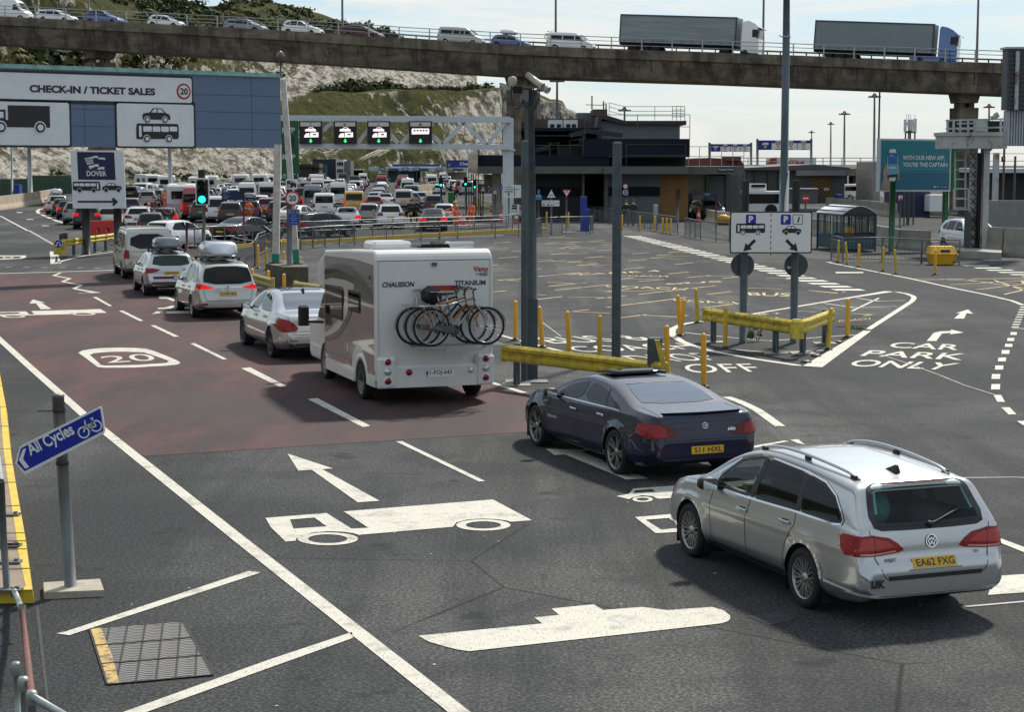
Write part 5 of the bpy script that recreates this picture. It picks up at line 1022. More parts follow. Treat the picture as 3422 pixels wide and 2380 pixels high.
for side in(1,-1):
 p=Panel(Vector((0,.001 if side>0 else-2.241,0))+SHF,(-side,0,0),(0,0,1),.003);q=lambda L:[(-side*x,z)for x,z in L]
 p.poly(q([(-.88,.55),(-.88,2.56),(.5,2.60),(2.92,2.55),(2.92,.52),(.78,.52),(.72,.80),(.45,1.0),(.1,1.0),(-.15,.86),(-.28,.55)]),M_TAUPE,1)
 p.poly(q([(2.92,2.06),(2.4,2.13),(1.84,2.15),(1.1,2.16),(.52,2.12),(.60,1.98),(.77,1.84),(.95,1.64),(1.19,1.44),(1.7,1.18),(2.32,1.02),(2.92,.92),(2.92,1.0),(2.4,1.12),(1.9,1.30),(1.4,1.6),(1.2,1.85),(1.4,2.02),(2.9,1.98)]),M_WHITEV,2)
 p.poly(q([(2.92,2.25),(2.5,2.37),(2.1,2.43),(1.82,2.46),(1.3,2.47),(.83,2.45),(.3,2.36),(-.2,2.24),(-.53,2.14),(0,2.19),(.51,2.22),(1.3,2.27),(2.09,2.27),(2.92,2.16)]),M_BLKV,2)
 p.poly(q([(.62,1.68),(.8,1.50),(1.19,1.28),(1.7,1.04),(2.32,.90),(2.92,.82),(2.92,.90),(2.32,1.0),(1.7,1.16),(1.19,1.42),(.82,1.75)]),M_NAVYV,3)
 p.line(q([(2.95,.45),(2.95,2.64)]),.03,M_ALLOY,4);p.line(q([(2.9,.60),(.85,.60)]),.07,M_TAUPE2,3);p.line(q([(-.3,.60),(-.95,.60)]),.07,M_TAUPE2,3)
 p.rect(*sorted((-side*1.12,-side*.98))[:1],.80,sorted((-side*1.12,-side*.98))[1],.96,M_WHITEV,3)
 p.mb.build('side_graphics',p.mats,MH)
 for x0,x1,z0,z1 in((1.38,2.82,1.36,1.97),(.08,.96,1.60,2.0)):
  mb=MB();y=.02 if side>0 else-2.26;mb.m=0;mb.prism(rrect(-side*x1 if side>0 else x0,z0,-side*x0 if side>0 else x1,z1,.06),(0,y,0),(-side,0,0),(0,0,1),.025);w=mpart(mb,'side_window',M_BLK)
  mb=MB();mb.prism(rrect(-side*x1+.05 if side>0 else x0+.05,z0+.05,-side*x0-.05 if side>0 else x1-.05,z1-.05,.04),(0,y+side*.006,0),(-side,0,0),(0,0,1),.005);mpart(mb,'pane',G_DARK,w)
for side in(1,-1):
 y0=0 if side>0 else-2.24
 for xc in(0.05,3.5):
  mb=MB();n=18;R0,R1=.405,.52;V=[]
  for k in range(n+1):
   a=PI*k/n;V+=[(xc+R0*math.cos(a),y0+side*.015,.335+R0*math.sin(a)),(xc+R1*math.cos(a),y0+side*.02,.335+R1*math.sin(a)),(xc+R1*math.cos(a),y0-side*.03,.335+R1*math.sin(a)),(xc+R0*math.cos(a),y0-side*.35,.335+R0*math.sin(a))]
  F=[]
  for k in range(n):
   for j in range(3):f=(4*k+j,4*k+j+1,4*k+5+j,4*k+4+j);F.append(f)
   F.append((4*k,4*k+4,4*k+7,4*k+3))
  mb.smooth=True;mb.add(V,F);
  if xc<1:mpart(mb,'wheel_arch',M_GRP)
  mb=MB();mb.prism([(xc+.405*math.cos(PI*k/16),.335+.405*math.sin(PI*k/16))for k in range(17)],(0,y0+side*.009-(0 if xc<1 else side*.135),0),(1,0,0),(0,0,1),0);mpart(mb,'wheel_well',M_WELL)
  t,rm=wheel_meshes(.335,.215,'steel',mat('grey_steel_wheel',(.26,.26,.25),.5,metal=.4));o=bpy.data.objects.new('wheel',t);COL.objects.link(o);o.parent=MH;o.location=Vector((xc-.02,y0-side*(.085 if xc<1 else .21),.335))+SHF;o.rotation_euler=(0,.3,0 if side>0 else PI);r_=bpy.data.objects.new('rim',rm);COL.objects.link(r_);r_.parent=o
 mb=MB();mb.box((1.75,y0-side*.05,.37),(2.35,.10,.20));mb.box((-.65,y0-side*.05,.39),(.5,.10,.14));mpart(mb,'skirt',M_GRP)
 mb=MB();mb.tube([(3.6,y0-side*.12,1.15),(3.75,y0+side*.18,1.16)],.03,8);mb.bbox((3.78,y0+side*.25,1.28),(.12,.22,.42),.04);mpart(mb,'wing_mirror',M_BLK)
p=Panel(Vector((-1.002,0,0))+SHF,(0,-1,0),(0,0,1),.003)
p.line([(.03,2.63),(2.21,2.63)],.012,M_ALLOYD,1);p.line([(.02,.9),(.02,2.62)],.05,M_GRP,1);p.line([(2.22,.9),(2.22,2.62)],.05,M_GRP,1);p.line([(.06,.9),(.06,2.62)],.01,M_ALLOY,1);p.line([(2.18,.9),(2.18,2.62)],.01,M_ALLOY,1)
p.text('CHAUSSON',.12,2.155,.095,M_NAVYV,2,.035,'L',.60,skew=.2);p.text('TITANIUM',1.50,2.16,.09,mat('violet_vinyl',(.03,.03,.09),.4),2,.03,'L',.60)
p.text('Vano',1.86,2.41,.10,mat('red_vinyl',(.35,.02,.02),.4),2,.03);p.text('mobil',1.98,2.33,.05,M_BLKV,2,.02,skew=.2);p.line([(1.90,2.36),(2.05,2.385),(2.13,2.40)],.012,M_BLKV,2)
for a,b in(((1.3,.80),(1.3,1.02)),((1.3,1.02),(1.62,1.02)),((1.62,1.02),(1.62,.80)),((1.62,.80),(1.3,.80))):p.line([a,b],.008,M_ALLOY,1)
p.mb.build('rear_lettering',p.mats,MH)
mb=MB();mb.bbox((-1.03,-1.12,.52),(.12,2.2,.40),.04);mpart(mb,'rear_bumper',M_GRP)
for yc in(-.19,-2.06):
 mb=MB();mb.bbox((-1.05,yc,.62),(.16,.36,.54),.05);w=mpart(mb,'lamp_cluster',M_GRP)
 for z,m in((.81,M_TAIL),(.63,M_CLEARL),(.46,M_TAIL)):
  mb=MB();mb.lathe([(.066,-1.125),(.066,-1.145),(.056,-1.15)],(0,yc,z),20,'X');mb.lathe([(.056,-1.142),(.03,-1.16),(.001,-1.164)],(0,yc,z),20,'X');mb.mi=[0]*40+[1]*40;mpart(mb,'rear_lamp',[M_CHROME,m],w)
for yc,m in((-.60,M_TAIL),(-1.78,M_CLEARL)):
 mb=MB();mb.lathe([(.06,-1.085),(.06,-1.10),(.03,-1.115),(.001,-1.118)],(0,yc,.60),20,'X');mpart(mb,'fog_lamp',m)
p=Panel(Vector((-1.096,-.92,.50))+SHF,(0,-1,0),(0,0,1),.002);p.plate(rrect(0,0,.54,.115,.01),M_PLATEW,.006);p.rect(.005,.005,.045,.11,mat('plate_blue',(.01,.05,.35),.5),1);p.text('B',.025,.015,.03,M_PLATEW,2,.03,'C');p.text('1-FOJ-642',.29,.022,.07,mat('dark_red_ink',(.10,.015,.02),.5),1,.02,'C',.42);p.mb.build('number_plate',p.mats,MH)
mb=MB();mb.box((-1.02,-1.11,2.56),(.05,.09,.06));mpart(mb,'reversing_camera',M_ALLOYD)
mb=MB();mb.box((-.62,.006,2.32),(.06,.02,.09));mpart(mb,'side_marker',M_TAIL)
mb=MB();mb.bbox((.4,-.62,2.87),(.75,.75,.14),.05);mpart(mb,'roof_light',M_GRP);mb=MB();mb.bbox((.1,-1.35,2.86),(.9,.6,.07),.03);mpart(mb,'solar_panel',G_DARK);mb=MB();mb.bbox((2.0,-1.1,2.78),(.8,.6,.12),.04);mpart(mb,'roof_vent',M_GRP);mb=MB();mb.bbox((-.2,-1.85,2.88),(.35,.5,.12),.04);mpart(mb,'roof_dome',M_CLEARL)
mb=MB();
for y in(-.75,-1.85):mb.tube([(-1.03,y,1.95),(-1.10,y,1.95),(-1.10,y,1.08),(-1.75,y,1.08)],.018,8)
for x in(-1.25,-1.45,-1.66):mb.box((x,-1.42,1.10),(.06,1.7,.03))
mb.tube([(-1.05,-.7,2.1),(-1.05,-1.9,2.1)],.014,6);mb.box((-1.76,-1.45,1.06),(.03,.7,.05));mpart(mb,'bicycle_rack',M_ALLOY)
M_SAD=mat('black_saddle',(.015,.015,.016),.6);M_ORREF=mat('orange_reflector',(.6,.14,.02),.3);M_RIMB=mat('bicycle_rim',(.45,.45,.45),.3,metal=.8)
def bicycle(name,label,fm,wb=1.04,r=.345,rack=True,group=None,drop=False):
 """local frame: x forward, wheels' contact at z=0, rear hub at x=0"""
 t=thing(name,label,'bicycle',group=group);B=(.43,0,.29);RH=(0,0,r);FH=(wb,0,r);ST=(.30,0,.80);HT=(.80,0,.86);HB=(.83,0,.74)
 for x in(0,wb):
  mb=MB();n=36;mb.tube([(x+(r-.018)*math.cos(2*PI*k/n),0,r+(r-.018)*math.sin(2*PI*k/n))for k in range(n+1)],.023,8,cap=False);w=mb.build('wheel',M_TYRE,t)
  mb=MB();mb.tube([(x+(r-.045)*math.cos(2*PI*k/n),0,r+(r-.045)*math.sin(2*PI*k/n))for k in range(n+1)],.011,6,cap=False);mb.lathe([(.025,-.04),(.03,0),(.025,.04)],(x,0,r),10,'Y')
  for k in range(18):a=2*PI*k/18;mb.tube([(x,.03*(-1)**k,r),(x+(r-.05)*math.cos(a),0,r+(r-.05)*math.sin(a))],.0016,3,cap=False)
  mb.build('rim',M_RIMB,w);mb=MB();mb.box((x+.0,.0,r+.19),(.03,.02,.09));mb.build('reflector',M_ORREF,w)
 mb=MB()
 for a,b,q in((B,ST,.017),(B,HB,.021),((.315,0,.74),HT,.018),(HT,HB,.02)):mb.tube([a,b],q,8)
 for sg in(-.06,.06):mb.tube([(RH[0],sg,RH[2]),(.38,sg*.6,.29)],.010,6);mb.tube([(RH[0],sg,RH[2]),(.32,sg*.4,.74)],.009,6)
 mb.build('frame',fm,t)
 mb=MB()
 for sg in(-.055,.055):mb.tube([(FH[0],sg,FH[2]),(FH[0]-.05,sg,r+.18),(.86,sg*.8,.70),(.845,0,.72)],.013,6)
 mb.build('fork',fm,t)
 mb=MB();mb.tube([(.80,0,.86),(.78,0,.98),(.82,0,1.02)],.014,6)
 mb.tube([(.66,-.29,1.04),(.74,-.22,1.05),(.82,-.08,1.03),(.83,0,1.02),(.82,.08,1.03),(.74,.22,1.05),(.66,.29,1.04)]if not drop else[(.86,-.20,.90),(.92,-.21,.98),(.84,-.20,1.03),(.82,0,1.02),(.84,.20,1.03),(.92,.21,.98),(.86,.20,.90)],.013,6);mb.build('handlebar',M_BLK,t)
 mb=MB();mb.tube([ST,(.275,0,.93)],.013,6);mb.build('seat_post',M_RIMB,t);mb=MB();mb.hexa([(.14,-.08,.92),(.42,-.015,.935),(.42,.015,.935),(.14,.08,.92),(.13,-.09,.975),(.43,-.02,.965),(.43,.02,.965),(.13,.09,.975)]);mb.build('saddle',M_SAD,t)
 mb=MB();mb.lathe([(.095,-.05),(.095,-.042),(.02,-.04)],B,18,'Y');mb.bar((B[0],-.07,B[2]),(B[0]+.12,-.07,B[2]-.12),.02);mb.bar((B[0],.07,B[2]),(B[0]-.12,.07,B[2]+.12),.02);mb.box((B[0]+.12,-.11,B[2]-.12),(.09,.07,.02));mb.box((B[0]-.12,.11,B[2]+.12),(.09,.07,.02));mb.hexa([(0,-.055,r-.04),(B[0],-.06,B[2]-.06),(B[0],-.045,B[2]-.06),(0,-.045,r-.04),(0,-.055,r+.04),(B[0],-.06,B[2]+.08),(B[0],-.045,B[2]+.08),(0,-.045,r+.04)]);mb.build('crankset',M_ALLOYD,t)
 if rack:
  mb=MB()
  for sg in(-.05,.05):mb.tube([(.30,sg,.74),(-.22,sg,.735),(-.24,sg,.72)],.006,5);mb.tube([(0,sg,r),(-.16,sg,.735)],.006,5);mb.tube([(0,sg,r),(.1,sg,.735)],.006,5)
  mb.build('luggage_rack',M_RIMB,t)
 n=14
 for xc,a0,a1 in((0,20,190),(wb,10,130)):
  mb=MB();V=[]
  for k in range(n+1):a=math.radians(a0+(a1-a0)*k/n);V+=[(xc+(r+.022)*math.cos(a),-.025,r+(r+.022)*math.sin(a)),(xc+(r+.022)*math.cos(a),.025,r+(r+.022)*math.sin(a))]
  mb.add(V,[(2*k,2*k+1,2*k+3,2*k+2)for k in range(n)]);mb.build('mudguard',M_ALLOYD,t)
 return t
P_BSIL=mat('bicycle_silver',(.22,.23,.24),.3,metal=.6,coat=.5);P_BOR=mat('bicycle_orange',(.34,.13,.015),.4,coat=.5);P_BBLK=mat('bicycle_black',(.015,.015,.017),.35,coat=.5);P_BRED=mat('bicycle_red',(.45,.02,.02),.35,coat=.5)
def mhp(x,y,z):v=Vector((x,y,z))+SHF;return Vector((MH.location.x+v.x*_c-v.y*_s2,MH.location.y+v.x*_s2+v.y*_c,z))
B1=bicycle('bicycle','silver grey city bicycle with rear carrier, outermost on the motorhome rack',P_BSIL)
B2=bicycle('bicycle','bicycle with orange frame, in the middle of the motorhome rack',P_BOR,rack=False)
B3=bicycle('bicycle','black bicycle against the back wall of the motorhome',P_BBLK,drop=True)
for b,x,y in((B1,-1.66,-.86),(B2,-1.45,-.76),(B3,-1.25,-.66)):b.location=mhp(x,y,1.115);b.rotation_euler=(0,0,HM-PI/2)
mb=MB();q=mhp(-1.3,-.98,2.0)
M_RED2=mat('red_board',(.35,.02,.015),.5);mb.box((0,0,0),(.55,.02,.09));o=mb.build('marker_board',M_RED2);o.location=mhp(-1.12,-1.2,2.13);o.rotation_euler=(0,0,HM-PI/2);tag(o,'small red marker board on the back of the motorhome above the bicycles','marker board')
o=sack('bicycle_bag',0,0,0,.20,.14,.17,M_BLK,None,5);o.location=mhp(-1.25,-.98,2.0);o.rotation_euler=(0,0,HM-PI/2);tag(o,'black pannier bag hanging among the bicycles on the motorhome','bag')
# ================================================================ TERMINAL, SHED, GANTRIES, BILLBOARD
def pbox(mb,c,x0,y0,x1,y1,Y,dep,z0=None):
 """box whose front face covers a measured rectangle at distance Y and runs dep metres back"""
 a=at(c,x0,y1,Y);b=at(c,x1,y1,Y);t=at(c,x0,y0,Y);zb=a.z if z0 is None else z0
 return mb.hexa([(a.x,Y,zb),(b.x,Y,zb),(b.x,Y+dep,zb),(a.x,Y+dep,zb),(a.x,Y,t.z),(b.x,Y,t.z),(b.x,Y+dep,t.z),(a.x,Y+dep,t.z)])
def railing(mb,pts,h=1.1,n=3,every=1.6,r=.03):
 """open tube railing along a path (posts and n rails in one mesh)"""
 for k in range(n):z=h*(k+1)/n;mb.tube([Vector(p)+Vector((0,0,z))for p in pts],r,5)
 for a,b in zip(pts,pts[1:]):
  a,b=Vector(a),Vector(b);m=max(1,round((b-a).length/every))
  for i in range(m+1):p=a.lerp(b,i/m);mb.tube([p,p+Vector((0,0,h))],r*1.15,5)
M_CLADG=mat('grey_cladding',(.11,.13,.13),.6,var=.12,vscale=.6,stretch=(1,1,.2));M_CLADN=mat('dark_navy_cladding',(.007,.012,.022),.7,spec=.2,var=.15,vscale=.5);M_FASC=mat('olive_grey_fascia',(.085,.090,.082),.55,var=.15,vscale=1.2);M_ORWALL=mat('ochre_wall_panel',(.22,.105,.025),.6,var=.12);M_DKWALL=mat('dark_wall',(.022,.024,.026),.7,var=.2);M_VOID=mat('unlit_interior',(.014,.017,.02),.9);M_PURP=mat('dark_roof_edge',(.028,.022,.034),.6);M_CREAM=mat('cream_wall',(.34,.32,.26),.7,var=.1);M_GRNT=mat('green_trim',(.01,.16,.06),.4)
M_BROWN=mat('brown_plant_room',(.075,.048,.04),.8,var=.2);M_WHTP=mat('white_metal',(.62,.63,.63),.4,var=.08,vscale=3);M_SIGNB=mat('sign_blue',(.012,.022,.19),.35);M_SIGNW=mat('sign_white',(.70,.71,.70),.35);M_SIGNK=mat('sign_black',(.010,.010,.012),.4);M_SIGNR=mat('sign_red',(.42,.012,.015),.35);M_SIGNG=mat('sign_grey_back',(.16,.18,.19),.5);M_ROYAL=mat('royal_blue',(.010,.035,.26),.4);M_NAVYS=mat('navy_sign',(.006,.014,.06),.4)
T=thing('terminal_building','dark navy and grey terminal building with an upper block and roof railings','building',at('b1',1200,930,141)*1.0)
T.location.z=0
def tp(name,m,*boxes,parent=None):
 mb=MB()
 for b in boxes:pbox(mb,'b1',*b)
 return mb.build(name,m,parent or T,world=True)
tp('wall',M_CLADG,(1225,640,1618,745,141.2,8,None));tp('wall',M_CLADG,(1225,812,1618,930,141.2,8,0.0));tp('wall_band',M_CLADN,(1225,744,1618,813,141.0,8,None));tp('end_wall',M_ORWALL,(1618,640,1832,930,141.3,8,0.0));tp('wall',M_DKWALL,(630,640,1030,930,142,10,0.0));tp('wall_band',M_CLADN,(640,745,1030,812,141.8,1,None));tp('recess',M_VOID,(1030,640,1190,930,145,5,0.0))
for x in(1030,1200):tp('column',M_FASC,(x-10,640,x+10 if x<1100 else x+22,930,140.6,.5,0.0))
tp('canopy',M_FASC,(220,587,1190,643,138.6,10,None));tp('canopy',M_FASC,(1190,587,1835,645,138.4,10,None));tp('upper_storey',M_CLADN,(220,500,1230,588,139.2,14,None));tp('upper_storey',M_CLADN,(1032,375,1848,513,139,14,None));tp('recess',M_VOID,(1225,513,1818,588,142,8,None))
tp('soffit',M_PURP,(1225,508,1848,516,138.9,3.2,None));tp('cladding_block',M_CLADG,(1165,240,1772,376,146,14,None));
mb=MB();a=[at('b1',x,y,145.6)for x,y in((1150,195),(1215,195),(1350,236),(1822,236),(1822,268),(1340,262),(1170,222),(1170,376),(1135,376),(1135,280))];mb.prism([(p.x,p.z)for p in a],(0,145.5,0),(1,0,0),(0,0,1),15);mb.build('roof',M_PURP,T,world=True)
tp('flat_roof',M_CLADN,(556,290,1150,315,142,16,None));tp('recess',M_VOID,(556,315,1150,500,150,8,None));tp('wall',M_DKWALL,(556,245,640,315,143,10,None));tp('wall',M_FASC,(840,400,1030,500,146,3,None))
mb=MB();
for(xa,ya,xb,yb)in((630,470,1050,380),(930,350,1060,315),(1060,315,1330,350),(780,430,1000,400)):mb.bar(at('b1',xa,ya,141),at('b1',xb,yb,141),.35,.35)
for x in(650,775,840,930):mb.bar(at('b1',x,500,140.8),at('b1',x,400,140.8),.12)
mb.build('stair',M_DKWALL,T,world=True)
def wr(mb,x0,x1,y,Y,h,n=3,ev=2.0,c='b1',y1=None,r=.024):railing(mb,[at(c,x0,y,Y),at(c,x1,y if y1 is None else y1,Y)],h,n,ev,r)
for(x0,x1,y,Y,h)in((1045,1848,375,138.9,2.0),(1360,1815,585,138.9,1.8),(635,1030,499,139,1.6),(230,545,499,139,1.0)):
 mb=MB();wr(mb,x0,x1,y,Y,h*.9,2,3.6);mb.build('balcony_rail',M_DARKRAIL,T,world=True)
mb=MB();wr(mb,1230,1350,195,147,1.0,3,2,y1=225);wr(mb,1350,1810,234,147,1.1,3,2.2);wr(mb,1715,1810,233,146,1.1,4,.35);mb.build('roof_rail',M_GALV,T,world=True)
tp('plant_room',M_BROWN,(1105,148,1216,200,152,5,None));tp('plant_room',M_CLADG,(985,175,1130,292,154,5,None));tp('plant_room',M_MAROONW if False else M_BROWN,(640,222,1045,292,153,4,None))
for x0,x1 in((765,872),(888,988)):
 w=tp('roof_unit',M_WHTP,(x0,230,x1,290,149,3,None));tp('vent',M_VOID,(x0+12,262,x0+44,288,148.95,.05,None),parent=None);tp('vent',M_VOID,(x1-44,262,x1-12,288,148.95,.05,None))
for x,y,w,h in((1098,45,0,148),(1187,85,0,148),(1206,100,0,148)):
 mb=MB();mb.tube([at('b1',x,150,153),at('b1',x,y,153)],.06,5)
 if x==1098:mb.tube([at('b1',1050,113,153),at('b1',1180,117,153)],.03,4)
 if x==1187:mb.tube([at('b1',1180,110,153),at('b1',1195,110,153)],.05,4)
 mb.build('aerial',M_COL,T,world=True)
p=[at('b1',*q,139)for q in((135,503),(222,455),(222,640),(135,640))];mb=MB();y0,y1=143.5,138.7
mb.hexa([(p[3].x,y0,p[3].z),(p[2].x,y1,p[3].z),(p[2].x,148,p[3].z),(p[3].x,148,p[3].z),(p[0].x,y0,p[0].z),(p[1].x,y1,p[1].z),(p[1].x,148,p[1].z),(p[0].x,148,p[0].z)]);mb.build('glazed_bay',mat('reflective_glazing',(.10,.12,.13),.08,metal=.8),T,world=True)
for x in(150,168,186,204,222):tp('glazing_bar',M_DKWALL,(x,645,x+7,810,141,.3,0.0))
tp('wall',M_CONC,(330,640,400,900,141,3,0.0));tp('wall',M_CREAM,(270,650,335,760,144,1,None))
Tc=thing('entrance_block','cream and green entrance block under a grey canopy, right of the terminal building','building',(at('b2',280,1190,150).x,150,0))
def tp2(name,m,*boxes,parent=Tc,c='b2'):
 mb=MB()
 for b in boxes:pbox(mb,c,*b)
 return mb.build(name,m,parent,world=True)
tp2('canopy',M_FASC,(-5,785,575,866,140,10,None));tp2('wall',M_CREAM,(0,866,182,1215,149,5,0.0));tp2('corner_post',M_GRNT,(180,866,202,1215,148.8,.4,0.0));tp2('door',M_CLADG,(205,885,380,1215,149.5,.4,0.0));tp2('wall',M_DKWALL,(202,866,385,1215,150,4,0.0))
M_CORR=(lambda s:(s.set('Base Color',s.mix(s.math('PINGPONG',s.math('MULTIPLY',s.t.nodes.new('ShaderNodeSeparateXYZ').outputs[0]if False else 1.0,1.0),1.0),(.16,.17,.17),(.16,.17,.17))),s.m)[-1])(NT('corrugated_grey'))if False else mat('corrugated_grey',(.165,.175,.175),.5,var=.1)
mb=MB()
for i in range(22):x=384+7.1*i;pbox(mb,'b2',x,866,x+4.2,1215,149.3 if i%2 else 149.3,3,0.0)
pbox(mb,'b2',384,866,540,1215,149.45,3,0.0);mb.build('corrugated_wall',M_CORR,Tc,world=True)
p=Panel(at('b2',300,845,139.96),(1,0,0),(0,0,1),.01);w_=at('b2',475,845,139.96).x-at('b2',300,845,139.96).x;h_=at('b2',300,798,139.96).z-at('b2',300,845,139.96).z;p.plate([(0,0),(w_,0),(w_,h_),(0,h_)],mat('dark_teal_sign',(.008,.03,.05),.4),.03);p.text('Passenger terminal',w_/2,h_*.36,h_*.34,M_SIGNW,1,.01,'C',w_*.86);p.build('sign',Tc)
mb=MB();wr(mb,0,570,785,140.2,1.5,2,.9,'b2');mb.build('roof_rail',M_GALV,Tc,world=True)
for x,y0,y1 in((20,870,1000),(66,1020,1085)):pass
tp2('notice',M_SIGNG,(68,1020,148,1085,148.9,.05,None));tp2('doorway',M_NAVYS,(0,1062,42,1190,148.95,.1,0.0))
Tr=thing('red_roofed_hall','low hall with a curved dull red roof behind the entrance canopy','building',(at('b2',250,800,175).x,175,0));mb=MB();q=[at('b2',x,y,175)for x,y in((-150,790),(-150,722),(0,712),(100,702),(210,697),(330,702),(540,722),(570,760),(575,800))];mb.prism([(v.x,v.z)for v in q]+[(q[-1].x,0),(q[0].x,0)],(0,175,0),(1,0,0),(0,0,1),20);mb.build('roof',mat('dull_red_roof',(.16,.045,.035),.7,var=.15),Tr,world=True);mb=MB();pbox(mb,'b2',393,683,543,726,174,4,None);mb.build('roof_hatch',mat('dull_red_box',(.18,.05,.04),.7,var=.15),Tr,world=True)
Sh=thing('grey_shed','low grey shed with a black and yellow chevron door','shed',(at('b2',1300,1110,205).x,205,0))
tp2('wall',M_CLADG,(578,815,1600,1165,205,25,0.0),parent=Sh);mb=MB();q=[at('b2',x,y,203)for x,y in((560,822),(560,802),(1290,764),(1660,798),(1660,826))];mb.prism([(v.x,v.z)for v in q],(0,203,0),(1,0,0),(0,0,1),28);mb.build('roof',mat('weathered_grey_roof',(.10,.10,.095),.8,var=.2),Sh,world=True);tp2('fascia',mat('pale_grey_fascia',(.17,.18,.19),.5,var=.1),(1110,826,1622,880,202.6,2,None),parent=Sh);tp2('side_block',M_CLADG,(1035,1018,1330,1160,200,5,0.0),parent=Sh);tp2('coping',M_WHTP,(1030,1010,1332,1022,199.8,5,None),parent=Sh)
for x in(668,808,914):tp2('drainpipe',M_DARKRAIL,(x,820,x+7,1130,204.8,.15,0.0),parent=Sh)
a0=at('b2',1248,1118,204.9);w_=at('b2',1475,1118,204.9).x-a0.x;h_=at('b2',1248,882,204.9).z-a0.z;p=Panel(a0,(1,0,0),(0,0,1),.02);M_CHV=mat('hazard_yellow',(.36,.19,.02),.6,var=.15);p.plate([(0,0),(w_,0),(w_,h_),(0,h_)],M_SIGNK,.06)
def clipx(poly,lo,hi,axis):
 for s_,v in((1,lo),(-1,-hi)):
  o=[]
  for a,b in zip(poly,poly[1:]+poly[:1]):
   fa,fb=s_*a[axis]-v,s_*b[axis]-v
   if fa>=0:o.append(a)
   if(fa>=0)!=(fb>=0):t=fa/(fa-fb);o.append(tuple(a[i]+(b[i]-a[i])*t for i in(0,1)))
  poly=o
  if not poly:return poly
 return poly
for k in range(-9,12):
 y=k*h_/6.5
 for x0,x1,s_ in((0,w_/2,1),(w_/2,w_,-1)):
  y_a=y if s_>0 else y+w_/2;q=[(x0,y if s_>0 else y+w_/2),(x1,y+w_/2 if s_>0 else y),(x1,(y+w_/2 if s_>0 else y)+h_/13),(x0,(y if s_>0 else y+w_/2)+h_/13)]
  q=clipx(q,0,h_,1)
  if len(q)>2:p.poly(q,M_CHV,1)
p.rect(w_*.62,h_*.36,w_*.85,h_*.48,M_SIGNW,2);p.build('chevron_door',Sh)
tag_=tp2('skip',M_ROYAL,(1535,1075,1588,1150,198,1.5,0.0),parent=None);tag(tag_,'blue bin standing at the right corner of the grey shed','bin')
Fb=thing('far_bridge','far concrete bridge deck on piers behind the grey shed','bridge',(at('b2',1750,850,230).x,230,0));tp2('deck',M_BRIDGE,(400,806,2000,882,230,9,None),parent=Fb)
for x in(1600,1690,1880):tp2('pier',M_BRIDGE,(x,880,x+30,1000,232,3,0.0),parent=Fb)
mb=MB();wr(mb,420,1960,806,230,1.3,3,2.4,'b2',r=.05);mb.build('railing',M_GALV,Fb,world=True)
tp2('abutment',M_CONC,(1895,740,1965,1170,200,10,0.0),parent=Fb)
Rt=thing('bridge_lorry','red cabbed lorry with a white box body lettered in red, on the far bridge','lorry',at('b2',1060,800,233));tp2('box_body',M_WHTP,(905,694,1312,780,233,2.5,None),parent=Rt)
mb=MB();q=[at('b2',x,y,233)for x,y in((820,790),(824,735),(838,706),(905,690),(912,790))];mb.prism([(v.x,v.z)for v in q],(0,232.9,0),(1,0,0),(0,0,1),2.4);mb.build('cab',mat('lorry_red',(.36,.045,.02),.4),Rt,world=True)
a0=at('b2',960,770,232.9);p=Panel(a0,(1,0,0),(0,0,1),.02);w_=at('b2',1200,770,232.9).x-a0.x;p.text('ENTRA',0,0,w_*.20,mat('lorry_lettering_red',(.42,.05,.03),.5),1,.05,'L',w_);p.build('lettering',Rt);mb=MB();mb.prism([(at('b2',x,y,232.8).x,at('b2',x,y,232.8).z)for x,y in((842,740),(846,722),(880,716),(880,738))],(0,232.8,0),(1,0,0),(0,0,1),.05);mb.build('cab_window',G_DARK,Rt,world=True);mb=MB();pbox(mb,'b2',905,780,1312,806,233.2,2,None);mb.build('chassis',M_WELL,Rt,world=True)
for k,(x,y,w,dx_)in enumerate(((1715,1010,130,0),)):
 pass
for(x0,y0,x1,y1,xp,Y,lab)in((228,555,640,634,(218,645),235,'smaller farther blue and white lane sign with red triangles on thin posts'),(724,517,1256,616,(710,1262),222,'larger nearer blue and white lane sign behind the high lamp mast')):
 t=thing('lane_sign_gantry',lab,'sign',(at('b2',(x0+x1)/2,790,Y).x,Y,0),group='blue lane signs over the far bridge');a0=at('b2',x0,y1,Y);w_=at('b2',x1,y1,Y).x-a0.x;h_=at('b2',x0,y0,Y).z-a0.z
 p=Panel(a0,(1,0,0),(0,0,1),.03);p.plate([(0,0),(w_,0),(w_,h_),(0,h_)],M_SIGNB,.2);q=w_/4.05
 p.rect(q,0.03,w_-.05,h_*.70,M_SIGNW,1)
 for k in(1,2,3):
  cx=q*(k+.5);p.poly([(cx-h_*.22,h_*.62),(cx+h_*.22,h_*.62),(cx,h_*.20)],M_SIGNR,2);p.poly([(cx-h_*.12,h_*.56),(cx+h_*.12,h_*.56),(cx,h_*.33)],M_SIGNW,3);p.rect(cx-h_*.25,h_*.06,cx+h_*.25,h_*.12,M_SIGNK,2);p.shape([PIC_CAR[0]],cx-h_*.3,h_*.76,h_*.55,M_SIGNW,M_SIGNB,2)
  if k>1:p.line([(q*k,0),(q*k,h_*.7)],.06,M_SIGNB,2)
 p.shape([PIC_TRUCK[0]],q*.25,h_*.45,q*.5,M_SIGNW,M_SIGNB,1);p.poly([(q*.35,h_*.38),(q*.65,h_*.38),(q*.5,h_*.2)],M_SIGNW,1);p.build('sign_face',t)
 for x in xp:
  for d in(-5,5):mb=MB();mb.tube([at('b2',x+d,1000,Y+.3),at('b2',x+d,y0-14,Y+.3)],.10,6);mb.build('post',M_GALV,t,world=True)
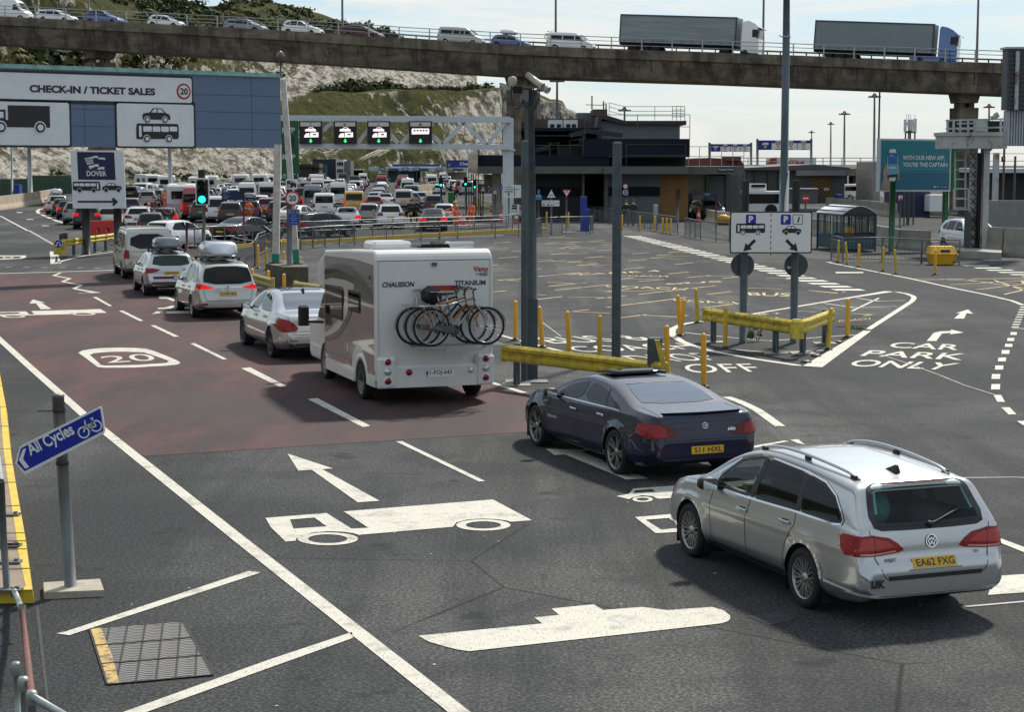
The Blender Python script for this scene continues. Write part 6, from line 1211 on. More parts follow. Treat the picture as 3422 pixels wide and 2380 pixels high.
for c,x,yb,yt,Y,hw,lab in(('b2',1912,800,60,215,40,'tallest crowned lamp mast, beside the plain pole left of the billboard'),('b2',1604,790,240,250,38,'crowned lamp mast second from the billboard'),('b2',1464,780,345,330,20,'crowned lamp mast third from the billboard, shorter in the distance'),('b2',1266,780,432,400,22,'small crowned lamp mast above the larger blue lane sign'),('a2',2208,960,612,190,36,'crowned lamp mast in front of the far white cliff'),('a2',2070,960,688,230,34,'dim crowned lamp mast between camera pole and far cliff'),('b1',1348,240,150,210,30,'crowned lamp mast showing above the terminal roof'),('b3',1346,690,145,230,30,'crowned lamp mast showing above the rusty gantry platform')):
 base=at(c,x,yb,Y);top=at(c,x,yt,Y);t=thing('lamp_mast',lab,'lamp mast',(base.x,Y,0),group='tall masts with lamp crowns');mb=MB();mb.tube([(base.x,Y,0),(top.x,Y,top.z)],.22,8,r2=.10);mb.build('mast',M_GALV,t,world=True)
 R=hw*CROPS[c][2]*Y/FPX;mb=MB()
 for k in range(6):a=PI*k/3+.3;R_=R*1.25;mb.bar((top.x,Y,top.z+.2),(top.x+R_*math.cos(a),Y+R_*math.sin(a),top.z-.15),.10);mb.box((top.x+R_*.9*math.cos(a),Y+R_*.9*math.sin(a),top.z-.12),(.5,.35,.16))
 mb.lathe([(.01,.35),(.18,.25),(.22,-.1)],tuple(top),10);mb.build('lamp_crown',M_COL,t,world=True)
mb=MB();mb.tube([(at('b2',1950,760,205).x,205,0),at('b2',1966,-40,205)],.14,8,r2=.09);tag(mb.build('plain_pole',M_COL),'thin plain pole rising past the viaduct beside the tallest crowned mast','pole')
base=at('o',1757,545,96);mb=MB();mb.smooth=True;mb.tube([(base.x-.05,96,0),(base.x,96,4),(at('o',1757,470,96).x,96,at('o',1757,470,96).z),at('o',1763,82,96),at('o',1764,-60,96)],.27,14,r2=.16);t=thing('lamp_mast','thick grey tapering mast rising out of the top of the picture behind the parking sign','lamp mast',(base.x,96,0));mb.build('mast',mat('blue_grey_column',(.085,.11,.13),.5,metal=.3,var=.15,vscale=2),t,world=True)
a=at('o',1763,82,96);mb=MB();mb.lathe([(.21,-.04),(.24,0),(.21,.04)],tuple(a),12);mb.tube([a+Vector((-.22,0,.02)),a+Vector((-.38,-.05,.06))],.03,6);mb.build('collar',M_GALV,t,world=True)
t=thing('phone_mast','cluster of white telephone antennas showing above the billboard','antenna',(at('b3',645,420,130).x,130,0));
for x,y0,y1,w in((598,262,375,7),(628,262,330,4),(648,262,360,12),(662,262,375,5),(688,257,375,12)):mb=MB();pbox(mb,'b3',x-w,y0,x+w,y1,130,.25,None);mb.build('antenna',M_WHTP,t,world=True)
mb=MB()
for x in(605,633,648,688):mb.tube([(at('b3',x,420,130.4).x,130.4,0),at('b3',x,262,130.4)],.06,5)
for x in(613,630,648,685):mb.tube([at('b3',x,262,130.2),at('b3',x,215,130.2)],.015,4)
mb.bar(at('b3',595,375,130.4),at('b3',695,375,130.4),.15);mb.bar(at('b3',595,300,130.4),at('b3',695,300,130.4),.1);mb.build('frame',M_DARKRAIL,t,world=True)
t=thing('billboard','teal billboard with a hand holding a phone, on two green legs','billboard',(21.3,92,0));TL_=at('b3',375,432,91.5);BL_=at('b3',363,905,91.5);BR_=at('b3',1000,905,93.2);TR_=at('b3',1006,410,93.2);u=(BR_-BL_);w_=u.length;h_=(TL_.z-BL_.z)
p=Panel(BL_,u,(0,0,1),.01);M_TEAL=(lambda s:(s.set('Base Color',(.008,.16,.20)),s.set('Roughness',.4),s.m)[-1])(NT('teal_poster'));M_TEAL2=mat('deep_teal_poster',(.006,.10,.17),.4);M_FRM=mat('pale_frame',(.42,.48,.50),.4)
p.plate([(0,0),(w_,0),(w_,h_),(0,h_)],M_FRM,.25);b=.09;p.rect(b,b,w_-b,h_-b,M_TEAL,1);p.rect(b,b,w_-b,h_*.36,M_TEAL2,2)
f=lambda x,y:((x-368)/636*w_,(905-(y-(x-368)*-.025))/484*h_)
M_SKINP=mat('poster_skin',(.34,.22,.17),.5);M_PALE=mat('poster_white',(.55,.62,.64),.4);M_PHB=mat('poster_phone_blue',(.02,.12,.30),.4);M_PHB2=mat('poster_phone_pale_blue',(.10,.30,.42),.4)
P_=lambda L,m,k:p.poly([f(x,y)for x,y in L],m,k)
P_([(385,880),(392,830),(405,780),(400,720),(420,660),(432,640),(436,690),(438,790),(500,805),(480,850),(455,885)],M_SKINP,3);P_(chaikin([(433,515),(526,512),(528,800),(435,803)],1),M_PALE,4);P_([(438,548),(522,546),(523,650),(438,652)],M_PHB,5);P_([(438,652),(523,650),(524,745),(438,748)],M_PHB2,5);P_([(526,655),(538,665),(540,790),(528,805)],M_SKINP,5);P_([(444,750),(524,740),(520,770),(444,775)],M_SIGNK,6)
p.text('UP 1.',*f(455,585),h_*.035,M_PALE,6,.01);p.rect(*f(446,690),*f(510,678),M_PALE,6)
p.text('WITH OUR NEW APP,',*f(570,615),h_*.082,M_PALE,3,.025,'L',w_*.59);p.text("YOU'RE THE CAPTAIN",*f(570,672),h_*.082,M_PALE,3,.025,'L',w_*.625);p.text('P&O',*f(915,482),h_*.06,M_PALE,3,.02,'L')
p.rect(*f(585,690),*f(935,686),mat('poster_faint_line',(.06,.26,.32),.5),3);p.rect(*f(850,860),*f(912,836),M_SIGNK,3);p.rect(*f(918,860),*f(980,836),M_SIGNK,3);p.rect(*f(868,850),*f(905,845),M_PALE,4);p.rect(*f(940,850),*f(975,845),M_PALE,4);p.disc(*f(858,849),.05,M_PALE,4);p.poly([f(924,856),f(934,848),f(924,840)],M_PALE,4)
p.build('poster',t)
M_GRNP=mat('green_steel_leg',(.010,.085,.028),.45,var=.2,vscale=4)
for x,y in((475,1440),(945,1420)):b_=g('b3',x,y);mb=MB();mb.tube([(b_.x,b_.y,0),(b_.x,b_.y,BL_.z+.5)],.15,14);mb.build('leg',M_GRNP,t,world=True)
mb=MB();q=at('b3',1020,905,93.6);mb.box((q.x,93.6,(q.z+at('b3',1020,520,93.6).z)/2),(.5,.5,at('b3',1020,520,93.6).z-q.z));mb.build('rear_frame',M_GRNP,t,world=True)
M_RUSTW=(lambda s:(s.set('Base Color',s.mix(s.ramp(s.noise(1.6,s.map((1,1,.6)),detail=8,rough=.75),.53,.66),(.42,.43,.42),(.13,.055,.02))),s.set('Roughness',.6),s.m)[-1])(NT('rusting_white_steel'));M_GREYW=mat('weathered_white_steel',(.40,.41,.41),.5,var=.2,vscale=2)
t=thing('signal_gantry','rusty white steel gantry with a railed platform and ladder at the right edge','gantry',(g('b3',1300,1465).x,88,0));Yg=87.6
def gbox(name,m,x0,y0,x1,y1,Y,dep,z0=None):mb=MB();pbox(mb,'b3',x0,y0,x1,y1,Y,dep,z0);return mb.build(name,m,t,world=True)
gbox('platform',M_RUSTW,960,405,1505,522,Yg,2.2);gbox('platform_edge',M_RUSTW,955,375,1505,408,Yg-.1,2.4);gbox('leg',M_GREYW,1278,515,1330,1468,Yg+.4,.7,0.0);gbox('lattice_post',M_RUSTW,1180,515,1224,1450,Yg+.7,.6,0.0);gbox('pipe',M_WELL,1234,560,1262,1450,Yg+.3,.3,0.0);gbox('cable_duct',M_DARKRAIL,1136,1090,1176,1450,Yg+.3,.4,0.0)
mb=MB()
for i in range(11):y=560+80*i;mb.bar(at('b3',1176,y,Yg+.62),at('b3',1228,y+60,Yg+.62),.05);mb.bar(at('b3',1228,y,Yg+.62),at('b3',1176,y+60,Yg+.62),.04)
mb.build('lattice_bracing',M_DARKRAIL,t,world=True)
mb=MB()
for x in(975,1030,1090,1160,1218,1325,1450):mb.bar(at('b3',x,405,Yg-.05),at('b3',x,268,Yg-.05),.09)
for y in(272,345):mb.bar(at('b3',960,y,Yg-.05),at('b3',1505,y-14,Yg-.05),.08)
for y in(300,350):mb.bar(at('b3',1060,y,Yg-.2),at('b3',1220,y-4,Yg-.2),.07)
mb.build('platform_rail',M_GREYW,t,world=True);gbox('equipment_box',M_VOID,990,275,1500,380,Yg+1.6,.4);gbox('equipment_box',M_GALV,1230,260,1325,370,Yg+.9,.6)
mb=MB();mb.smooth=True;a,b2=at('b3',1365,250,Yg),at('b3',1425,218,Yg);mb.tube([a,b2],.14,10);mb.build('camera',M_GREYW,t,world=True)
mb=MB()
for x in(1042,1135):mb.bar(at('b3',x,530,Yg+1),at('b3',x,1065,Yg+1),.07)
for i in range(7):y=540+85*i;mb.bar(at('b3',1042,y,Yg+1),at('b3',1135,y,Yg+1),.06)
for sx in(1030,1160):mb.bar(at('b3',sx,880,Yg+.6),at('b3',sx,1065,Yg+.6),.05)
for y in(880,970,1065):mb.bar(at('b3',1030,y,Yg+.6),at('b3',1160,y,Yg+.6),.05)
mb.build('ladder',M_GREYW,t,world=True);mb=MB();a=at('b3',1370,515,Yg+.3);mb.hexa([at('b3',1330,520,Yg+.3),at('b3',1385,520,Yg+.3),at('b3',1385,520,Yg+.7),at('b3',1330,520,Yg+.7),at('b3',1330,575,Yg+.3),at('b3',1335,570,Yg+.3),at('b3',1335,570,Yg+.7),at('b3',1330,575,Yg+.7)]);mb.build('bracket',M_RUSTW,t,world=True)
q=[g('b3',x,y)for x,y in((1085,1495),(1455,1512),(1455,1480),(1125,1455))];mb=MB();mb.hexa([(v.x,v.y,0)for v in q]+[(v.x,v.y,.32)for v in q]);tag(mb.build('plinth',M_CONC),'dark concrete plinth under the rusty white gantry','plinth')
t=thing('cladding_box','louvred and corrugated grey cladding box at the upper right edge','cladding box',(at('b3',1600,500,86).x,86,0));mb=MB();pbox(mb,'b3',1497,-372,1800,176,86,.9);mb.build('louvre_box',mat('slate_blue_louvre',(.05,.065,.075),.5),t,world=True);mb=MB()
for i in range(14):pbox(mb,'b3',1530,-356+40*i,1800,-348+40*i,85.9,.1)
mb.build('louvre_slats',M_DARKRAIL,t,world=True);mb=MB();pbox(mb,'b3',1574,-345,1604,176,85.8,.15);mb.build('upright',M_RUSTW,t,world=True);mb=MB();pbox(mb,'b3',1493,-385,1800,-368,85.9,1);mb.build('coping',M_GREYW,t,world=True)
mb=MB();pbox(mb,'b3',1507,180,1800,498,86.3,.8)
for i in range(12):pbox(mb,'b3',1512+24*i,180,1524+24*i,498,86.2,.2)
mb.build('corrugated_sheet',mat('pale_corrugated_sheet',(.36,.39,.42),.45,var=.1),t,world=True)
def wallthing(name,lab,catn,m,c,x0,y0,x1,y1,Y,dep,z0=None):mb=MB();pbox(mb,c,x0,y0,x1,y1,Y,dep,z0);return tag(mb.build(name,m),lab,catn)
wallthing('boundary_wall','pale grey boundary wall behind the rusty gantry at the right edge','wall',mat('pale_painted_wall',(.22,.225,.215),.8,var=.12),'b3',1225,985,2000,1262,98,.4,0.0);wallthing('open_shed','dark open fronted shed with a pale roof beyond the boundary wall','shed',M_DKWALL,'b3',1340,740,2000,950,150,10,0.0);wallthing('shed_roof','pale roof deck of the open fronted shed at the right edge','roof',M_FRM,'b3',1335,700,2000,738,148,14)
mb=MB();wr(mb,1330,2000,700,148,1.2,2,2.5,'b3');tag(mb.build('roof_railing',M_GALV),'thin railing on the pale roof deck at the right edge','railing')
for x,y0,w,m,lab in((1405,560,22,M_RUSTW,'old weathered post with a green stain behind the boundary wall'),(1475,510,3,M_COL,'thin pole with a triangle sign beyond the boundary wall'),(1575,590,3,M_COL,'thin lamp pole beyond the pale roof deck')):wallthing('post',lab,'post',m,'b3',x-w,y0,x+w,985,120,.4,0.0)
p=Panel(at('b3',1455,640,119.8),(1,0,0),(0,0,1),.01);s_=(at('b3',1490,640,119.8).x-at('b3',1455,640,119.8).x);p.plate([(0,0),(s_,0),(s_,s_*1.35),(0,s_*1.35)],mat('dark_red_board',(.05,.012,.012),.5),.05);p.poly([(s_*.15,s_*1.1),(s_*.85,s_*1.1),(s_*.5,s_*.4)],M_SIGNR,1);p.poly([(s_*.3,s_*1.0),(s_*.7,s_*1.0),(s_*.5,s_*.6)],M_SIGNW,2);tag(p.build('warning_sign'),'dark square board with a red bordered triangle on the thin pole','sign')
wallthing('wall','dark blue building front behind the billboard legs','building',M_NAVYS,'b3',520,890,820,1040,150,5,0.0);wallthing('coach','white and teal coach side seen between the billboard legs','coach',M_SIGNW,'b3',818,935,985,1040,148,2.5,.5)
# ================================================================ SIGNS, POLES, BARRIERS, FENCES
M_POST=mat('grey_steel_post',(.13,.14,.14),.5,metal=.4,var=.25,vscale=3);M_POSTD=mat('slate_steel_post',(.065,.085,.095),.5,metal=.3,var=.3,vscale=3);M_SBLUE=mat('cycle_sign_blue',(.008,.022,.30),.3);M_BOARD=mat('slate_blue_board',(.11,.16,.26),.45,var=.05,vscale=1);M_WEATH=mat('weathered_sign_white',(.70,.72,.75),.45,var=.06,vscale=2)
def post(name,m,base,top,r,n=10,parent=None,r2=None):mb=MB();mb.tube([base,top],r,n,r2=r2);return mb.build(name,m,parent,world=parent is not None)
def signthing(name,lab,loc,catn='sign',group=None):return thing(name,lab,catn,(loc[0],loc[1],0),group=group)
A,B=at('a1',-330,500,66),at('a1',2150,590,74.5);Bb=at('a1',2160,1145,74.5);Ab=at('a1',-330,1110,66);u=Vector((B.x-A.x,B.y-A.y,0));w_=u.length;h_=(A.z+B.z)/2-(Ab.z+Bb.z)/2;z0=(Ab.z+Bb.z)/2
def q(x,y):t=(x+330)/2485;top=515+75*t;bot=1112+33*t;return(w_*t*(1-.0),h_*(1-(y-top)/(bot-top)))
T=signthing('overhead_sign','huge slate blue overhead board with white check-in panels at upper left',A.lerp(B,.9));p=Panel((A.x,A.y,z0),u,(0,0,1),.012);p.plate([(0,0),(w_,0),(w_,h_),(0,h_)],M_BOARD,.35)
P_=lambda L,m,k:p.poly([q(x,y)for x,y in L],m,k)
def rr(x0,y0,x1,y1,r,m,k):a,b=q(x0,y1),q(x1,y0);p.poly(rrect(a[0],a[1],b[0],b[1],r),m,k)
for x in(570,1110,1380,1905,-100):p.line([q(x,560),q(x,1125)],.015,M_POSTD,1)
for y in(730,860,990):p.line([q(-300,y-45),q(2150,y+12)],.015,M_POSTD,1)
rr(-700+400,585,1420,780,.12,M_SIGNK,1);rr(-280,602,1408,752,.08,M_WEATH,2);rr(-300,755,470,1118,.12,M_SIGNK,1);rr(-280,790,455,1102,.08,M_WEATH,2);rr(798,778,1436,1134,.12,M_SIGNK,1);rr(814,806,1420,1120,.08,M_WEATH,2)
a,b=q(170,700),q(1115,720);p.text('CHECK-IN / TICKET SALES',a[0],q(640,722)[1],.27,M_SIGNK,3,.045,'L',b[0]-a[0]);c_=q(1342,703);p.disc(c_[0],c_[1],.31,M_SIGNR,3);p.disc(c_[0],c_[1],.235,M_WEATH,4);p.text('20',c_[0],c_[1]-.125,.25,M_SIGNK,5,.03,'C')
a=q(-95,1015);dots(p,a[0],a[1],q(312,1015)[0]-a[0],PIC_TRUCK,M_SIGNK,M_WEATH,3);a=q(1012,940);dots(p,a[0],a[1],q(1230,940)[0]-a[0],PIC_CAR,M_SIGNK,M_WEATH,3);a=q(960,1085);dots(p,a[0],a[1],q(1296,1085)[0]-a[0],PIC_BUS,M_SIGNK,M_WEATH,3)
p.build('board',T);mb=MB();mb.bar((A.x,A.y-.1,z0+h_+.05),(B.x,B.y-.1,z0+h_+.05),.10,.16);mb.build('top_trim',mat('pale_green_trim',(.22,.40,.36),.6,var=.3),T,world=True)
for x in(225,645,1020,1325,1595,1850):mb=MB();pz=q(x,600)[0]/w_;v=A.lerp(B,pz);mb.box((v.x,v.y-.1,z0+h_+.16),(.1,.12,.14));mb.build('lamp_bracket',M_BROWN,T,world=True)
M_WPOST=mat('flaking_white_post',(.50,.48,.44),.6,var=.25,vscale=4);M_GBAND=mat('green_post_band',(.01,.20,.13),.5);zt=.75
for(xb,yb),(xt,yt),Y,w,lab in(((1640,395),(1660,-740),66.9,.24,0),((1842,425),(1711,-1363),66.3,.20,0)):
 base=at('b4',xb,yb,Y);top=at('b4',xt,yt,Y);base.z=zt;mb=MB();mb.bar(base,top,w);mb.build('post',M_WPOST,T,world=True);mb=MB();mb.bar(base,base.lerp(top,.08),w+.02);mb.build('post_band',M_GBAND,T,world=True);mb=MB();mb.box((base.x,base.y,zt+.02),(.45,.45,.05));mb.build('base_plate',M_DARKRAIL,T,world=True)
pt=at('b4',1688,-1385,66.3);t=signthing('dome_camera','dome camera on a short stalk at the top corner of the overhead board',pt,'camera');post('stalk',M_POSTD,pt,pt+Vector((0,0,.55)),.03,8,t);mb=MB();mb.lathe([(.001,-.2),(.12,-.12),(.15,.0),(.12,.12),(.001,.2)],tuple(pt+Vector((0,0,.75))),12);mb.build('dome',mat('grey_camera_dome',(.12,.10,.10),.25),t,world=True)
qs=[g('b4',1540,565),g('b4',1690,640),g('b4',1955,640),g('b4',1935,565),g('b4',1700,525)];qs=[g('b4',*v)for v in((1545,600),(1700,640),(1955,640),(1900,570),(1680,560))];mb=MB();n=len(qs);mb.add([(v.x,v.y,0)for v in qs]+[(v.x,v.y,zt)for v in qs],[tuple(range(n,2*n))]+[(i,(i+1)%n,n+(i+1)%n,n+i)for i in range(n)]);tag(mb.build('concrete_plinth',mat('mossy_concrete',(.10,.085,.06),.9,var=.35,vscale=2)),'dark mossy concrete plinth carrying the white green banded posts','plinth')
Y=65.2;t=signthing('speed_sign','round red ringed 20 sign with a camera plate above it on a grey post',at('a6',1400,700,Y));post('post',M_POST,(at('a6',1395,1500,Y+.2).x,Y+.2,.1),at('a6',1395,480,Y+.2),.10,10,t)
c_=at('a6',1435,695,Y-.1);R=95*CROPS['a6'][2]*Y/FPX;p=Panel(c_,(1,.03,0),(0,0,1),.006);p.plate(circ(0,0,R,32),M_SIGNR,.04);p.disc(0,0,R*.79,M_SIGNW,1);p.text('20',0,-R*.36,R*.72,M_SIGNK,2,.03,'C');p.build('sign_face',t)
a=at('a6',1350,578,Y-.1);s_=148*CROPS['a6'][2]*Y/FPX;p=Panel(a,(1,.03,.0),(0,0,1),.006);p.plate(rrect(0,0,s_,s_*.86,.03),M_SIGNW,.03);p.poly(rrect(s_*.1,s_*.13,s_*.6,s_*.73,.02),M_SIGNK,1);p.poly([(s_*.6,s_*.3),(s_*.72,s_*.2),(s_*.9,s_*.12),(s_*.9,s_*.45),(s_*.72,s_*.6),(s_*.6,s_*.55)],M_SIGNK,1);p.disc(s_*.27,s_*.3,s_*.13,M_SIGNW,2);p.disc(s_*.27,s_*.3,s_*.06,M_SIGNK,3);p.disc(s_*.45,s_*.62,s_*.07,M_SIGNW,2);p.disc(s_*.45,s_*.62,s_*.03,M_SIGNK,3);p.build('camera_plate',t)
a=at('a6',1378,1035,Y-.2);s_=150*CROPS['a6'][2]*Y/FPX;t=signthing('notice_sign','blue traffic notice on a grey backing below the 20 sign',a);p=Panel(a,(1,.03,0),(0,0,1),.006);p.plate([(0,0),(s_,0),(s_,s_*1.35),(0,s_*1.35)],M_SIGNG,.03);p.poly(rrect(.02,.02,s_-.02,s_*.95,.03),M_ROYAL,1);p.disc(s_/2,s_*1.13,s_*.18,M_ROYAL,1);p.rect(s_*.48,s_*1.0,s_*.52,s_*1.26,M_SIGNW,2)
for i,tx in enumerate(('Road','traffic laws','apply in','the docks')):p.text(tx,s_/2,s_*(.75-.2*i),s_*.11,mat('pale_sign_lettering',(.25,.42,.65),.4),2,.02,'C')
p.build('sign_face',t)
T=signthing('direction_sign','white sign with a dark blue flag emblem, bus, car and right arrow',at('a5',1080,1000,88));Y=88;Aa=at('a5',800,690,Y);w_=at('a5',1366,690,Y).x-Aa.x;h_=at('a5',780,70,Y).z-Aa.z;p=Panel((Aa.x-.1,Y,Aa.z),(1,0,0),(-.02,0,1),.01);p.plate([(0,0),(w_,0),(w_,h_),(0,h_)],M_WEATH,.08)
f=lambda x,y:((x-790-(y-70)*.03)/576*w_,(690-y)/620*h_)
P_=lambda L,m,k=2:p.poly([f(x,y)for x,y in L],m,k)
P_([(862,86),(1265,90),(1278,386),(872,382)],M_NAVYS,1)
for L in([(945,155),(1028,138),(1040,210),(970,222)],[(1028,138),(1060,126),(1092,130),(1088,152),(1060,148),(1030,156)],[(1098,148),(1130,145),(1170,152),(1165,172),(1130,165),(1095,165)],[(985,235),(1030,228),(1065,215),(1100,222),(1095,248),(1060,240),(1030,258),(998,268)],[(1085,262),(1110,248),(1160,245),(1155,275),(1120,272),(1088,278)]):P_(L,M_WEATH)
for y in(168,186,204):p.line([f(955+(y-168)*.2,y),f(985,y-8),f(1030,y-4)],.035,M_NAVYS,3)
a,b=f(965,302),f(1178,302);p.text('PORT OF',a[0],a[1],.14,M_BOARD,2,.0,'L',b[0]-a[0]);a,b=f(965,345),f(1180,345);p.text('DOVER',a[0],a[1],.24,M_WEATH,2,.03,'L',b[0]-a[0])
a,b=f(1112,515),f(815,515);s_=a[0]-b[0];p.shape([(c0,[(1-x,y)for x,y in pl])for c0,pl in PIC_BUS],b[0],a[1],s_,M_SIGNK,M_WEATH,2);a,b=f(1342,515),f(1132,515);s_=a[0]-b[0];p.shape([(c0,[(1-x,y)for x,y in pl])for c0,pl in PIC_CAR],b[0],a[1],s_,M_SIGNK,M_WEATH,2)
P_([(862,608),(1240,608),(1235,580),(1255,578),(1302,618),(1258,660),(1235,658),(1250,627),(862,628)],M_SIGNK);p.build('board',T)
for x,yb in((922,1010),(1258,905)):post('post',M_SIGNK,(at('a5',x,yb,Y+.2).x,Y+.2,0),(at('a5',x,yb,Y+.2).x,Y+.2,Aa.z+1.0),.20,12,T)
T=signthing('lane_gantry','white lattice gantry across the queueing lanes',at('a2',1830,1100,128),'gantry');Y=128;mb=MB();S_=lambda x,y,d=0:at('a2',x,y,Y+d)
for d in(0,1.6):mb.bar(S_(20,905,d),S_(1850,918,d),.42);mb.bar(S_(20,1118,d),S_(1850,1128,d),.36)
for L in([(400,1005),(490,935)],[(670,1110),(760,990)],[(925,1030),(1000,1110),(1075,1035)],[(1245,1035),(1330,1110),(1490,940),(1670,1115),(1810,940)]):
 for a,b in zip(L,L[1:]):mb.bar(S_(*a),S_(*b),.26);mb.bar(S_(*a,1.6),S_(*b,1.6),.2)
M_TRUSS=mat('white_gantry_steel',(.52,.56,.58),.4,var=.08);mb.build('truss',M_TRUSS,T,world=True)
mb=MB();a=S_(1833,1180);mb.bar((a.x,Y+.5,0),(a.x,Y+.5,S_(1833,905).z),.75);mb.build('column',M_TRUSS,T,world=True);mb=MB();a=S_(1833,1150);mb.box((a.x,Y+.5,a.z),(1.0,.95,.12));mb.build('column_collar',M_TRUSS,T,world=True)
M_LED=mat('white_led',(.8,.75,.75),.5,emit=(1,.82,.82),estr=.9);M_LEDG=mat('green_led',(.1,.8,.2),.5,emit=(.05,1,.25),estr=1.1);M_VMS=mat('dark_matrix_panel',(.012,.006,.009),.5)
PIC_VAN=[(0,[(0,.12),(.02,.22),(.14,.36),(.36,.38),(.36,.14),(.42,.14),(.42,.42),(1,.44),(1,.1),(.0,.08)])]
for x,l in((318,'J'),(583,'K'),(840,'L'),(1160,'M')):
 t=signthing('lane_signal','black lit lane signal %s showing %s and a green arrow'%(l,'a coach' if l=='M' else 'a car, a caravan'),S_(x,1000),group='lane signals on the lattice gantry');a=at('a2',x-88,1102,Y-.5);w_=at('a2',x+88,1102,Y-.5).x-a.x;h_=at('a2',x,928,Y-.5).z-a.z;p=Panel(a,(1,0,0),(0,0,1),.015);p.plate([(0,0),(w_,0),(w_,h_),(0,h_)],M_VMS,.3);p.rect(w_*.06,h_*.77,w_*.94,h_*.95,mat('cream_panel',(.62,.58,.52),.5),1);p.text(l,w_/2,h_*.80,h_*.11,M_SIGNK,2,.03,'C')
 if l!='M':p.shape([PIC_CAR[0]],w_*.26,h_*.50,w_*.48,M_LED,M_VMS,1);p.shape([(1,[(.31,.34),(.41,.43),(.64,.43),(.76,.34)])],w_*.26,h_*.50,w_*.48,M_LED,M_VMS,1);p.shape(PIC_VAN,w_*.22,h_*.23,w_*.62,M_LED,M_VMS,1);p.rect(w_*.60,h_*.38,w_*.74,h_*.44,M_VMS,2)
 else:
  p.shape([PIC_BUS[0]],w_*.12,h_*.38,w_*.76,M_LED,M_VMS,1)
  for k in range(5):p.rect(w_*(.2+.13*k),h_*.55,w_*(.29+.13*k),h_*.62,M_VMS,2)
 p.poly([(w_*.47,h_*.21),(w_*.53,h_*.21),(w_*.53,h_*.13),(w_*.58,h_*.13),(w_*.5,h_*.04),(w_*.42,h_*.13),(w_*.47,h_*.13)],M_LEDG,1);p.build('panel',t);mb=MB();v=S_(x,915);mb.box((v.x,Y-.2,v.z-.35),(.3,.3,.9));mb.build('hanger',M_TRUSS,t,world=True)
M_RVP=mat('dark_green_sign',(.006,.075,.03),.4);M_PALEG=mat('pale_green_lettering',(.45,.55,.52),.4);a=at('a2',95,1330,110);w_=at('a2',228,1330,110).x-a.x;h_=at('a2',95,925,110).z-a.z;t=signthing('vertical_sign','tall dark green sign lettered RVP partly behind the leaning white post',a);p=Panel(a,(1,0,0),(0,0,1),.02);p.plate([(0,0),(w_,0),(w_,h_),(0,h_)],M_RVP,.1)
for yy in(.77,.26):p.text('RVP',w_*.06,h_*yy,h_*.10,M_PALEG,1,.03,'L',w_*.74)
p.poly([(w_*.52,h_*.50),(w_*.78,h_*.50),(w_*.78,h_*.68),(w_*.65,h_*.70),(w_*.52,h_*.68)],M_SIGNK,1);p.build('board',t);post('post',M_POST,(a.x+.4,110.2,0),(a.x+.4,110.2,a.z+.2),.09,8,t);a=at('a6',1300,470,112);w_=at('a6',1500,470,112).x-a.x;h_=at('a6',1300,340,112).z-a.z;t=signthing('assembly_sign','small green sign with a white figure below the tall green sign',a);p=Panel(a,(1,0,0),(0,0,1),.02);p.plate([(0,0),(w_,0),(w_,h_),(0,h_)],M_RVP,.05);p.rect(w_*.05,h_*.2,w_*.3,h_*.8,mat('mid_green',(.02,.25,.09),.4),1);p.disc(w_*.17,h_*.55,h_*.12,M_PALEG,2);p.line([(w_*.1,h_*.25),(w_*.17,h_*.5),(w_*.25,h_*.25)],h_*.07,M_PALEG,2);p.rect(w_*.45,h_*.6,w_*.9,h_*.68,M_PALEG,1);p.build('board',t);post('post',M_POST,(a.x+.6,112.1,0),(a.x+.6,112.1,a.z),.06,6,t)
M_GLOW=mat('lit_green_lamp',(.05,.9,.6),.4,emit=(.02,1,.62),estr=2.2)
def traffic_light(lab,c,x0,y0,x1,y1,Y,yb=None,border=True):
 a=at(c,x0,y1,Y);w_=at(c,x1,y1,Y).x-a.x;h_=at(c,x0,y0,Y).z-a.z;t=thing('traffic_light',lab,'traffic light',(a.x+w_/2,Y,0),group='traffic lights showing green');p=Panel(a,(1,0,0),(0,0,1),.006);p.plate([(0,0),(w_,0),(w_,h_),(0,h_)],M_WEATH if border else M_SIGNK,.04);b=w_*.08;p.rect(b,b,w_-b,h_-b,M_SIGNK,1);p.build('backing_board',t)
 post('post',M_POST,(a.x+w_*.55,Y+.1,0),(a.x+w_*.55,Y+.1,a.z+h_*.5),w_*.11 if border else .09,8,t);mb=MB();mb.box((a.x+w_/2,Y-.06,a.z+h_/2),(w_*.62,.12,h_*.86));hd=mb.build('signal_head',M_BLK,t,world=True)
 for k,m in((.80,M_WELL),(.51,M_WELL),(.22,M_GLOW)):
  z=a.z+h_*k;r=w_*.26;x=a.x+w_/2;mb=MB();mb.lathe([(r,-.125),(r*.6,-.15),(.001,-.155)],(x,Y,z),16,'Y');mb.build('lens',m,t,world=True);mb=MB();n=10;V=[(x+r*1.1*math.cos(math.radians(200)*i/n-.17),Y-.12-d*(1 if 0<i<n else .3),z+r*1.1*math.sin(math.radians(200)*i/n-.17))for i in range(n+1)for d in(0,r*.9)];mb.add(V,[(2*i,2*i+1,2*i+3,2*i+2)for i in range(n)]);mb.build('visor',M_BLK,t,world=True)
 return t
traffic_light('near green traffic light with a white border, left of the blue lane sign','a6',205,445,380,780,94);mb=MB();v=at('a6',280,445,94);mb.box((v.x,94.05,v.z+.25),(.32,.3,.42));tag(mb.build('detector',M_BLK),'small black detector on top of the near traffic light','detector')
traffic_light('green traffic light nearest the blue check-in board','a7',1408,345,1452,438,150,border=False);traffic_light('green traffic light just left of the dark glazed bay corner','a7',1660,335,1700,428,150,border=False);traffic_light('white bordered green traffic light beside the bend warning triangle','a7',1750,365,1790,458,146)
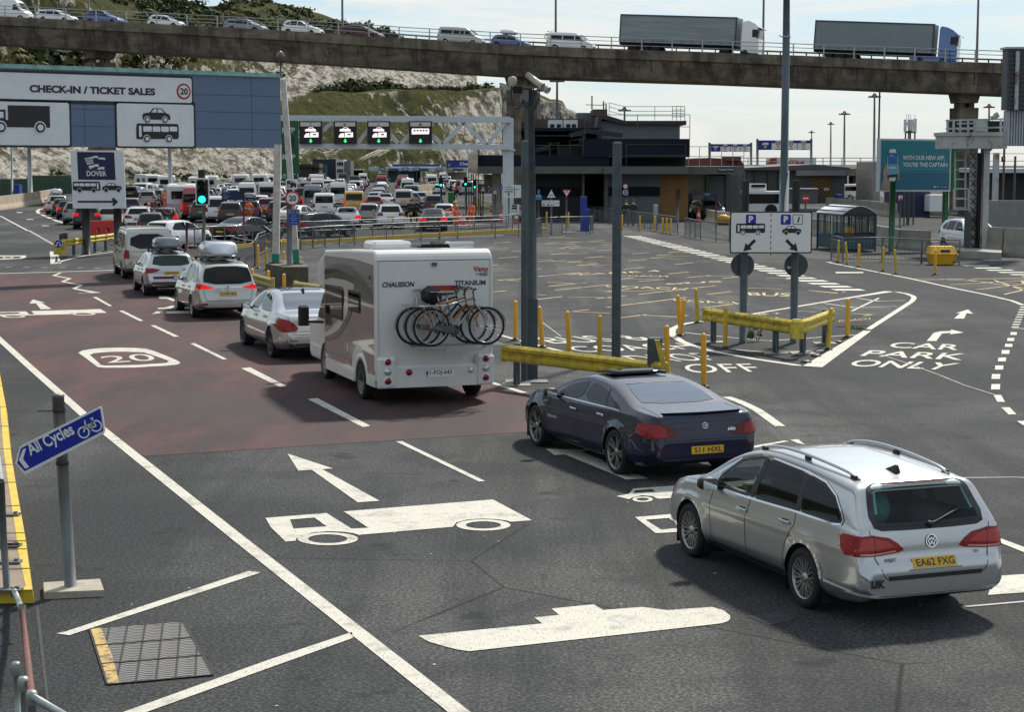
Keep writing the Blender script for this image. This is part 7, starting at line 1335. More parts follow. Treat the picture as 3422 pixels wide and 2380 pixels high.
bs=g('c4',605,462);Y=bs.y;t=signthing('cycle_sign','tilted blue All Cycles direction sign on a grey post',bs);tp_=at('c3',468,200,Y+.05);mb=MB();mb.tube([bs,tp_],.062,16);mb.lathe([(.068,-.01),(.068,.01),(.001,.02)],tuple(tp_),14);mb.build('post',M_POST,t,world=True);K_=[at('c3',x,y,Y-.09)for x,y in((122,748),(200,832),(848,480),(822,292),(805,290),(160,612))];o_=at('c3',198,836,Y-.09);ux=(at('c3',848,482,Y-.09)-o_);sc=ux.length;u=ux.normalized();wv=Vector((-u.z,0,u.x));
def loc_(x,y):d=at('c3',x,y,Y-.09)-o_;return(d.dot(u),d.dot(wv))
p=Panel(o_,u,wv,.003);pl=[loc_(x,y)for x,y in((122,748),(196,832),(210,834),(840,508),(850,480),(824,298),(805,288),(175,600),(158,614))];p.plate(pl,M_SIGNW,.012);ctr=(sum(a for a,b in pl)/9,sum(b for a,b in pl)/9);p.poly([loc_(x,y)for x,y in((140,748),(200,812),(830,488),(835,478),(812,312),(802,308),(186,618),(168,630))],M_SBLUE,1)
p.poly([loc_(x,y)for x,y in((153,722),(185,636),(213,624),(188,712),(238,778),(206,792))],M_SIGNW,2);a,b=loc_(262,715),loc_(625,535);p.text('All Cycles',a[0],a[1],loc_(400,560)[1]-loc_(405,640)[1]+.035,M_SIGNW,2,.025,'L',math.hypot(b[0]-a[0],b[1]-a[1]),skew=.0,rot=math.atan2(b[1]-a[1],b[0]-a[0]))
for x,y in((678,497),(778,445)):c_=loc_(x,y);p.disc(c_[0],c_[1],.062,M_SIGNW,2,.047)
for L in([(678,497),(690,450),(740,425)],[(690,430),(735,462),(778,445),(752,400),(742,385)],[(688,400),(690,450)],[(680,408),(692,398)],[(730,388),(755,378)],[(735,462),(752,400)],[(735,462),(748,485)]):p.line([loc_(*v)for v in L],.013,M_SIGNW,2)
p.build('sign_face',t);mb=MB();
for y in(322,748):v=at('c3',478 if y<400 else 505,y,Y);mb.lathe([(.066,-.015),(.07,0),(.066,.015)],tuple(v),12)
v=at('c3',440,324,Y);mb.tube([v,at('c3',300,326,Y)],.006,4);mb.build('strap',M_BLK,t,world=True)
mb=MB();qs=[g('c4',*v)for v in((375,520),(885,498),(850,400),(368,432))];mb.hexa([(v.x,v.y,0)for v in qs]+[(v.x*.999,v.y,.07)for v in qs]);mb.build('footing',mat('pale_concrete_footing',(.36,.32,.26),.9,var=.2,vscale=6,bump=.4),t,world=True)
def _grate():
 s=NT('ribbed_iron_cover');s.co=s.t.nodes.new('ShaderNodeTexCoord').outputs['Object'];ang=.0
 sp=s.t.nodes.new('ShaderNodeSeparateXYZ');s.t.links.new(s.map(rot=(0,0,math.radians(-9))),sp.inputs[0]);X,Yy=sp.outputs[0],sp.outputs[1]
 wv_=s.math('SINE',s.math('MULTIPLY',X,38.0));rib=s.math('SINE',s.math('ADD',s.math('MULTIPLY',Yy,110.0),s.math('MULTIPLY',wv_,1.6)));col=s.math('SINE',s.math('MULTIPLY',X,38.0));n=s.noise(7,detail=6)
 c=s.mix(s.ramp(rib,-.1,.4),(.008,.008,.009),(.22,.21,.20));c=s.mix(s.ramp(col,.86,.97),c,(.010,.010,.010));c=s.mix(s.ramp(n,.55,.8,0,.7),c,(.03,.028,.026));s.set('Base Color',c);s.set('Roughness',.6);s.set('Metallic',.3);s.bump(rib,.25,.01);return s.m
t=thing('drain_cover','ribbed iron drain cover with worn yellow paint along its left side','drain cover',g('c4',1290,980));q=[g('c4',*v,.012)for v in((768,770),(920,1243),(1818,1162),(1562,708))];mb=MB();mb.flat(q);mb.build('grate',_grate(),t,world=True)
def _yw():
 s=NT('worn_yellow_paint');n=s.noise(9,detail=8,rough=.8);s.set('Base Color',s.mix(s.ramp(n,.48,.60),(.50,.34,.12),(.05,.045,.04)));s.set('Roughness',.8);return s.m
mb=MB();mb.flat([g('c4',*v,.016)for v in((775,775),(922,1240),(1015,1232),(960,1010),(915,900),(860,762))]);mb.build('paint',_yw(),t,world=True)
for a,b in zip(q,q[1:]+q[:1]):mb=MB();ribbon(mb,[a,b],.03,.014);mb.build('frame',M_JOINT,t,world=True)
for k in(1,2):mb=MB();ribbon(mb,[q[0].lerp(q[1],k/3),q[3].lerp(q[2],k/3)],.03,.019);mb.build('joint',M_JOINT,t,world=True)
M_RUST=mat('rusty_tube',(.13,.045,.03),.7,var=.3,vscale=8,bump=.3);M_TUBE=mat('galvanised_tube',(.30,.33,.31),.45,metal=.5,var=.2,vscale=8);t=thing('tube_railing','tube clamp railing, part rusty, at the bottom left corner','railing',(-5.2,15,0))
pa,pb,pc,pd,pe=at('c4',120,445,18.0),at('c4',190,620,16.6),at('c4',270,1350,12.6),at('c4',510,1490,12.2),at('c4',700,1600,11.9)
mb=MB();mb.tube([pa,pb],.030,14);mb.build('rail',M_TUBE,t,world=True);mb=MB();mb.tube([pb,pc],.0275,14);mb.build('rail',M_RUST,t,world=True);mb=MB();mb.tube([pc,pd,pe],.0275,14);mb.build('rail',M_TUBE,t,world=True)
d=Vector((-.03,.1,-.50));mb=MB();mb.tube([pa+d,pb.lerp(pc,.55)+d],.0225,12);mb.build('lower_rail',M_RUST,t,world=True)
for v,r in((pa,.030),(pb.lerp(pc,.62)+Vector((-.12,.1,-.1)),.024),(pc,.030),(pc.lerp(pb,.13)+Vector((-.05,0,0)),.024)):mb=MB();mb.tube([(v.x-.01,v.y+.05,.0),(v.x,v.y,v.z)],r,12);mb.build('upright',M_TUBE,t,world=True);mb=MB();mb.lathe([(.001,.045),(.03,.042),(.043,.02),(.043,-.03),(.037,-.06)],tuple(v),14);mb.build('clamp',M_TUBE,t,world=True)
mb=MB();mb.lathe([(.033,-.06),(.037,0),(.033,.06)],tuple(pb),12);mb.build('clamp',M_TUBE,t,world=True)
t=thing('kerb_railing','grey footway railing post bolted to the kerb slabs at the left edge','railing',(-5.3,19,0));b0=g('c4',60,440,.13);v=at('c4',30,-120,b0.y);mb=MB();mb.tube([b0,at('c4',30,0,b0.y),at('c3',8,900,b0.y)],.036,12);mb.build('post',M_POST,t,world=True);mb=MB();mb.tube([at('c3',8,900,b0.y),at('c3',-30,640,b0.y+1.5)],.035,12);mb.build('rail',M_TUBE,t,world=True)
for c,x,y in(('c4',60,450),('c4',60,210),('c4',50,72),('c3',60,1420),('c3',60,1170)):v=g(c,x,y,.13);mb=MB();mb.box((v.x,v.y,.145),(.30,.14,.02));mb.box((v.x-.1,v.y,.165),(.04,.04,.03));mb.box((v.x+.1,v.y,.165),(.04,.04,.03));mb.build('base_plate',M_POST,t,world=True)
b0=g('b6',385,958);Y=b0.y;T=thing('camera_pole','tall slate steel double pole topped by two cameras with hanging cables','pole',b0)
X=lambda c,x,y,d=0:at(c,x,y,Y+d)
mb=MB();a,b=X('b1',583,385),X('b6',385,955);w=66*CROPS['b6'][2]*Y/FPX;mb.bbox(((b.x+a.x)/2,Y,a.z/2),(w*.86,.24,a.z),.03);mb.build('front_post',M_POSTD,T,world=True)
mb=MB();tp_=X('a2',1990,690,.45);b2=X('b6',448,660,.45);mb.tube([(b2.x+.03,Y+.45,0),(b2.x,Y+.45,3.0),tp_],.105,14);mb.build('rear_post',M_POSTD,T,world=True);mb=MB();mb.box((X('b6',452,400,.42).x,Y+.42,X('b6',452,400).z*.5),(.24,.22,X('b6',452,125).z));mb.build('cabinet_post',M_POSTD,T,world=True)
mb=MB();mb.box((b0.x+.05,Y-.05,.012),(.85,.5,.024));mb.build('base_plate',M_POST,T,world=True);mb=MB();mb.box((b0.x-.02,Y-.3,.02),(.3,.24,.035));mb.build('base_plate',M_POSTD,T,world=True)
mb=MB();mb.bar(X('a2',1880,662,.4),X('a2',2080,668,.4),.05);mb.build('crossbar',M_POST,T,world=True);mb=MB();v=X('a2',1957,735,.35);mb.box(tuple(v),(.17,.14,.24));mb.build('junction_box',M_POST,T,world=True);mb=MB();v=X('a2',1905,688,.3);mb.box(tuple(v),(.18,.16,.13));mb.build('junction_box',M_WELL,T,world=True)
for x,y,L,m in((1865,625,[(-30,0),(-30,-40)],0),(2035,615,0,1),(2078,645,0,2)):
 mb=MB();v=X('a2',x,y,.3);mb.smooth=True
 if m==0:mb.lathe([(.001,.11),(.08,.09),(.09,.02),(.085,-.05),(.05,-.11),(.001,-.12)],tuple(v),14)
 else:mb.tube([v+Vector((-.15,.1,.12)),v+Vector((.12,-.1,-.10))],.065 if m==1 else .07,12);mb.tube([v+Vector((.12,-.1,-.10)),v+Vector((.16,-.13,-.13))],.078,12)
 mb.build('camera',mat('cream_camera_housing',(.36,.34,.28),.4),T,world=True)
for L in([(1858,655),(1858,760),(1875,820),(1910,832),(1935,800),(1948,765)],[(2028,670),(2028,740),(2000,800),(1970,810),(1952,770)],[(2070,680),(2062,770),(2030,835),(1985,830),(1952,780)]):mb=MB();mb.tube([tuple(v)for v in cat([X('a2',x,y,.25)for x,y in L],22)],.016,6);mb.build('cable',M_BLK,T,world=True)
b0=g('b6',1170,762);v=at('b1',1287,397,b0.y);mb=MB();mb.bbox((b0.x,b0.y,v.z/2),(.20,.20,v.z),.035);mb.box((b0.x,b0.y,.01),(.36,.36,.02));tag(mb.build('steel_post',M_POSTD),'bare square slate steel post standing alone right of the camera pole','post')
b0,b1=g('b7',538,500),g('b7',856,490);u=Vector((b1.x-b0.x,b1.y-b0.y,0)).normalized();Y=b0.y-.35;T=thing('parking_sign','white parking sign with bus and car arrows on two slate posts','sign',b0);b1.y=b0.y+.25;zt=at('b2',587,930,b0.y).z
for x,yt in((587,930),(1110,928)):v=at('b2',x,1500,b0.y);post('post',M_POSTD,(v.x-.03,b0.y,0),(at('b2',x,yt,b0.y).x,b0.y,at('b2',x,yt,b0.y).z),.095,12,T)
a=at('o',1636,568,Y);w_=at('o',1820,568,Y).x-a.x;h_=at('o',1636,474,Y).z-a.z;p=Panel(a,(1,0,0),(0,0,1),.004);p.plate(rrect(0,0,w_,h_,.05),M_SIGNK,.03);p.poly(rrect(.03,.03,w_-.03,h_-.03,.04),M_SIGNW,1);f=lambda x,y:((x-425)/848*w_,(1247+437-y)/437*h_)
for y in range(8):y0=1268+y*58;p.line([f(848,y0+(y%2)*0),f(846,y0+30)],.02,M_SIGNK,2)
for x0,x1,b_ in((588,692,M_SBLUE),(948,1052,M_SBLUE),(1070,1176,M_SIGNK)):
 a,b=f(x0,1384),f(x1,1278);p.poly(rrect(a[0],a[1],b[0],b[1],.03),b_,2)
 if b_ is M_SBLUE:p.text('P',(a[0]+b[0])/2,a[1]+.05,(b[1]-a[1])*.66,M_SIGNW,3,.05,'C')
 else:p.poly(rrect(a[0]+.015,a[1]+.015,b[0]-.015,b[1]-.015,.02),M_SIGNW,3);p.text('i',(a[0]+b[0])/2,a[1]+.05,(b[1]-a[1])*.62,M_SIGNK,4,.05,'C',skew=.25)
a=f(487,1488);dots(p,a[0],a[1],f(787,1488)[0]-a[0],PIC_BUS,M_SIGNK,M_SIGNW,2);a=f(964,1490);s_=f(1160,1490)[0]-a[0];p.shape([(c0,[(1-x,y)for x,y in pl])for c0,pl in PIC_CAR],a[0],a[1],s_,M_SIGNK,M_SIGNW,2)
for x0,s_ in((686,-1),(1008,1)):p.line([f(x0,1545),f(x0+s_*95,1640)],.075,M_SIGNK,2);p.poly([f(x0+s_*120,1662),f(x0+s_*30,1640),f(x0+s_*98,1575)],M_SIGNK,3)
p.build('sign_face',T)
for x in(528,864):v=at('b7',x,12,b0.y+.15);mb=MB();mb.prism(circ(0,0,.29,24),(v.x,b0.y+.12,v.z),(1,0,0),(0,0,1),.02);mb.build('round_sign_back',M_POSTD,T,world=True)
mb=MB();v=at('b7',822,26,b0.y+.1);mb.box((v.x,b0.y+.09,v.z),(.09,.01,.06));mb.build('sticker',M_SIGNW,T,world=True)
M_YB=mat('yellow_barrier_paint',(.46,.35,.03),.55,var=.45,vscale=5,bump=.15,bscale=12);WPRO=[(0,0),(.015,.01),(.065,.05),(.065,.10),(.015,.14),(.015,.18),(.065,.22),(.065,.27),(.015,.31),(0,.32)]
def wbeam(T,pts,z=.50,side=1,m=None,posts=(),pm=M_POSTD):
 mb=MB();V=[];k=len(WPRO);pts=[Vector(q)for q in pts]
 for i,q in enumerate(pts):
  t=(pts[min(i+1,len(pts)-1)]-pts[max(0,i-1)]);t.z=0;t.normalize();n=Vector((t.y,-t.x,0))*side;V+=[Vector((q.x,q.y,z))+n*d+Vector((0,0,h))for d,h in WPRO]
 mb.add(V,[(i*k+j,(i+1)*k+j,(i+1)*k+j+1,i*k+j+1)for i in range(len(pts)-1)for j in range(k-1)]);o=mb.build('rail',m or M_YB,T,world=True);md=o.modifiers.new('s','SOLIDIFY');md.thickness=.012;md.offset=0
 for q in(pts[0],pts[-1]):mb=MB();mb.bbox((q.x,q.y,z+.16),(.12,.10,.36),.02);mb.build('end_cap',m or M_YB,T,world=True)
 for q in posts:mb=MB();mb.box((q.x,q.y,.42),(.13,.15,.84));mb.add([(q.x-.02,q.y-.08,.02),(q.x+.02,q.y-.08,.02),(q.x+.02,q.y-.25,.02),(q.x-.02,q.y-.25,.02),(q.x-.02,q.y-.08,.3),(q.x+.02,q.y-.08,.3)],[(0,3,4),(1,5,2),(3,2,5,4)]);mb.build('post',pm,T,world=True);mb=MB();mb.box((q.x,q.y,.012),(.55,.45,.024));mb.build('foot_plate',M_CONC,T,world=True)
A,B=g('b6',215,640,.84),g('b6',1585,800,.84);T=thing('crash_barrier','yellow crash barrier in front of the camera pole, ending in a bent post','barrier',A);wbeam(T,[A,A.lerp(B,.5),B],.52,1,posts=[Vector((A.x+.25,A.y+.2,0)),Vector((B.x-.2,B.y+.25,0))])
v=at('b6',1500,700,B.y+.25);mb=MB();mb.bbox((v.x,v.y,v.z),(.26,.16,.50),.02);mb.build('end_post',M_POSTD,T,world=True);mb=MB();q=[at('b6',x,y,B.y-.1)for x,y in((1500,605),(1545,605),(1600,830),(1560,850))];mb.add(q+[v_+Vector((0,.08,0))for v_ in q],[(3,2,1,0),(0,1,5,4),(1,2,6,5)]);mb.build('bent_plate',M_YB,T,world=True)
A,B,C,D_=g('b7',345,498),g('b7',735,566),g('b7',905,568),g('b7',1045,505);f_=Vector((-.0,-.12,0));dAB=(B-A).normalized();dDC=(C-D_).normalized();den=dAB.x*dDC.y-dAB.y*dDC.x;tt=((C.x-A.x)*dDC.y-(C.y-A.y)*dDC.x)/den;E=A+dAB*tt+Vector((0,-.16,0))
T=thing('crash_barrier','yellow angled crash barrier around the foot of the parking sign','barrier',E);wbeam(T,[A-dAB*.45+f_,A.lerp(B,.5)+f_,B+f_,E],.52,1,posts=[A,B]);wbeam(T,[E,C+Vector((.12,-.05,0)),D_+Vector((.1,-.05,0))-dDC*.3],.52,1,posts=[C,D_]);mb=MB();mb.bbox((E.x,E.y-.02,.66),(.30,.26,.44),.06);mb.build('corner_piece',M_YB,T,world=True)
q=[g('a5',*v)for v in((680,1215),(790,1200),(895,1183),(1015,1165),(1130,1148),(1230,1130))];T=thing('crash_barrier','yellow crash barrier with a blue arrow end box in front of the flag sign','barrier',q[1]);wbeam(T,q,.52,1,posts=q[1:5]);v=at('a5',645,1200,q[0].y);w_=.52;h_=at('a5',645,1035,q[0].y).z-.15;mb=MB();mb.bbox((v.x,q[0].y-.1,.15+h_/2),(w_,.4,h_),.05);mb.build('end_box',M_YB,T,world=True);p=Panel((v.x,q[0].y-.32,.15+h_*.78),(1,0,0),(0,0,1),.008);p.plate(circ(0,0,.20,24),M_SIGNW,.02);p.disc(0,0,.185,M_SBLUE,1);p.line([(-.02,.10),(-.06,.02),(-.09,-.05)],.035,M_SIGNW,2);p.line([(.02,.10),(.06,.02),(.09,-.05)],.035,M_SIGNW,2);p.poly([(-.15,-.03),(-.03,-.03),(-.10,-.12)],M_SIGNW,2);p.poly([(.15,-.03),(.03,-.03),(.10,-.12)],M_SIGNW,2);p.build('roundel',T);mb=MB();
for k in range(5):mb.box((v.x+.02,q[0].y+.1+.25*k,.15+h_+.12+.03*(k%2)),(.14,.1,.34))
mb.build('stacked_posts',M_BROWN,T,world=True)
for L,lab,Yy in(([(715,262),(800,318),(885,365)],'yellow crash barrier glimpsed between the crossover and the people carrier',82),([(1290,462),(1375,484),(1610,545)],'yellow crash barrier ending beside the mossy plinth behind the people carrier',60),([(1825,574),(2080,608)],'yellow crash barrier between the plinth and the motorhome',57)):q=[g('b4',x,y,.84)for x,y in L];T=thing('crash_barrier',lab,'barrier',q[0]);wbeam(T,q,0.52,1,posts=[Vector((v.x,v.y+.15,0))for v in q[:2]],m=mat('dull_yellow_barrier',(.40,.34,.10),.5,var=.2))
M_BOL=mat('orange_yellow_bollard',(.72,.36,.012),.45,var=.08);M_BOLY=mat('dull_yellow_bollard',(.50,.34,.02),.5,var=.12);bl=None
def bollard(lab,c,x,y,h=1.0,lx=0,ly=0,m=None):
 global bl
 b=g(c,x,y)
 if bl is None:
  bl=thing('bollard',lab,'bollard',b,group='flexible bollards');mb=MB();mb.lathe([(.055,.04),(.055,.95),(.05,.975),(.03,.985),(.02,1.0),(.001,1.0)],n=14);mb.build('tube',M_BOL,bl);mb=MB();mb.lathe([(.13,0),(.125,.02),(.07,.045),(.055,.06),(.001,.06)],n=16);mb.build('foot',M_BLK,bl);o=bl
 else:o=copy_tree(bl);o['label']=lab
 o.location=b;o.scale=(1,1,h);o.rotation_euler=(ly,lx,0)
 for ch in o.children:
  if ch.name.startswith('tube'):ch.material_slots[0].link='OBJECT';ch.material_slots[0].material=m or M_BOL
for a in(('orange bollard close to the left side of the camera pole','b6',312,608),('orange bollard leaning right, just right of the camera pole','b6',545,668,1.0,-.09),('orange bollard over the letter C of COACH','b6',772,722,1.0,-.05),('duller yellow bollard left of the lone steel post','b6',1030,770,1.0,0,0,M_BOLY),('tall orange bollard touching the bent barrier end','b6',1610,905,1.05,-.03),('orange bollard rising behind the navy coupe roof','b6',1920,1010,1.08,-.02),('orange bollard leaning left at the round end of the traffic island','b6',1722,566,1.05,-.08),('orange bollard leaning right at the round end of the traffic island','b6',1718,570,.95,.10),('dull yellow bollard at the left end of the angled barrier','b6',1868,458,.95,-.07,0,M_BOLY),('yellow bollard in front of the left arm of the angled barrier','b7',420,536,1.0,0,0,M_BOLY),('dull yellow bollard in front of the right arm of the angled barrier','b7',1064,545,1.0,.06,0,M_BOLY),('orange bollard standing apart right of the angled barrier','b7',1186,468),('orange bollard nearest the mossy plinth, left of it','b4',1472,452),('olive yellow bollard left of the mossy plinth','b4',1550,470,.95,0,0,M_BOLY),('yellow bollard behind the mossy plinth, left white post','b4',1618,500,1.0,0,0,M_BOLY),('pale orange bollard behind the plinth between the posts','b4',1720,500,.9),('small yellow bollard at the foot of the leaning white post','b4',1876,520,.75,0,0,M_BOLY),('orange bollard leaning beside the people carrier','b4',1450,745,1.0,-.12),('orange bollard behind the silver saloon roof','b4',1572,770,1.0),('orange bollard mostly hidden by the silver saloon','b4',1722,790,.95),('yellow bollard by the pedestrians, left','b1',1330,1076),('yellow bollard by the pedestrians, right','b1',1466,1082),('yellow bollard alone before the fence gap','b1',1580,1090),('first of three close yellow bollards at the fence gap','b1',1640,1105),('second of three close yellow bollards at the fence gap','b1',1671,1106),('last of three close yellow bollards at the fence gap','b1',1703,1112),('yellow bollard below the cycle warning triangle','b1',750,1045),('yellow bollard below the give way sign','b1',918,1052),('leaning yellow bollard in front of the bus shelter','b7',1187,10,1.0,-.1,0,M_BOLY),('orange bollard in front of the bus shelter end','b7',1258,25),('yellow bollard below the left green billboard leg','b7',1411,52,1.0,0,0,M_BOLY),('yellow bollard leaning, left of the grit bin','b7',1492,70,1.0,-.07,0,M_BOLY),('orange bollard in front of the yellow grit bin','b7',1738,72),('yellow bollard at the hidden foot of the near traffic light','a6',352,1260,1.0,0,0,M_BOLY),('yellow bollard left of the bus shelter','b3',0,1535,1.0,.03,0,M_BOLY)):bollard(*a)
for x,y in((1130,500),(990,586),(928,625)):v=g('b7',x,y);mb=MB();mb.lathe([(.13,0),(.12,.03),(.06,.06),(.001,.06)],tuple(v),14);tag(mb.build('bollard_stump',M_BLK),{1130:'black bollard stump left on the island beside the far barrier post',990:'black bollard stump below the barrier corner post',928:'black bollard stump nearest the island tip'}[x],'stump')
v=g('b7',595,492);mb=MB();clump(mb,v+Vector((0,0,.12)),.26,90,1.3,.22);tag(mb.build('weed',leaf_mat('weed_leaves',(.03,.06,.015),(.08,.12,.03))),'small green weed growing between the parking sign posts','weed');v=g('b7',1250,415);mb=MB();clump(mb,v,.22,40,.4,.2);tag(mb.build('weed',MATS['weed_leaves']),'low weed growing at the edge line of the traffic island','weed')
def guard_rail(lab,pts,h=1.08,infill=True,step=2.0,m=None):
 m=m or mat('guard_rail_steel',(.15,.16,.165),.4,metal=.5,var=.2,vscale=3);pts=[Vector(q)for q in pts];T=thing('guard_rail',lab,'railing',pts[0]);mb=MB();mb.tube([q+Vector((0,0,h))for q in pts],.03,6);mb.tube([q+Vector((0,0,.14 if infill else h*.52))for q in pts],.022,6)
 if infill:
  mb.tube([q+Vector((0,0,h-.14))for q in pts],.015,5)
  for a,b in zip(pts,pts[1:]):
   k=int((b-a).length/.16)
   for i in range(k):q=a.lerp(b,i/max(1,k));mb.bar(q+Vector((0,0,.14)),q+Vector((0,0,h-.14)),.014)
 mb.build('rails',m,T,world=True);L=0;first=None
 for a,b in zip(pts,pts[1:]):
  k=max(1,round((b-a).length/step))
  for i in range(k+(b is pts[-1])):
   q=a.lerp(b,i/k)
   if first is None:mb=MB();mb.bar((0,0,0),(0,0,h),.055);first=mb.build('post',m,T);o=first
   else:o=linkcopy(first,T)
   o.location=q-T.location
 return T
G_=lambda c,L:[g(c,*v)for v in L]
guard_rail('nearer long guard rail curving along the yellow kerb before the queue',G_('a7',[(10,1072),(260,1045),(560,1025),(880,1005),(1230,988),(1600,970),(1980,955),(2215,945)]));guard_rail('farther guard rail on the yellow kerb just in front of the queue',G_('a7',[(-300,985),(160,978),(360,968),(550,960),(740,950),(945,940),(1170,930),(1370,925),(1580,918),(1770,912),(1945,905),(2090,895),(2215,885)]),infill=False)
guard_rail('curved tube rail in front of the black and silver saloon',G_('a6',[(95,1365),(290,1325),(420,1315),(575,1310),(745,1305),(930,1285)]),infill=False);guard_rail('short infilled rail panel behind the people carrier roof box',G_('a6',[(670,1500),(960,1560)]),step=3);guard_rail('guard rail running from the short panel to the white column',G_('a6',[(960,1560),(1000,1440),(1085,1400),(1165,1370),(1280,1340),(1540,1345),(1690,1330),(1850,1310),(2030,1300),(2225,1290)]))
guard_rail('guard rail panel beside the camera pole foot',G_('b1',[(640,1145),(710,1120),(870,1110),(1085,1108),(1105,1100)]));guard_rail('long guard rail beside the two pedestrians',G_('b1',[(650,960),(790,962),(920,985),(1080,1000),(1330,1040),(1500,1070),(1755,1112)]),infill=True);guard_rail('guard rail left of the parking sign',G_('b1',[(1812,1122),(1930,1150),(2050,1165),(2150,1172)]));guard_rail('guard rail between parking sign and bus shelter',G_('b3',[(-60,1510),(45,1535),(390,1530),(400,1530),(740,1552)]));guard_rail('guard rail behind the yellow grit bin',G_('b3',[(745,1552),(1080,1562)]));guard_rail('far guard rail along the terminal front',G_('b1',[(560,905),(900,905),(1230,912),(1480,925),(1900,980)]),infill=True)
guard_rail('yellow posted barrier rail left of the camera pole',G_('b1',[(185,900),(285,940),(400,985),(520,1000)]),h=1.0,infill=False,m=M_YB)
mb=MB()
for L in([(-300,1030),(0,1020),(260,1005),(560,985),(880,965),(1230,945),(1600,925),(1980,905),(2215,895),(2500,880)],):
 V=[];q=G_('a7',L);n=len(q)
 for v in q:V+=[(v.x,v.y,0),(v.x,v.y,.2),(v.x,v.y+.3,.2),(v.x,v.y+.3,0)]
 mb.add(V,[(4*i+j,4*i+4+j,4*i+5+j,4*i+1+j)for i in range(n-1)for j in range(3)])
struct(mb.build('queue_kerb',M_YK));mb=MB();q=G_('a6',[(640,1345),(920,1310),(930,1285),(1280,1300),(1280,1265),(1540,1265)]);V=[]
for v in q:V+=[(v.x,v.y,0),(v.x,v.y,.2),(v.x,v.y+.5,.2)]
mb.add(V,[(3*i+j,3*i+3+j,3*i+4+j,3*i+1+j)for i in range(len(q)-1)for j in range(2)]);struct(mb.build('kerb',M_YK))
# ================================================================ QUEUE, VIADUCT TRAFFIC, PEOPLE
def TS(*L):return list(L)
KIND={}
def base(L,H,hw,top,belt,bot=.22,**k):return dict(L=L,H=H,hw=hw,r=.32,R=.37,top=top,belt=belt,bot=[(0,.33),(.3,bot),(L-.4,bot),(L,.32)],**k)
KIND['hatchback']=base(4.1,1.48,.88,[(0,.46),(.02,.64),(.05,.95),(.28,1.24),(.42,1.40),(.9,1.46),(1.6,1.48),(2.1,1.42),(2.9,1.04),(3.1,.98),(3.7,.86),(4.0,.68),(4.1,.45)],[(0,.62),(.06,.94),(2,.93),(3,.92),(3.6,.82),(4.1,.42)],xr=.72,xf=3.28,rear=(.6,.76),win=[[(2.75,.96),(2.3,1.28),(1.75,1.36),(1.75,.96)],[(1.65,.96),(1.65,1.37),(.9,1.33),(.6,1.12),(.62,1.0)]],rw=[(-.62,.98),(.62,.98),(.52,1.34),(-.52,1.34)],fw=[(-.6,1.04),(.6,1.04),(.5,1.38),(-.5,1.38)],tl=[(.48,.78),(.86,.74),(.86,.98),(.62,1.0)],tls=[(.05,.76),(.3,.82),(.4,.97),(.06,.98)],pz=.60)
KIND['saloon']=base(4.75,1.44,.91,[(0,.46),(.02,.66),(.06,.94),(.12,1.0),(.6,1.05),(.85,1.09),(1.35,1.30),(1.8,1.42),(2.3,1.44),(2.7,1.40),(3.5,1.02),(3.7,.97),(4.3,.84),(4.65,.64),(4.75,.45)],[(0,.6),(.08,.9),(.5,.96),(2,.94),(3.5,.92),(4.3,.8),(4.75,.42)],xr=1.05,xf=3.85,rear=(.65,.74),tum=.46,win=[[(3.2,.96),(2.7,1.30),(2.3,1.35),(2.3,.97)],[(2.2,.97),(2.2,1.36),(1.75,1.32),(1.3,1.08),(1.35,.99)]],rwt=[(.92,-.58),(.92,.58),(1.6,.48),(1.6,-.48)],fwt=[(2.85,-.5),(2.85,.5),(3.5,.62),(3.5,-.62)],tl=[(.42,.72),(.90,.70),(.90,.90),(.55,.88)],tls=[(.07,.70),(.32,.74),(.42,.86),(.08,.92)],pz=.66)
KIND['estate']=dict(PASSAT.sp,holes=[],win=[[(3.22,.97),(2.86,1.30),(2.42,1.39),(2.44,.98)],[(2.36,.98),(2.3,1.39),(1.45,1.37),(1.42,.99)],[(1.33,1.0),(1.37,1.36),(.7,1.22),(.5,1.04)]],rw=RW if False else[(-.66,1.02),(.66,1.02),(.53,1.38),(-.53,1.38)],fw=[(-.62,1.06),(.62,1.06),(.53,1.37),(-.53,1.37)],tl=TL,tls=[(.1,.74),(.3,.75),(.42,.9),(.1,.95)],pz=.66)
KIND['suv']=base(4.5,1.66,.93,[(0,.5),(.01,.68),(.05,.98),(.12,1.12),(.36,1.46),(.48,1.57),(1,1.64),(1.7,1.66),(2.2,1.61),(2.9,1.22),(3.15,1.12),(3.7,1.04),(4.2,.88),(4.45,.66),(4.5,.48)],[(0,.66),(.06,1.02),(.6,1.08),(2,1.06),(3.1,1.05),(3.7,.98),(4.5,.45)],.26,xr=.88,xf=3.58,rear=(.55,.8),win=[[(2.85,1.09),(2.35,1.47),(1.9,1.53),(1.9,1.09)],[(1.8,1.09),(1.8,1.54),(1.05,1.52),(1.0,1.1)],[(.92,1.1),(.95,1.49),(.55,1.3),(.52,1.14)]],rw=[(-.64,1.13),(.64,1.13),(.56,1.51),(-.56,1.51)],fw=[(-.62,1.2),(.62,1.2),(.54,1.56),(-.54,1.56)],tl=[(.5,.90),(.90,.88),(.90,1.08),(.56,1.10)],tls=[(.05,.88),(.3,.92),(.36,1.06),(.06,1.08)],pz=.78)
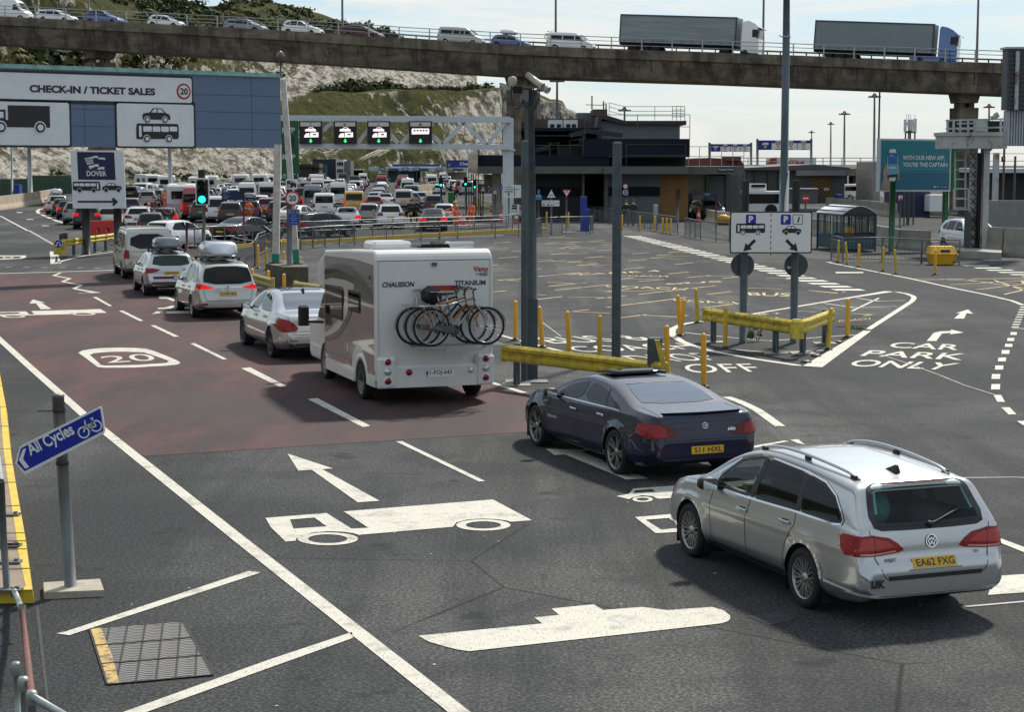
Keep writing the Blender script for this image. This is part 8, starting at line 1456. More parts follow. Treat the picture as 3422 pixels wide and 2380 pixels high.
KIND['big_van']=dict(VANSPEC,L=5.6,H=2.5,xr=1.1,xf=4.75,top=[(0,.46),(0,.7),(.01,1.2),(.03,2.0),(.08,2.38),(.2,2.48),(1.5,2.5),(3.6,2.46),(4.1,2.25),(4.85,1.35),(5.2,1.12),(5.5,.9),(5.6,.45)],bot=[(0,.36),(.5,.28),(5.1,.28),(5.6,.34)],belt=[(0,.62),(.05,1.2),(4.3,1.25),(4.85,1.15),(5.2,1.0),(5.6,.42)],win=[[(4.6,1.25),(4.1,1.85),(3.7,1.88),(3.7,1.27)]],rw=[(-.72,1.35),(.72,1.35),(.70,2.0),(-.70,2.0)],fw=[(-.7,1.4),(.7,1.4),(.64,2.1),(-.64,2.1)],tl=[(.80,.80),(.94,.8),(.94,1.4),(.82,1.4)],tls=[(.01,.8),(.06,.8),(.06,1.4),(.01,1.4)],pz=.72)
KIND['van']=dict(VANSPEC,win=[[(3.9,1.16),(3.45,1.62),(3.05,1.66),(3.05,1.16)],[(2.95,1.16),(2.95,1.68),(1.75,1.69),(1.75,1.17)],[(1.65,1.17),(1.65,1.69),(.4,1.67),(.36,1.18)]],rw=[(-.72,1.16),(.72,1.16),(.68,1.72),(-.68,1.72)],fw=[(-.7,1.28),(.7,1.28),(.64,1.80),(-.64,1.80)],tl=[(.74,.8),(.93,.8),(.93,1.12),(.76,1.12)],tls=[(.02,.8),(.11,.8),(.11,1.12),(.04,1.12)],pz=.84)
def proto(kind,label,paint,group,N=46,a=8,b=5,c_=6):
 sp=KIND[kind];c=Car(kind.replace('big_van','tall_van')if 'van' in kind else kind,label,sp,paint,group,N,a,b,c_,'van' if 'van' in kind else 'car')
 for w in sp['win']:c.decal('S',w,G_DARK,'side_window',.012,.16)
 if 'rw' in sp:c.decal('B',sp['rw'],G_DARK,'rear_window',.014,.14);c.decal('F',sp['fw'],G_DARK,'windscreen',.014,.14)
 else:c.decal('T',sp['rwt'],G_DARK,'rear_window',.012,.14);c.decal('T',sp['fwt'],G_DARK,'windscreen',.012,.14)
 c.decal('B',sp['tl'],M_TAIL,'tail_light',.02,.1,both='y');c.decal('S',sp['tls'],M_TAIL,'tail_light',.02,.1);c.decal('B',[(-.75,.36),(.75,.36),(.75,.46),(-.75,.46)],M_BLK,'bumper_skirt',.014,.15);c.decal('F',[(.5,.66),(.78,.68),(.76,.82),(.52,.78)],M_CLEARL,'headlight',.014,.12,both='y');c.decal('F',[(-.4,.45),(.4,.45),(.4,.62),(-.4,.62)],M_BLK,'grille',.014,.15)
 o=c.decal('B',[(-.26,sp['pz']-.055),(.26,sp['pz']-.055),(.26,sp['pz']+.055),(-.26,sp['pz']+.055)],M_PLATEY,'number_plate',.018,.2);c.wheels('plain' if 'van' not in kind else 'steel',M_ALLOY);c.mirror(sp['win'][0][0][0]-.08,sp['win'][0][0][1]+.08,M_BLK);return c
PR={};USED=set();LOWM={}
def setpaint(o,paint):o.material_slots[0].link='OBJECT';o.material_slots[0].material=paint
def spawn(kind,paint,pos,head,label,group=None,brake=False):
 if kind not in PR:PR[kind]=proto(kind,label,paint,group).root;r=PR[kind];USED.add(kind)
 else:r=copy_tree(PR[kind]);r['label']=label
 if group:r['group']=group
 r.location=pos;r.rotation_euler=(0,0,head)
 for ch in r.children:
  if ch.name.startswith('body'):setpaint(ch,paint)
  if ch.name.startswith('tail_light'):setpaint(ch,M_BRAKE if brake else M_TAIL)
 return r
def bake(root):
 """one mesh of a whole prototype, for vehicles only a few pixels large"""
 mb=MB();mats=[]
 def rec(o,M):
  if o.type=='MESH':
   for p in o.data.polygons:
    m=o.data.materials[p.material_index]if o.data.materials else None
    if m not in mats:mats.append(m)
   k=len(mb.v);mb.v+=[tuple(M@v.co)for v in o.data.vertices]
   for p in o.data.polygons:mb.f.append([i+k for i in p.vertices]);mb.mi.append(mats.index(o.data.materials[p.material_index]));mb.sm.append(p.use_smooth)
  for ch in o.children:rec(ch,M@ch.matrix_basis)
 rec(root,Matrix.Identity(4));me=bpy.data.meshes.new('vehicle');me.from_pydata(mb.v,[],mb.f);[me.materials.append(m)for m in mats];me.polygons.foreach_set('material_index',mb.mi);me.polygons.foreach_set('use_smooth',mb.sm);me.update();return me
def D2(x,y):return g('o',x,y)
H0=PI/2
for kind,paint,x,y,hd,lab,br in(('hatchback',P_WHITE,252,511,96,'white hatchback between the two legs of the flag sign',1),('estate',P_WHITE,316,512,97,'white estate car right of the flag sign, tall red lamps',0),('hatchback',P_BLACK,374,514,98,'black hatchback with red bicycles standing on its back',1),('hatchback',P_BLACK,340,530,100,'black hatchback with pale roof right behind the beige silver van',0),('hatchback',P_WHITE,402,556,62,'white hatchback turning right beyond the beige silver van',0),('suv',P_BLACK,200,512,99,'black off roader half behind the left leg of the flag sign',1),('suv',P_GREY,174,502,100,'grey off roader left of the flag sign',0),('hatchback',P_BLACK,153,490,103,'black hatchback with a lit brake lamp at the left of the queue',1),('hatchback',P_GREEN,140,484,104,'dark green hatchback second from the queue left end',0),('suv',P_BEIGE,128,479,106,'beige off roader with a blue grey roof box at the queue left end',0),('estate',P_DBLUE,296,483,97,'deep blue estate just below the flag sign lower edge',0),('van',P_WHITE,492,497,97,'white van right of the near traffic light',0),('suv',P_BLACK,520,503,96,'black off roader left of the blue lane sign post',0),('suv',P_DBLUE,561,497,96,'deep blue off roader with a slate roof box behind the purple post',0),('suv',P_RED,602,488,95,'red off roader left of the white green banded column',0),('saloon',P_BLACK,556,543,58,'black saloon with silver roof reflections behind the curved tube rail',0),('suv',P_BLACK,628,500,94,'black off roader hidden behind the white column',0),('estate',P_BLACK,720,532,52,'black estate seen side on behind the guard rail',0),('van',P_WHITE,727,485,96,'white people van right of the 20 sign',0),('saloon',P_SILVER,777,511,97,'silver saloon with lit brake lamps right of the black side on estate',1),('van',P_YEL,793,477,96,'yellow van in the middle of the queue',1),('hatchback',P_GREY,826,500,96,'grey hatchback between the silver saloon and the white crossover',0),('suv',P_WHITE,871,511,98,'white crossover with dark rear window before the motorcycles',0),('saloon',P_BLACK,972,516,92,'black saloon with lit lamps beside the orange worker',1),('hatchback',P_SILVER,996,501,92,'silver hatchback with a lit brake lamp behind the orange worker',1),('suv',P_BLACK,973,478,93,'black off roader with roof rails right of the motorcycles',0),('van',P_BEIGE,904,470,94,'beige silver van behind the white crossover',0),('saloon',P_WHITE,863,466,95,'white saloon behind the yellow van',0),('big_van',P_GREY,702,476,96,'tall dark grey van behind the 20 sign',1),('hatchback',P_RED,838,474,95,'red hatchback just right of the yellow van',0),('saloon',P_WHITE,668,505,70,'white saloon partly hidden by the speed sign post',0),('hatchback',P_DBLUE,650,476,95,'deep blue hatchback behind the white column',0),('big_van',P_WHITE,600,462,96,'tall white van left of the white column',0),('big_van',P_WHITE,556,465,96,'tall white van above the blue lane sign',0),('estate',P_WHITE,585,474,96,'white estate with a black roof load behind the red off roader',0),('big_van',P_RED,436,490,98,'tall red orange van left of the near traffic light',1),('suv',P_GREEN,455,497,98,'dark green off roader behind the near traffic light',0),('estate',P_SILVER,940,462,94,'silver estate behind the motorcycles',0)):
 spawn(kind,paint,D2(x,y),math.radians(hd),lab,'vehicles in the check-in queue',bool(br))
b=copy_tree(B2);v=D2(374,514);b.location=(v.x-.45,v.y-2.5,1.05);b.rotation_euler=(0,0,.1);tag(b,'red bicycle on the back of the black hatchback right of the flag sign','bicycle')
for ch in b.children:
 if ch.name.startswith(('frame','fork')):setpaint(ch,P_BRED)
 if ch.name.startswith('wheel'):setpaint(ch,P_BRED)
for x,y,h,lab,m in((561,497,1.72,'slate roof box on the deep blue off roader behind the purple post',M_BOXG),(128,479,1.72,'blue grey roof box on the beige off roader at the queue left end',M_BOXP)):
 o=copy_tree([q for q in bpy.data.objects if q.name=='roof_box'][0]);o.location=(*D2(x,y).xy,h);o.rotation_euler=(0,0,math.radians(97));o['label']=lab
 for ch in o.children:
  if ch.name.startswith('lid'):setpaint(ch,m)
M_CARAV=mat('caravan_white',(.58,.58,.56),.4,var=.06,vscale=1);CRV=None
def caravan(x,y,hd,lab,L=5.5,H=2.75):
 global CRV
 if CRV is None:
  CRV=thing('caravan',lab,'caravan',group='caravans and motorhomes in the queue');mb=MB();slab(mb,[(-2.7,.5),(-2.8,1.2),(-2.7,2.55),(-2.5,2.7),(2.0,2.75),(2.6,2.4),(2.8,1.6),(2.7,.5)],1.12,-1.12,.1,3);mb.build('body',M_CARAV,CRV)
  for y_ in(1.125,-1.125):
   for x0 in(-1.8,.6):mb=MB();mb.box((x0,y_,1.85),(1.3,.03,.6));mb.build('window',G_DARK,CRV)
  mb=MB();mb.box((-2.79,0,1.9),(.06,1.5,.6));mb.build('rear_window',G_DARK,CRV)
  for y_ in(.85,-.85):mb=MB();mb.box((-2.78,y_,.85),(.06,.2,.3));mb.build('tail_light',M_TAIL,CRV)
  for x0 in(-1.2,1.9):
   for y_ in(1.0,-1.0):mb=MB();mb.lathe([(.001,-.1),(.33,-.1),(.33,.1),(.001,.1)],(x0,y_,.33),16,'Y');mb.build('wheel',M_TYRE,CRV)
  mb=MB();mb.bbox((-.8,0,2.78),(.8,.7,.14),.04);mb.build('roof_vent',M_CARAV,CRV);o=CRV
 else:o=copy_tree(CRV);o['label']=lab
 o.location=D2(x,y);o.rotation_euler=(0,0,math.radians(hd))
for a in((330,432,120,'white caravan seen side on, leftmost under the cliff'),(374,439,99,'white motorhome back with a dark arch mark, behind the red bicycles'),(410,489,98,'cream motorhome left of the tall red orange van'),(470,440,96,'white motorhome above the near traffic light left'),(446,446,97,'white motorhome with a long roof directly behind the near traffic light'),(541,432,95,'cream box van behind the blue lane sign'),(584,430,93,'white motorhome at the cliff foot left of the column')):caravan(*a)
PAINTS=[('white',P_WHITE,4),('silver',P_SILVER,4),('black',P_BLACK,6),('grey',P_GREY,3),('deep blue',P_DBLUE,2),('red',P_RED,2),('maroon',P_MAROON,1.5),('beige',P_BEIGE,1)];KS=[('hatchback',5),('estate',3),('suv',4),('saloon',2),('van',1.3),('big_van',1.0)]
for k,_ in KS:LOWM[k]=bake(PR[k])
rq=random.Random(21);pick=lambda L,i:rq.choices(L,[q[i]for q in L])[0];ORD='nearest second third fourth fifth sixth seventh eighth ninth tenth eleventh twelfth thirteenth fourteenth fifteenth sixteenth'.split();cnt={}
LANES=[('far left lane by the dark buildings',-35.5),('lane left of the tall dark grey van',-31.8),('lane straight beyond the tall dark grey van',-28),('lane beyond the white people van',-24.2),('lane beyond the yellow van',-20.4),('lane beyond the white saloon',-16.6),('lane beyond the beige silver van',-12.8),('far right lane by the concrete barrier',-9.2)]
NMK={'hatchback':'hatchback','estate':'estate car','suv':'off roader','saloon':'saloon','van':'low van','big_van':'tall van'}
for ln,x0 in LANES+[('lane right of the concrete barrier end',-4.5),('rightmost lane right of the concrete barrier end',-1.0)]:
 Yc=(184 if x0<-9 else 252)+rq.uniform(0,3)
 while Yc<372:
  k=pick(KS,1)[0];pn,pm,_=pick(PAINTS,2)
  if k=='big_van' and rq.random()<.6:pn,pm='white',P_WHITE
  if rq.random()>.06:
   o=bpy.data.objects.new(k if k!='big_van' else 'tall_van',LOWM[k]);COL.objects.link(o);o.location=(x0-.066*(Yc-172)+rq.uniform(-.25,.25),Yc,0);o.rotation_euler=(0,0,math.radians(93.8+rq.uniform(-2,2)));setpaint(o,pm);key=(ln,pn,k);i=cnt.get(key,0);cnt[key]=i+1
   tag(o,'%s%s %s in the %s'%(ORD[i]+' ' if i else 'nearest ',pn,NMK[k],ln),'van' if 'van' in k else 'car','far vehicles in the check-in queue')
  Yc+=rq.uniform(5.6,7.6)+(1.5 if 'van' in k else 0)
for x,y,k,pn,pm,lab in((687,440,'van','grey',P_GREY,'grey low van alone left of the far lanes'),(716,425,'big_van','white',P_WHITE,'tall white van between the dark buildings and the queue'),(902,436,'big_van','red',P_RED,'tall dark red van near the concrete barrier end')):o=spawn(k,pm,D2(x,y),math.radians(95),lab,'vehicles in the check-in queue')
for i in range(7):spawn(('suv','hatchback','van','estate')[i%4],(P_BLACK,P_WHITE,P_WHITE,P_SILVER,P_WHITE,P_MAROON,P_WHITE)[i],D2(302+11.5*i,447-1.5*i),math.radians(88),('black off roader','white hatchback','white low van','silver estate','white off roader','maroon hatchback','white van')[i]+' in the short row behind the red and white blocks','vehicles in the check-in queue')
spawn('suv',P_WHITE,g('b3',1200,1446),math.radians(-78),'white off roader facing the camera behind the rusty gantry legs');spawn('estate',P_SILVER,g('b1',1985,985),math.radians(-80),'silver estate facing the camera near the terminal entrance');spawn('van',P_WHITE,at('b2',1780,1010,214).xy.to_3d(),math.radians(0),'white van under the far bridge');spawn('hatchback',P_WHITE,g('b1',2200,945),math.radians(-70),'white hatchback partly behind the parking sign')
def ondeck(o,xD,off=3.2,dz=-.34):
 p,t=deck(xD,off,dz);o.location=p;o.rotation_euler=(0,-math.asin(t.z),math.atan2(t.y,t.x))
for k,pm,x,lab in(('big_van',P_WHITE,-14,'white van cut off at the left edge of the viaduct'),('estate',P_WHITE,94,'white car nearest the left end of the viaduct'),('suv',P_BLUE,203,'blue people carrier second on the viaduct'),('hatchback',P_WHITE,343,'white hatchback third on the viaduct'),('estate',P_GREY,522,'grey estate in front of the green hill on the viaduct'),('suv',P_WHITE,652,'white off roader on the viaduct below the hill crest'),('estate',P_MAROON,785,'dark red estate on the viaduct'),('van',P_BEIGE,1011,'pale camper van with long dark side window on the viaduct'),('hatchback',P_BLUE,1124,'blue hatchback with a roof box on the viaduct'),('van',P_WHITE,1260,'white van with bicycles on its tail on the viaduct')):ondeck(spawn(k,pm,Vector(),0,lab,'vehicles on the viaduct'),x)
o=copy_tree([q for q in bpy.data.objects if q.name=='roof_box'][0]);o['label']='pale roof box on the blue hatchback on the viaduct';ondeck(o,1120,3.2,1.22)
for ch in o.children:
 if ch.name.startswith('lid'):setpaint(ch,P_WHITE)
b=copy_tree(B3);b['label']='dark bicycle carried on the tail of the white van on the viaduct';p,t=deck(1206,3.0,.75);b.location=p;b.rotation_euler=(0,0,math.atan2(t.y,t.x)+1.2)
M_CURT=mat('grey_trailer_curtain',(.24,.27,.275),.55,var=.22,vscale=1.4,stretch=(.15,1,2));M_CURT2=mat('plain_grey_trailer',(.20,.235,.25),.55,var=.08,vscale=.6);P_LBLUE=carpaint('lorry_blue',(.015,.085,.30),.1,.35)
def lorry(lab,xa,xb,xc,curt,cabm,style):
 a,t=deck(xa,3.0,-.34);b_,_=deck(xb,3.0,-.34);c_,_=deck(xc,3.0,-.34);T=thing('lorry',lab,'lorry',group='grey lorries on the viaduct');L=(b_-a).length;Lc=(c_-b_).length;mb=MB();mb.box((L/2,0,2.55),(L,2.5,2.75));mb.build('trailer',curt,T)
 mb=MB();mb.box((L/2,-1.26,3.90),(L,.05,.14));mb.box((L/2,1.26,3.9),(L,.05,.14));mb.box((.05,-1.27,2.55),(.12,.05,2.75));mb.box((L-.08,-1.27,2.55),(.16,.05,2.75));mb.build('trailer_edge',M_DARKRAIL,T);mb=MB();mb.box((L/2,0,1.05),(L,2.2,.25));mb.build('chassis',M_WELL,T)
 for k in range(12):mb=MB();mb.box((.6+(L-1.2)*k/11,-1.275,1.32),(.05,.03,.28));mb.build('strap',M_DARKRAIL,T)
 for x in(1.4,2.6,3.8,L-1.2,L+Lc-1.3):
  for y in(-1.05,1.05):mb=MB();mb.lathe([(.001,-.15),(.3,-.15),(.5,-.12),(.5,.15),(.001,.15)],(x,y,.5),16,'Y');mb.build('wheel',M_TYRE,T)
 s=L+.45;e=L+Lc;mb=MB();top=[(s,.7),(s,3.55),(s+.15,3.80 if style else 3.6),(s+.7,3.72),(e-.5,3.45),(e-.1,3.1),(e-.12,2.9),(e,1.7),(e+.02,.45),(s+.4,.45)];slab(mb,top,-1.2,1.2,.12,3);mb.build('cab',cabm,T)
 for y,sg in((-1.215,-1),(1.215,1)):mb=MB();mb.box(((s+e)/2+.5,y,2.45),(Lc*.26,.02,.75));mb.build('cab_window',mat('bright_window',(.55,.6,.62),.1)if False else G_DARK,T)
 mb=MB();mb.box((e-.04,0,2.4),(.06,2.0,.9));mb.build('windscreen',G_DARK,T);mb=MB();mb.hexa([(e-.3,-1.15,3.02),(e+.25,-1.15,2.86),(e+.25,1.15,2.86),(e-.3,1.15,3.02),(e-.3,-1.15,3.1),(e+.25,-1.15,2.92),(e+.25,1.15,2.92),(e-.3,1.15,3.1)]);mb.build('sun_visor',M_DARKRAIL if not style else cabm,T)
 for y in(-1.32,1.32):mb=MB();mb.bbox((e-.1,y,2.3),(.12,.16,.7),.03);mb.build('wing_mirror',M_BLK,T)
 mb=MB();mb.box(((s+e)/2,0,.55),(e-s,2.3,.5));mb.build('cab_skirt',P_LBLUE if style else M_DARKRAIL,T)
 if style:mb=MB();mb.box((L-.6,-1.1,.55),(3.2,.2,.5));mb.build('side_skirt',P_LBLUE,T)
 T.location=a;T.rotation_euler=(0,-math.asin(t.z),math.atan2(b_.y-a.y,b_.x-a.x))
lorry('grey curtain sided lorry with a white cab on the viaduct',1376,1639,1689,M_CURT,P_WHITE,0);lorry('plain grey lorry with a bright blue cab on the viaduct',1814,2083,2136,M_CURT2,P_LBLUE,1)
M_SKIN=mat('skin',(.42,.25,.18),.6);M_HIVIS=mat('orange_hi_vis',(.85,.13,.02),.6,var=.1);M_REFL=mat('reflective_strip',(.55,.55,.5),.4);M_DCLO=mat('dark_clothing',(.018,.019,.024),.8);M_HAIR=mat('dark_hair',(.02,.014,.010),.7);M_BOOT=mat('black_boots',(.01,.01,.01),.6);M_TEE=mat('pale_shirt',(.40,.40,.38),.8);M_CAPY=mat('lime_cap',(.55,.60,.05),.6);M_KHAKI=mat('brown_jacket',(.16,.10,.06),.8)
def person(lab,pos,rz,jacket,trouser,step=.18,arms=((.25,.0),(.25,.0)),hat=None,sit=False,hc=M_HAIR,sc=1.0):
 V=[(0,0,.95),(0,0,1.15),(0,0,1.38),(0,.01,1.50),(0,.03,1.62),(0,.03,1.72)];E=[(0,1),(1,2),(2,3),(3,4),(4,5)];R=[.155,.15,.17,.06,.095,.085]
 def add(chain,par,rs):
  for p,r in zip(chain,rs):V.append(p);R.append(r);E.append((par,len(V)-1));par=len(V)-1
  return par
 for sg,(sw,fw)in((-1,arms[0]),(1,arms[1])):
  e=add([(sg*.20,0,1.41),(sg*(.22+sw*.3),fw*.5,1.13+abs(fw)*.1),(sg*(.22+sw*.35),.08+fw*1.1,.90+abs(fw)*.42)],2,[.075,.055,.042]);w=V[e]
  for k in range(5):add([(w[0]+sg*(.012*(k-2)),w[1]+.03+(.02 if k==0 else 0),w[2]-.07),(w[0]+sg*.013*(k-2),w[1]+.045,w[2]-(.12 if k else .09)-.008*(2-abs(k-2)))],e,[.014,.009])
  if sit:add([(sg*.12,.1,.92),(sg*.28,.48,.85),(sg*.28,.42,.42),(sg*.28,.60,.38)],0,[.11,.085,.06,.05])
  else:add([(sg*.10,0,.88),(sg*.11,sg*step*.55+.03,.50),(sg*.11,sg*step-(.05 if sg<0 else 0),.10),(sg*.12,sg*step+.16,.045)],0,[.115,.078,.055,.042])
 me=bpy.data.meshes.new('body');me.from_pydata(V,E,[]);o=bpy.data.objects.new('tmp',me);COL.objects.link(o);o.modifiers.new('s','SKIN');sk=me.skin_vertices[0].data
 for i,r in enumerate(R):sk[i].radius=(r,r*(.8 if i in(0,1,2)else 1));sk[i].use_root=i==0
 md=o.modifiers.new('d','SUBSURF');md.levels=1;dg=bpy.context.evaluated_depsgraph_get();m2=bpy.data.meshes.new_from_object(o.evaluated_get(dg));bpy.data.objects.remove(o)
 for m in(jacket,trouser,M_SKIN,M_BOOT,M_REFL):m2.materials.append(m)
 for p in m2.polygons:
  c=p.center;i=2 if c.z>1.49 else(0 if c.z>.92 else(3 if c.z<.12 and not sit else 1))
  if abs(c.x)>.2 and c.z<.98 and not sit and c.z>.7:i=2
  if jacket is M_HIVIS and(1.05<c.z<1.12 or .30<c.z<.36):i=4
  p.material_index=i;p.use_smooth=True
 T=thing('person',lab,'person',pos,rz);b=bpy.data.objects.new('body',m2);COL.objects.link(b);b.parent=T;mb=MB();mb.lathe([(.101,-.02),(.104,.03),(.085,.085),(.04,.112),(.001,.118)]if hat else[(.098,.0),(.10,.04),(.08,.085),(.04,.108),(.001,.112)],(0,.015,1.68),14)
 if hat:mb.box((0,.13,1.68),(.15,.12,.015))
 mb.build('cap' if hat else 'hair',hat or hc,T);T.scale=(sc,sc,sc);return T
person('worker in orange hi-vis and lime cap, arm stretched towards the cars',g('a7',1578,838),2.2,M_HIVIS,M_HIVIS,.06,((.2,.0),(.5,.55)),M_CAPY);person('worker in orange hi-vis standing alone by the cones',g('a7',1742,836),2.6,M_HIVIS,M_HIVIS,.05,((.15,.1),(.15,.1)),sc=.97);person('worker in orange hi-vis behind the black saloon, seen from behind',g('a6',885,1020),0,M_HIVIS,M_HIVIS,.05);person('worker in orange hi-vis far off behind the red bicycles',g('a5',1760,690),.4,M_HIVIS,M_HIVIS,.1)
person('pedestrian in dark clothes walking, left of a pair by the guard rail',g('b1',1356,1040),-.5,M_DCLO,M_DCLO,.2);person('pedestrian in dark clothes carrying a bag, right of a pair by the guard rail',g('b1',1413,1045),-.5,M_DCLO,M_DCLO,-.2,sc=1.03);person('person in dark clothes walking by the green bin near the traffic lights',g('a7',1556,640),.2,M_DCLO,M_DCLO,.15);person('person in a brown jacket standing before the white coach',g('b1',2112,960),2.8,M_KHAKI,M_DCLO,.08);person('person in a pale shirt beside the silver estate near the entrance',g('b1',2000,930),2.9,M_TEE,M_DCLO,.06)
def motorcycle(lab,pos,rz):
 T=thing('motorcycle',lab,'motorcycle',pos,rz)
 for y in(-.72,.78):mb=MB();mb.tube([(0,y+.27*math.cos(2*PI*k/20),.31+.27*math.sin(2*PI*k/20))for k in range(21)],.06,8,cap=False);mb.build('wheel',M_TYRE,T)
 mb=MB();slab(mb,[(-.95,.78),(-.5,.60),(.2,.40),(.62,.55),(.55,1.0),(.2,1.02),(-.1,.85),(-.9,.90)],-.15,.15,.05,2);mb.v=[(y,x,z)for x,y,z in mb.v];mb.build('body',M_BLK,T);mb=MB();mb.bbox((0,-.85,1.08),(.44,.36,.30),.05);mb.bbox((-.36,-.7,.72),(.2,.45,.36),.04);mb.bbox((.36,-.7,.72),(.2,.45,.36),.04);mb.build('luggage_box',P_BLACK,T)
 mb=MB();mb.tube([(-.4,.35,1.1),(0,.5,1.08),(.4,.35,1.1)],.02,6);mb.build('handlebar',M_BLK,T);mb=MB();mb.add([(-.2,.62,1.0),(.2,.62,1.0),(.15,.48,1.4),(-.15,.48,1.4)],[(0,1,2,3)]);mb.build('windscreen',G_DARK,T);mb=MB();mb.box((0,-1.04,.72),(.24,.03,.2));mb.build('number_plate',M_PLATEY,T);mb=MB();mb.box((0,-1.035,.9),(.2,.03,.06));mb.build('tail_light',M_TAIL,T)
for x,y,lab in((1128,800,'left'),(1188,795,'right')):v=g('a7',x,y);motorcycle('black touring motorcycle with luggage boxes, %s of the two between the cars'%lab,v,.05);person('motorcyclist in black with a black helmet on the %s motorcycle'%lab,v+Vector((0,-.15,-.05)),.05,M_DCLO,M_DCLO,arms=((.4,.45),(.4,.45)),sit=True,hc=M_BOOT)
# ================================================================ SMALL STREET THINGS AND FAR BUILDINGS
M_CONE=mat('red_orange_cone',(.55,.035,.012),.5);CN=None
def cone(lab,c,x,y,z=0):
 global CN
 if CN is None:
  CN=thing('traffic_cone',lab,'cone',group='red and white traffic cones');mb=MB();mb.bbox((0,0,.04),(.46,.46,.08),.03);mb.build('base',M_CONE,CN);mb=MB();mb.lathe([(.18,.08),(.145,.35)],n=14);mb.build('body',M_CONE,CN);mb=MB();mb.lathe([(.105,.62),(.03,.98),(.001,.98)],n=14);mb.build('tip',M_CONE,CN);mb=MB();mb.lathe([(.147,.35),(.107,.62)],n=14);mb.build('sleeve',M_REFL,CN);o=CN
 else:o=copy_tree(CN);o['label']=lab
 v=g(c,x,y);v.z=z;o.location=v
for a in(('cone at the left foot of the pair between the two orange workers','a7',1618,812),('cone closest to the guard rail between the two orange workers','a7',1660,822),('cone farthest left of the row along the yellow barrier rail','a7',1840,752),('cone second in the row along the yellow barrier rail','a7',1935,777),('cone third in the row along the yellow barrier rail','a7',2037,790),('lower cone of the stack by the black and white arrow sign','a7',2098,797),('upper cone of the stack by the black and white arrow sign','a7',2098,797,.55),('cone half hidden by the camera pole','a7',2190,810),('cone leftmost at the head of the white loop line','a5',485,726),('cone in the middle at the head of the white loop line','a5',516,716),('cone nearest the beige off roader at the white loop line','a5',548,709),('cone beside the silver estate near the terminal entrance','b1',1915,1006),('cone beside the red and white blocks','a5',1590,690)):cone(*a)
M_JER=mat('pale_jersey_concrete',(.40,.33,.24),.9,var=.2,vscale=1.2);M_JERG=mat('grey_jersey_concrete',(.26,.245,.21),.9,var=.25,vscale=1)
def jersey(name,lab,pts,h,m,seg=3.0,catn='barrier',kind=None):
 T=thing(name,lab,catn,pts[0])
 for a,b in zip(pts,pts[1:]):
  L=(b-a).length;k=max(1,round(L/seg));t=(b-a).normalized();n=Vector((-t.y,t.x,0))
  for i in range(k):
   p,q=a+t*(L*i/k+.03),a+t*(L*(i+1)/k-.03);mb=MB();V=[]
   for e in(p,q):V+=[e+n*d+Vector((0,0,z))for d,z in((-.3,0),(-.28,h*.12),(-.13,h*.4),(-.09,h),(.09,h),(.13,h*.4),(.28,h*.12),(.3,0))]
   mb.add(V,[(j,j+1,9+j,8+j)[::-1]for j in range(7)]+[tuple(range(8)),tuple(range(15,7,-1))]);mb.build('block',m[i%len(m)],T,world=True)
 return T
jersey('concrete_barrier','curving cream concrete barrier at the left edge below the green fence',G_('a5',[(-200,735),(0,706),(120,690),(260,665),(400,640),(520,612),(600,590)]),1.3,[M_JER]);jersey('concrete_barrier','cream concrete barrier beside the far right queue lane',G_('a7',[(1035,545),(1130,535),(1250,522),(1355,510)]),1.5,[M_JER],3.5);jersey('concrete_barrier','long grey concrete barrier under the boundary wall at the right edge',G_('b3',[(1335,1470),(1480,1480),(2000,1500)]),1.35,[M_JERG],3);jersey('concrete_barrier','grey concrete barrier running behind the bus shelter',G_('b3',[(-600,1240),(330,1365),(560,1415),(815,1430)]),1.0,[M_JERG],4);jersey('concrete_barrier','far grey concrete barrier with yellow ends behind the billboard legs',G_('b3',[(-100,1060),(300,1100),(520,1135)]),1.1,[M_JERG],3);jersey('concrete_barrier','distant grey concrete barrier under the billboard',G_('b3',[(520,1092),(780,1115),(980,1120)]),1.1,[M_JERG],4);jersey('concrete_barrier','pale block barrier beside the pale yellow tub near the entrance',G_('b1',[(1985,1010),(2080,1030),(2150,1035)]),.9,[M_JER],2)
M_WBR=mat('red_plastic',(.50,.03,.03),.45);M_WBW=mat('white_plastic',(.60,.57,.54),.45);jersey('block_barrier','red and white water filled block barrier at the left of the queue',G_('a5',[(1480,672),(1560,672),(1650,668),(1725,655)]),1.0,[M_WBR,M_WBW],.9)
q0,q1=g('a5',940,1020),g('a5',1235,1010);T=thing('plastic_barrier','red plastic barrier with two square holes between the flag sign legs','barrier',q0);mb=MB();w_=(q1-q0).length;p=Panel(q0,q1-q0,(0,0,1));p.poly([(0,0),(w_,0),(w_,1.05),(0,1.05)],M_WBR,0,[[(w_*x,.38),(w_*x,.62),(w_*(x+.14),.62),(w_*(x+.14),.38)]for x in(.30,.66)]);o=p.build('panel',T);md=o.modifiers.new('s','SOLIDIFY');md.thickness=.35
T=thing('palisade_fence','tall green palisade fence at the foot of the cliff, left','fence',(-55,235,0));M_FEN=mat('green_fence',(.012,.055,.032),.6);mb=MB();a,b=at('a5',-150,610,232),at('a5',770,590,262);hh=at('a5',400,372,247).z
for i in range(150):t=i/149;v=a.lerp(b,t);mb.box((v.x,v.y,hh/2),(.16,.06,hh-(0 if i%3 else .0)))
mb.build('pales',M_FEN,T,world=True);mb=MB()
for z in(.6,hh-.5):mb.bar((a.x,a.y+.1,z),(b.x,b.y+.1,z),.12)
mb.build('rail',M_FEN,T,world=True)
for i in range(14):v=a.lerp(b,i/13);mb=MB();mb.box((v.x,v.y-.1,hh/2),(.16,.16,hh+.1));mb.build('post',mat('dark_green_post',(.006,.02,.012),.6),T,world=True)
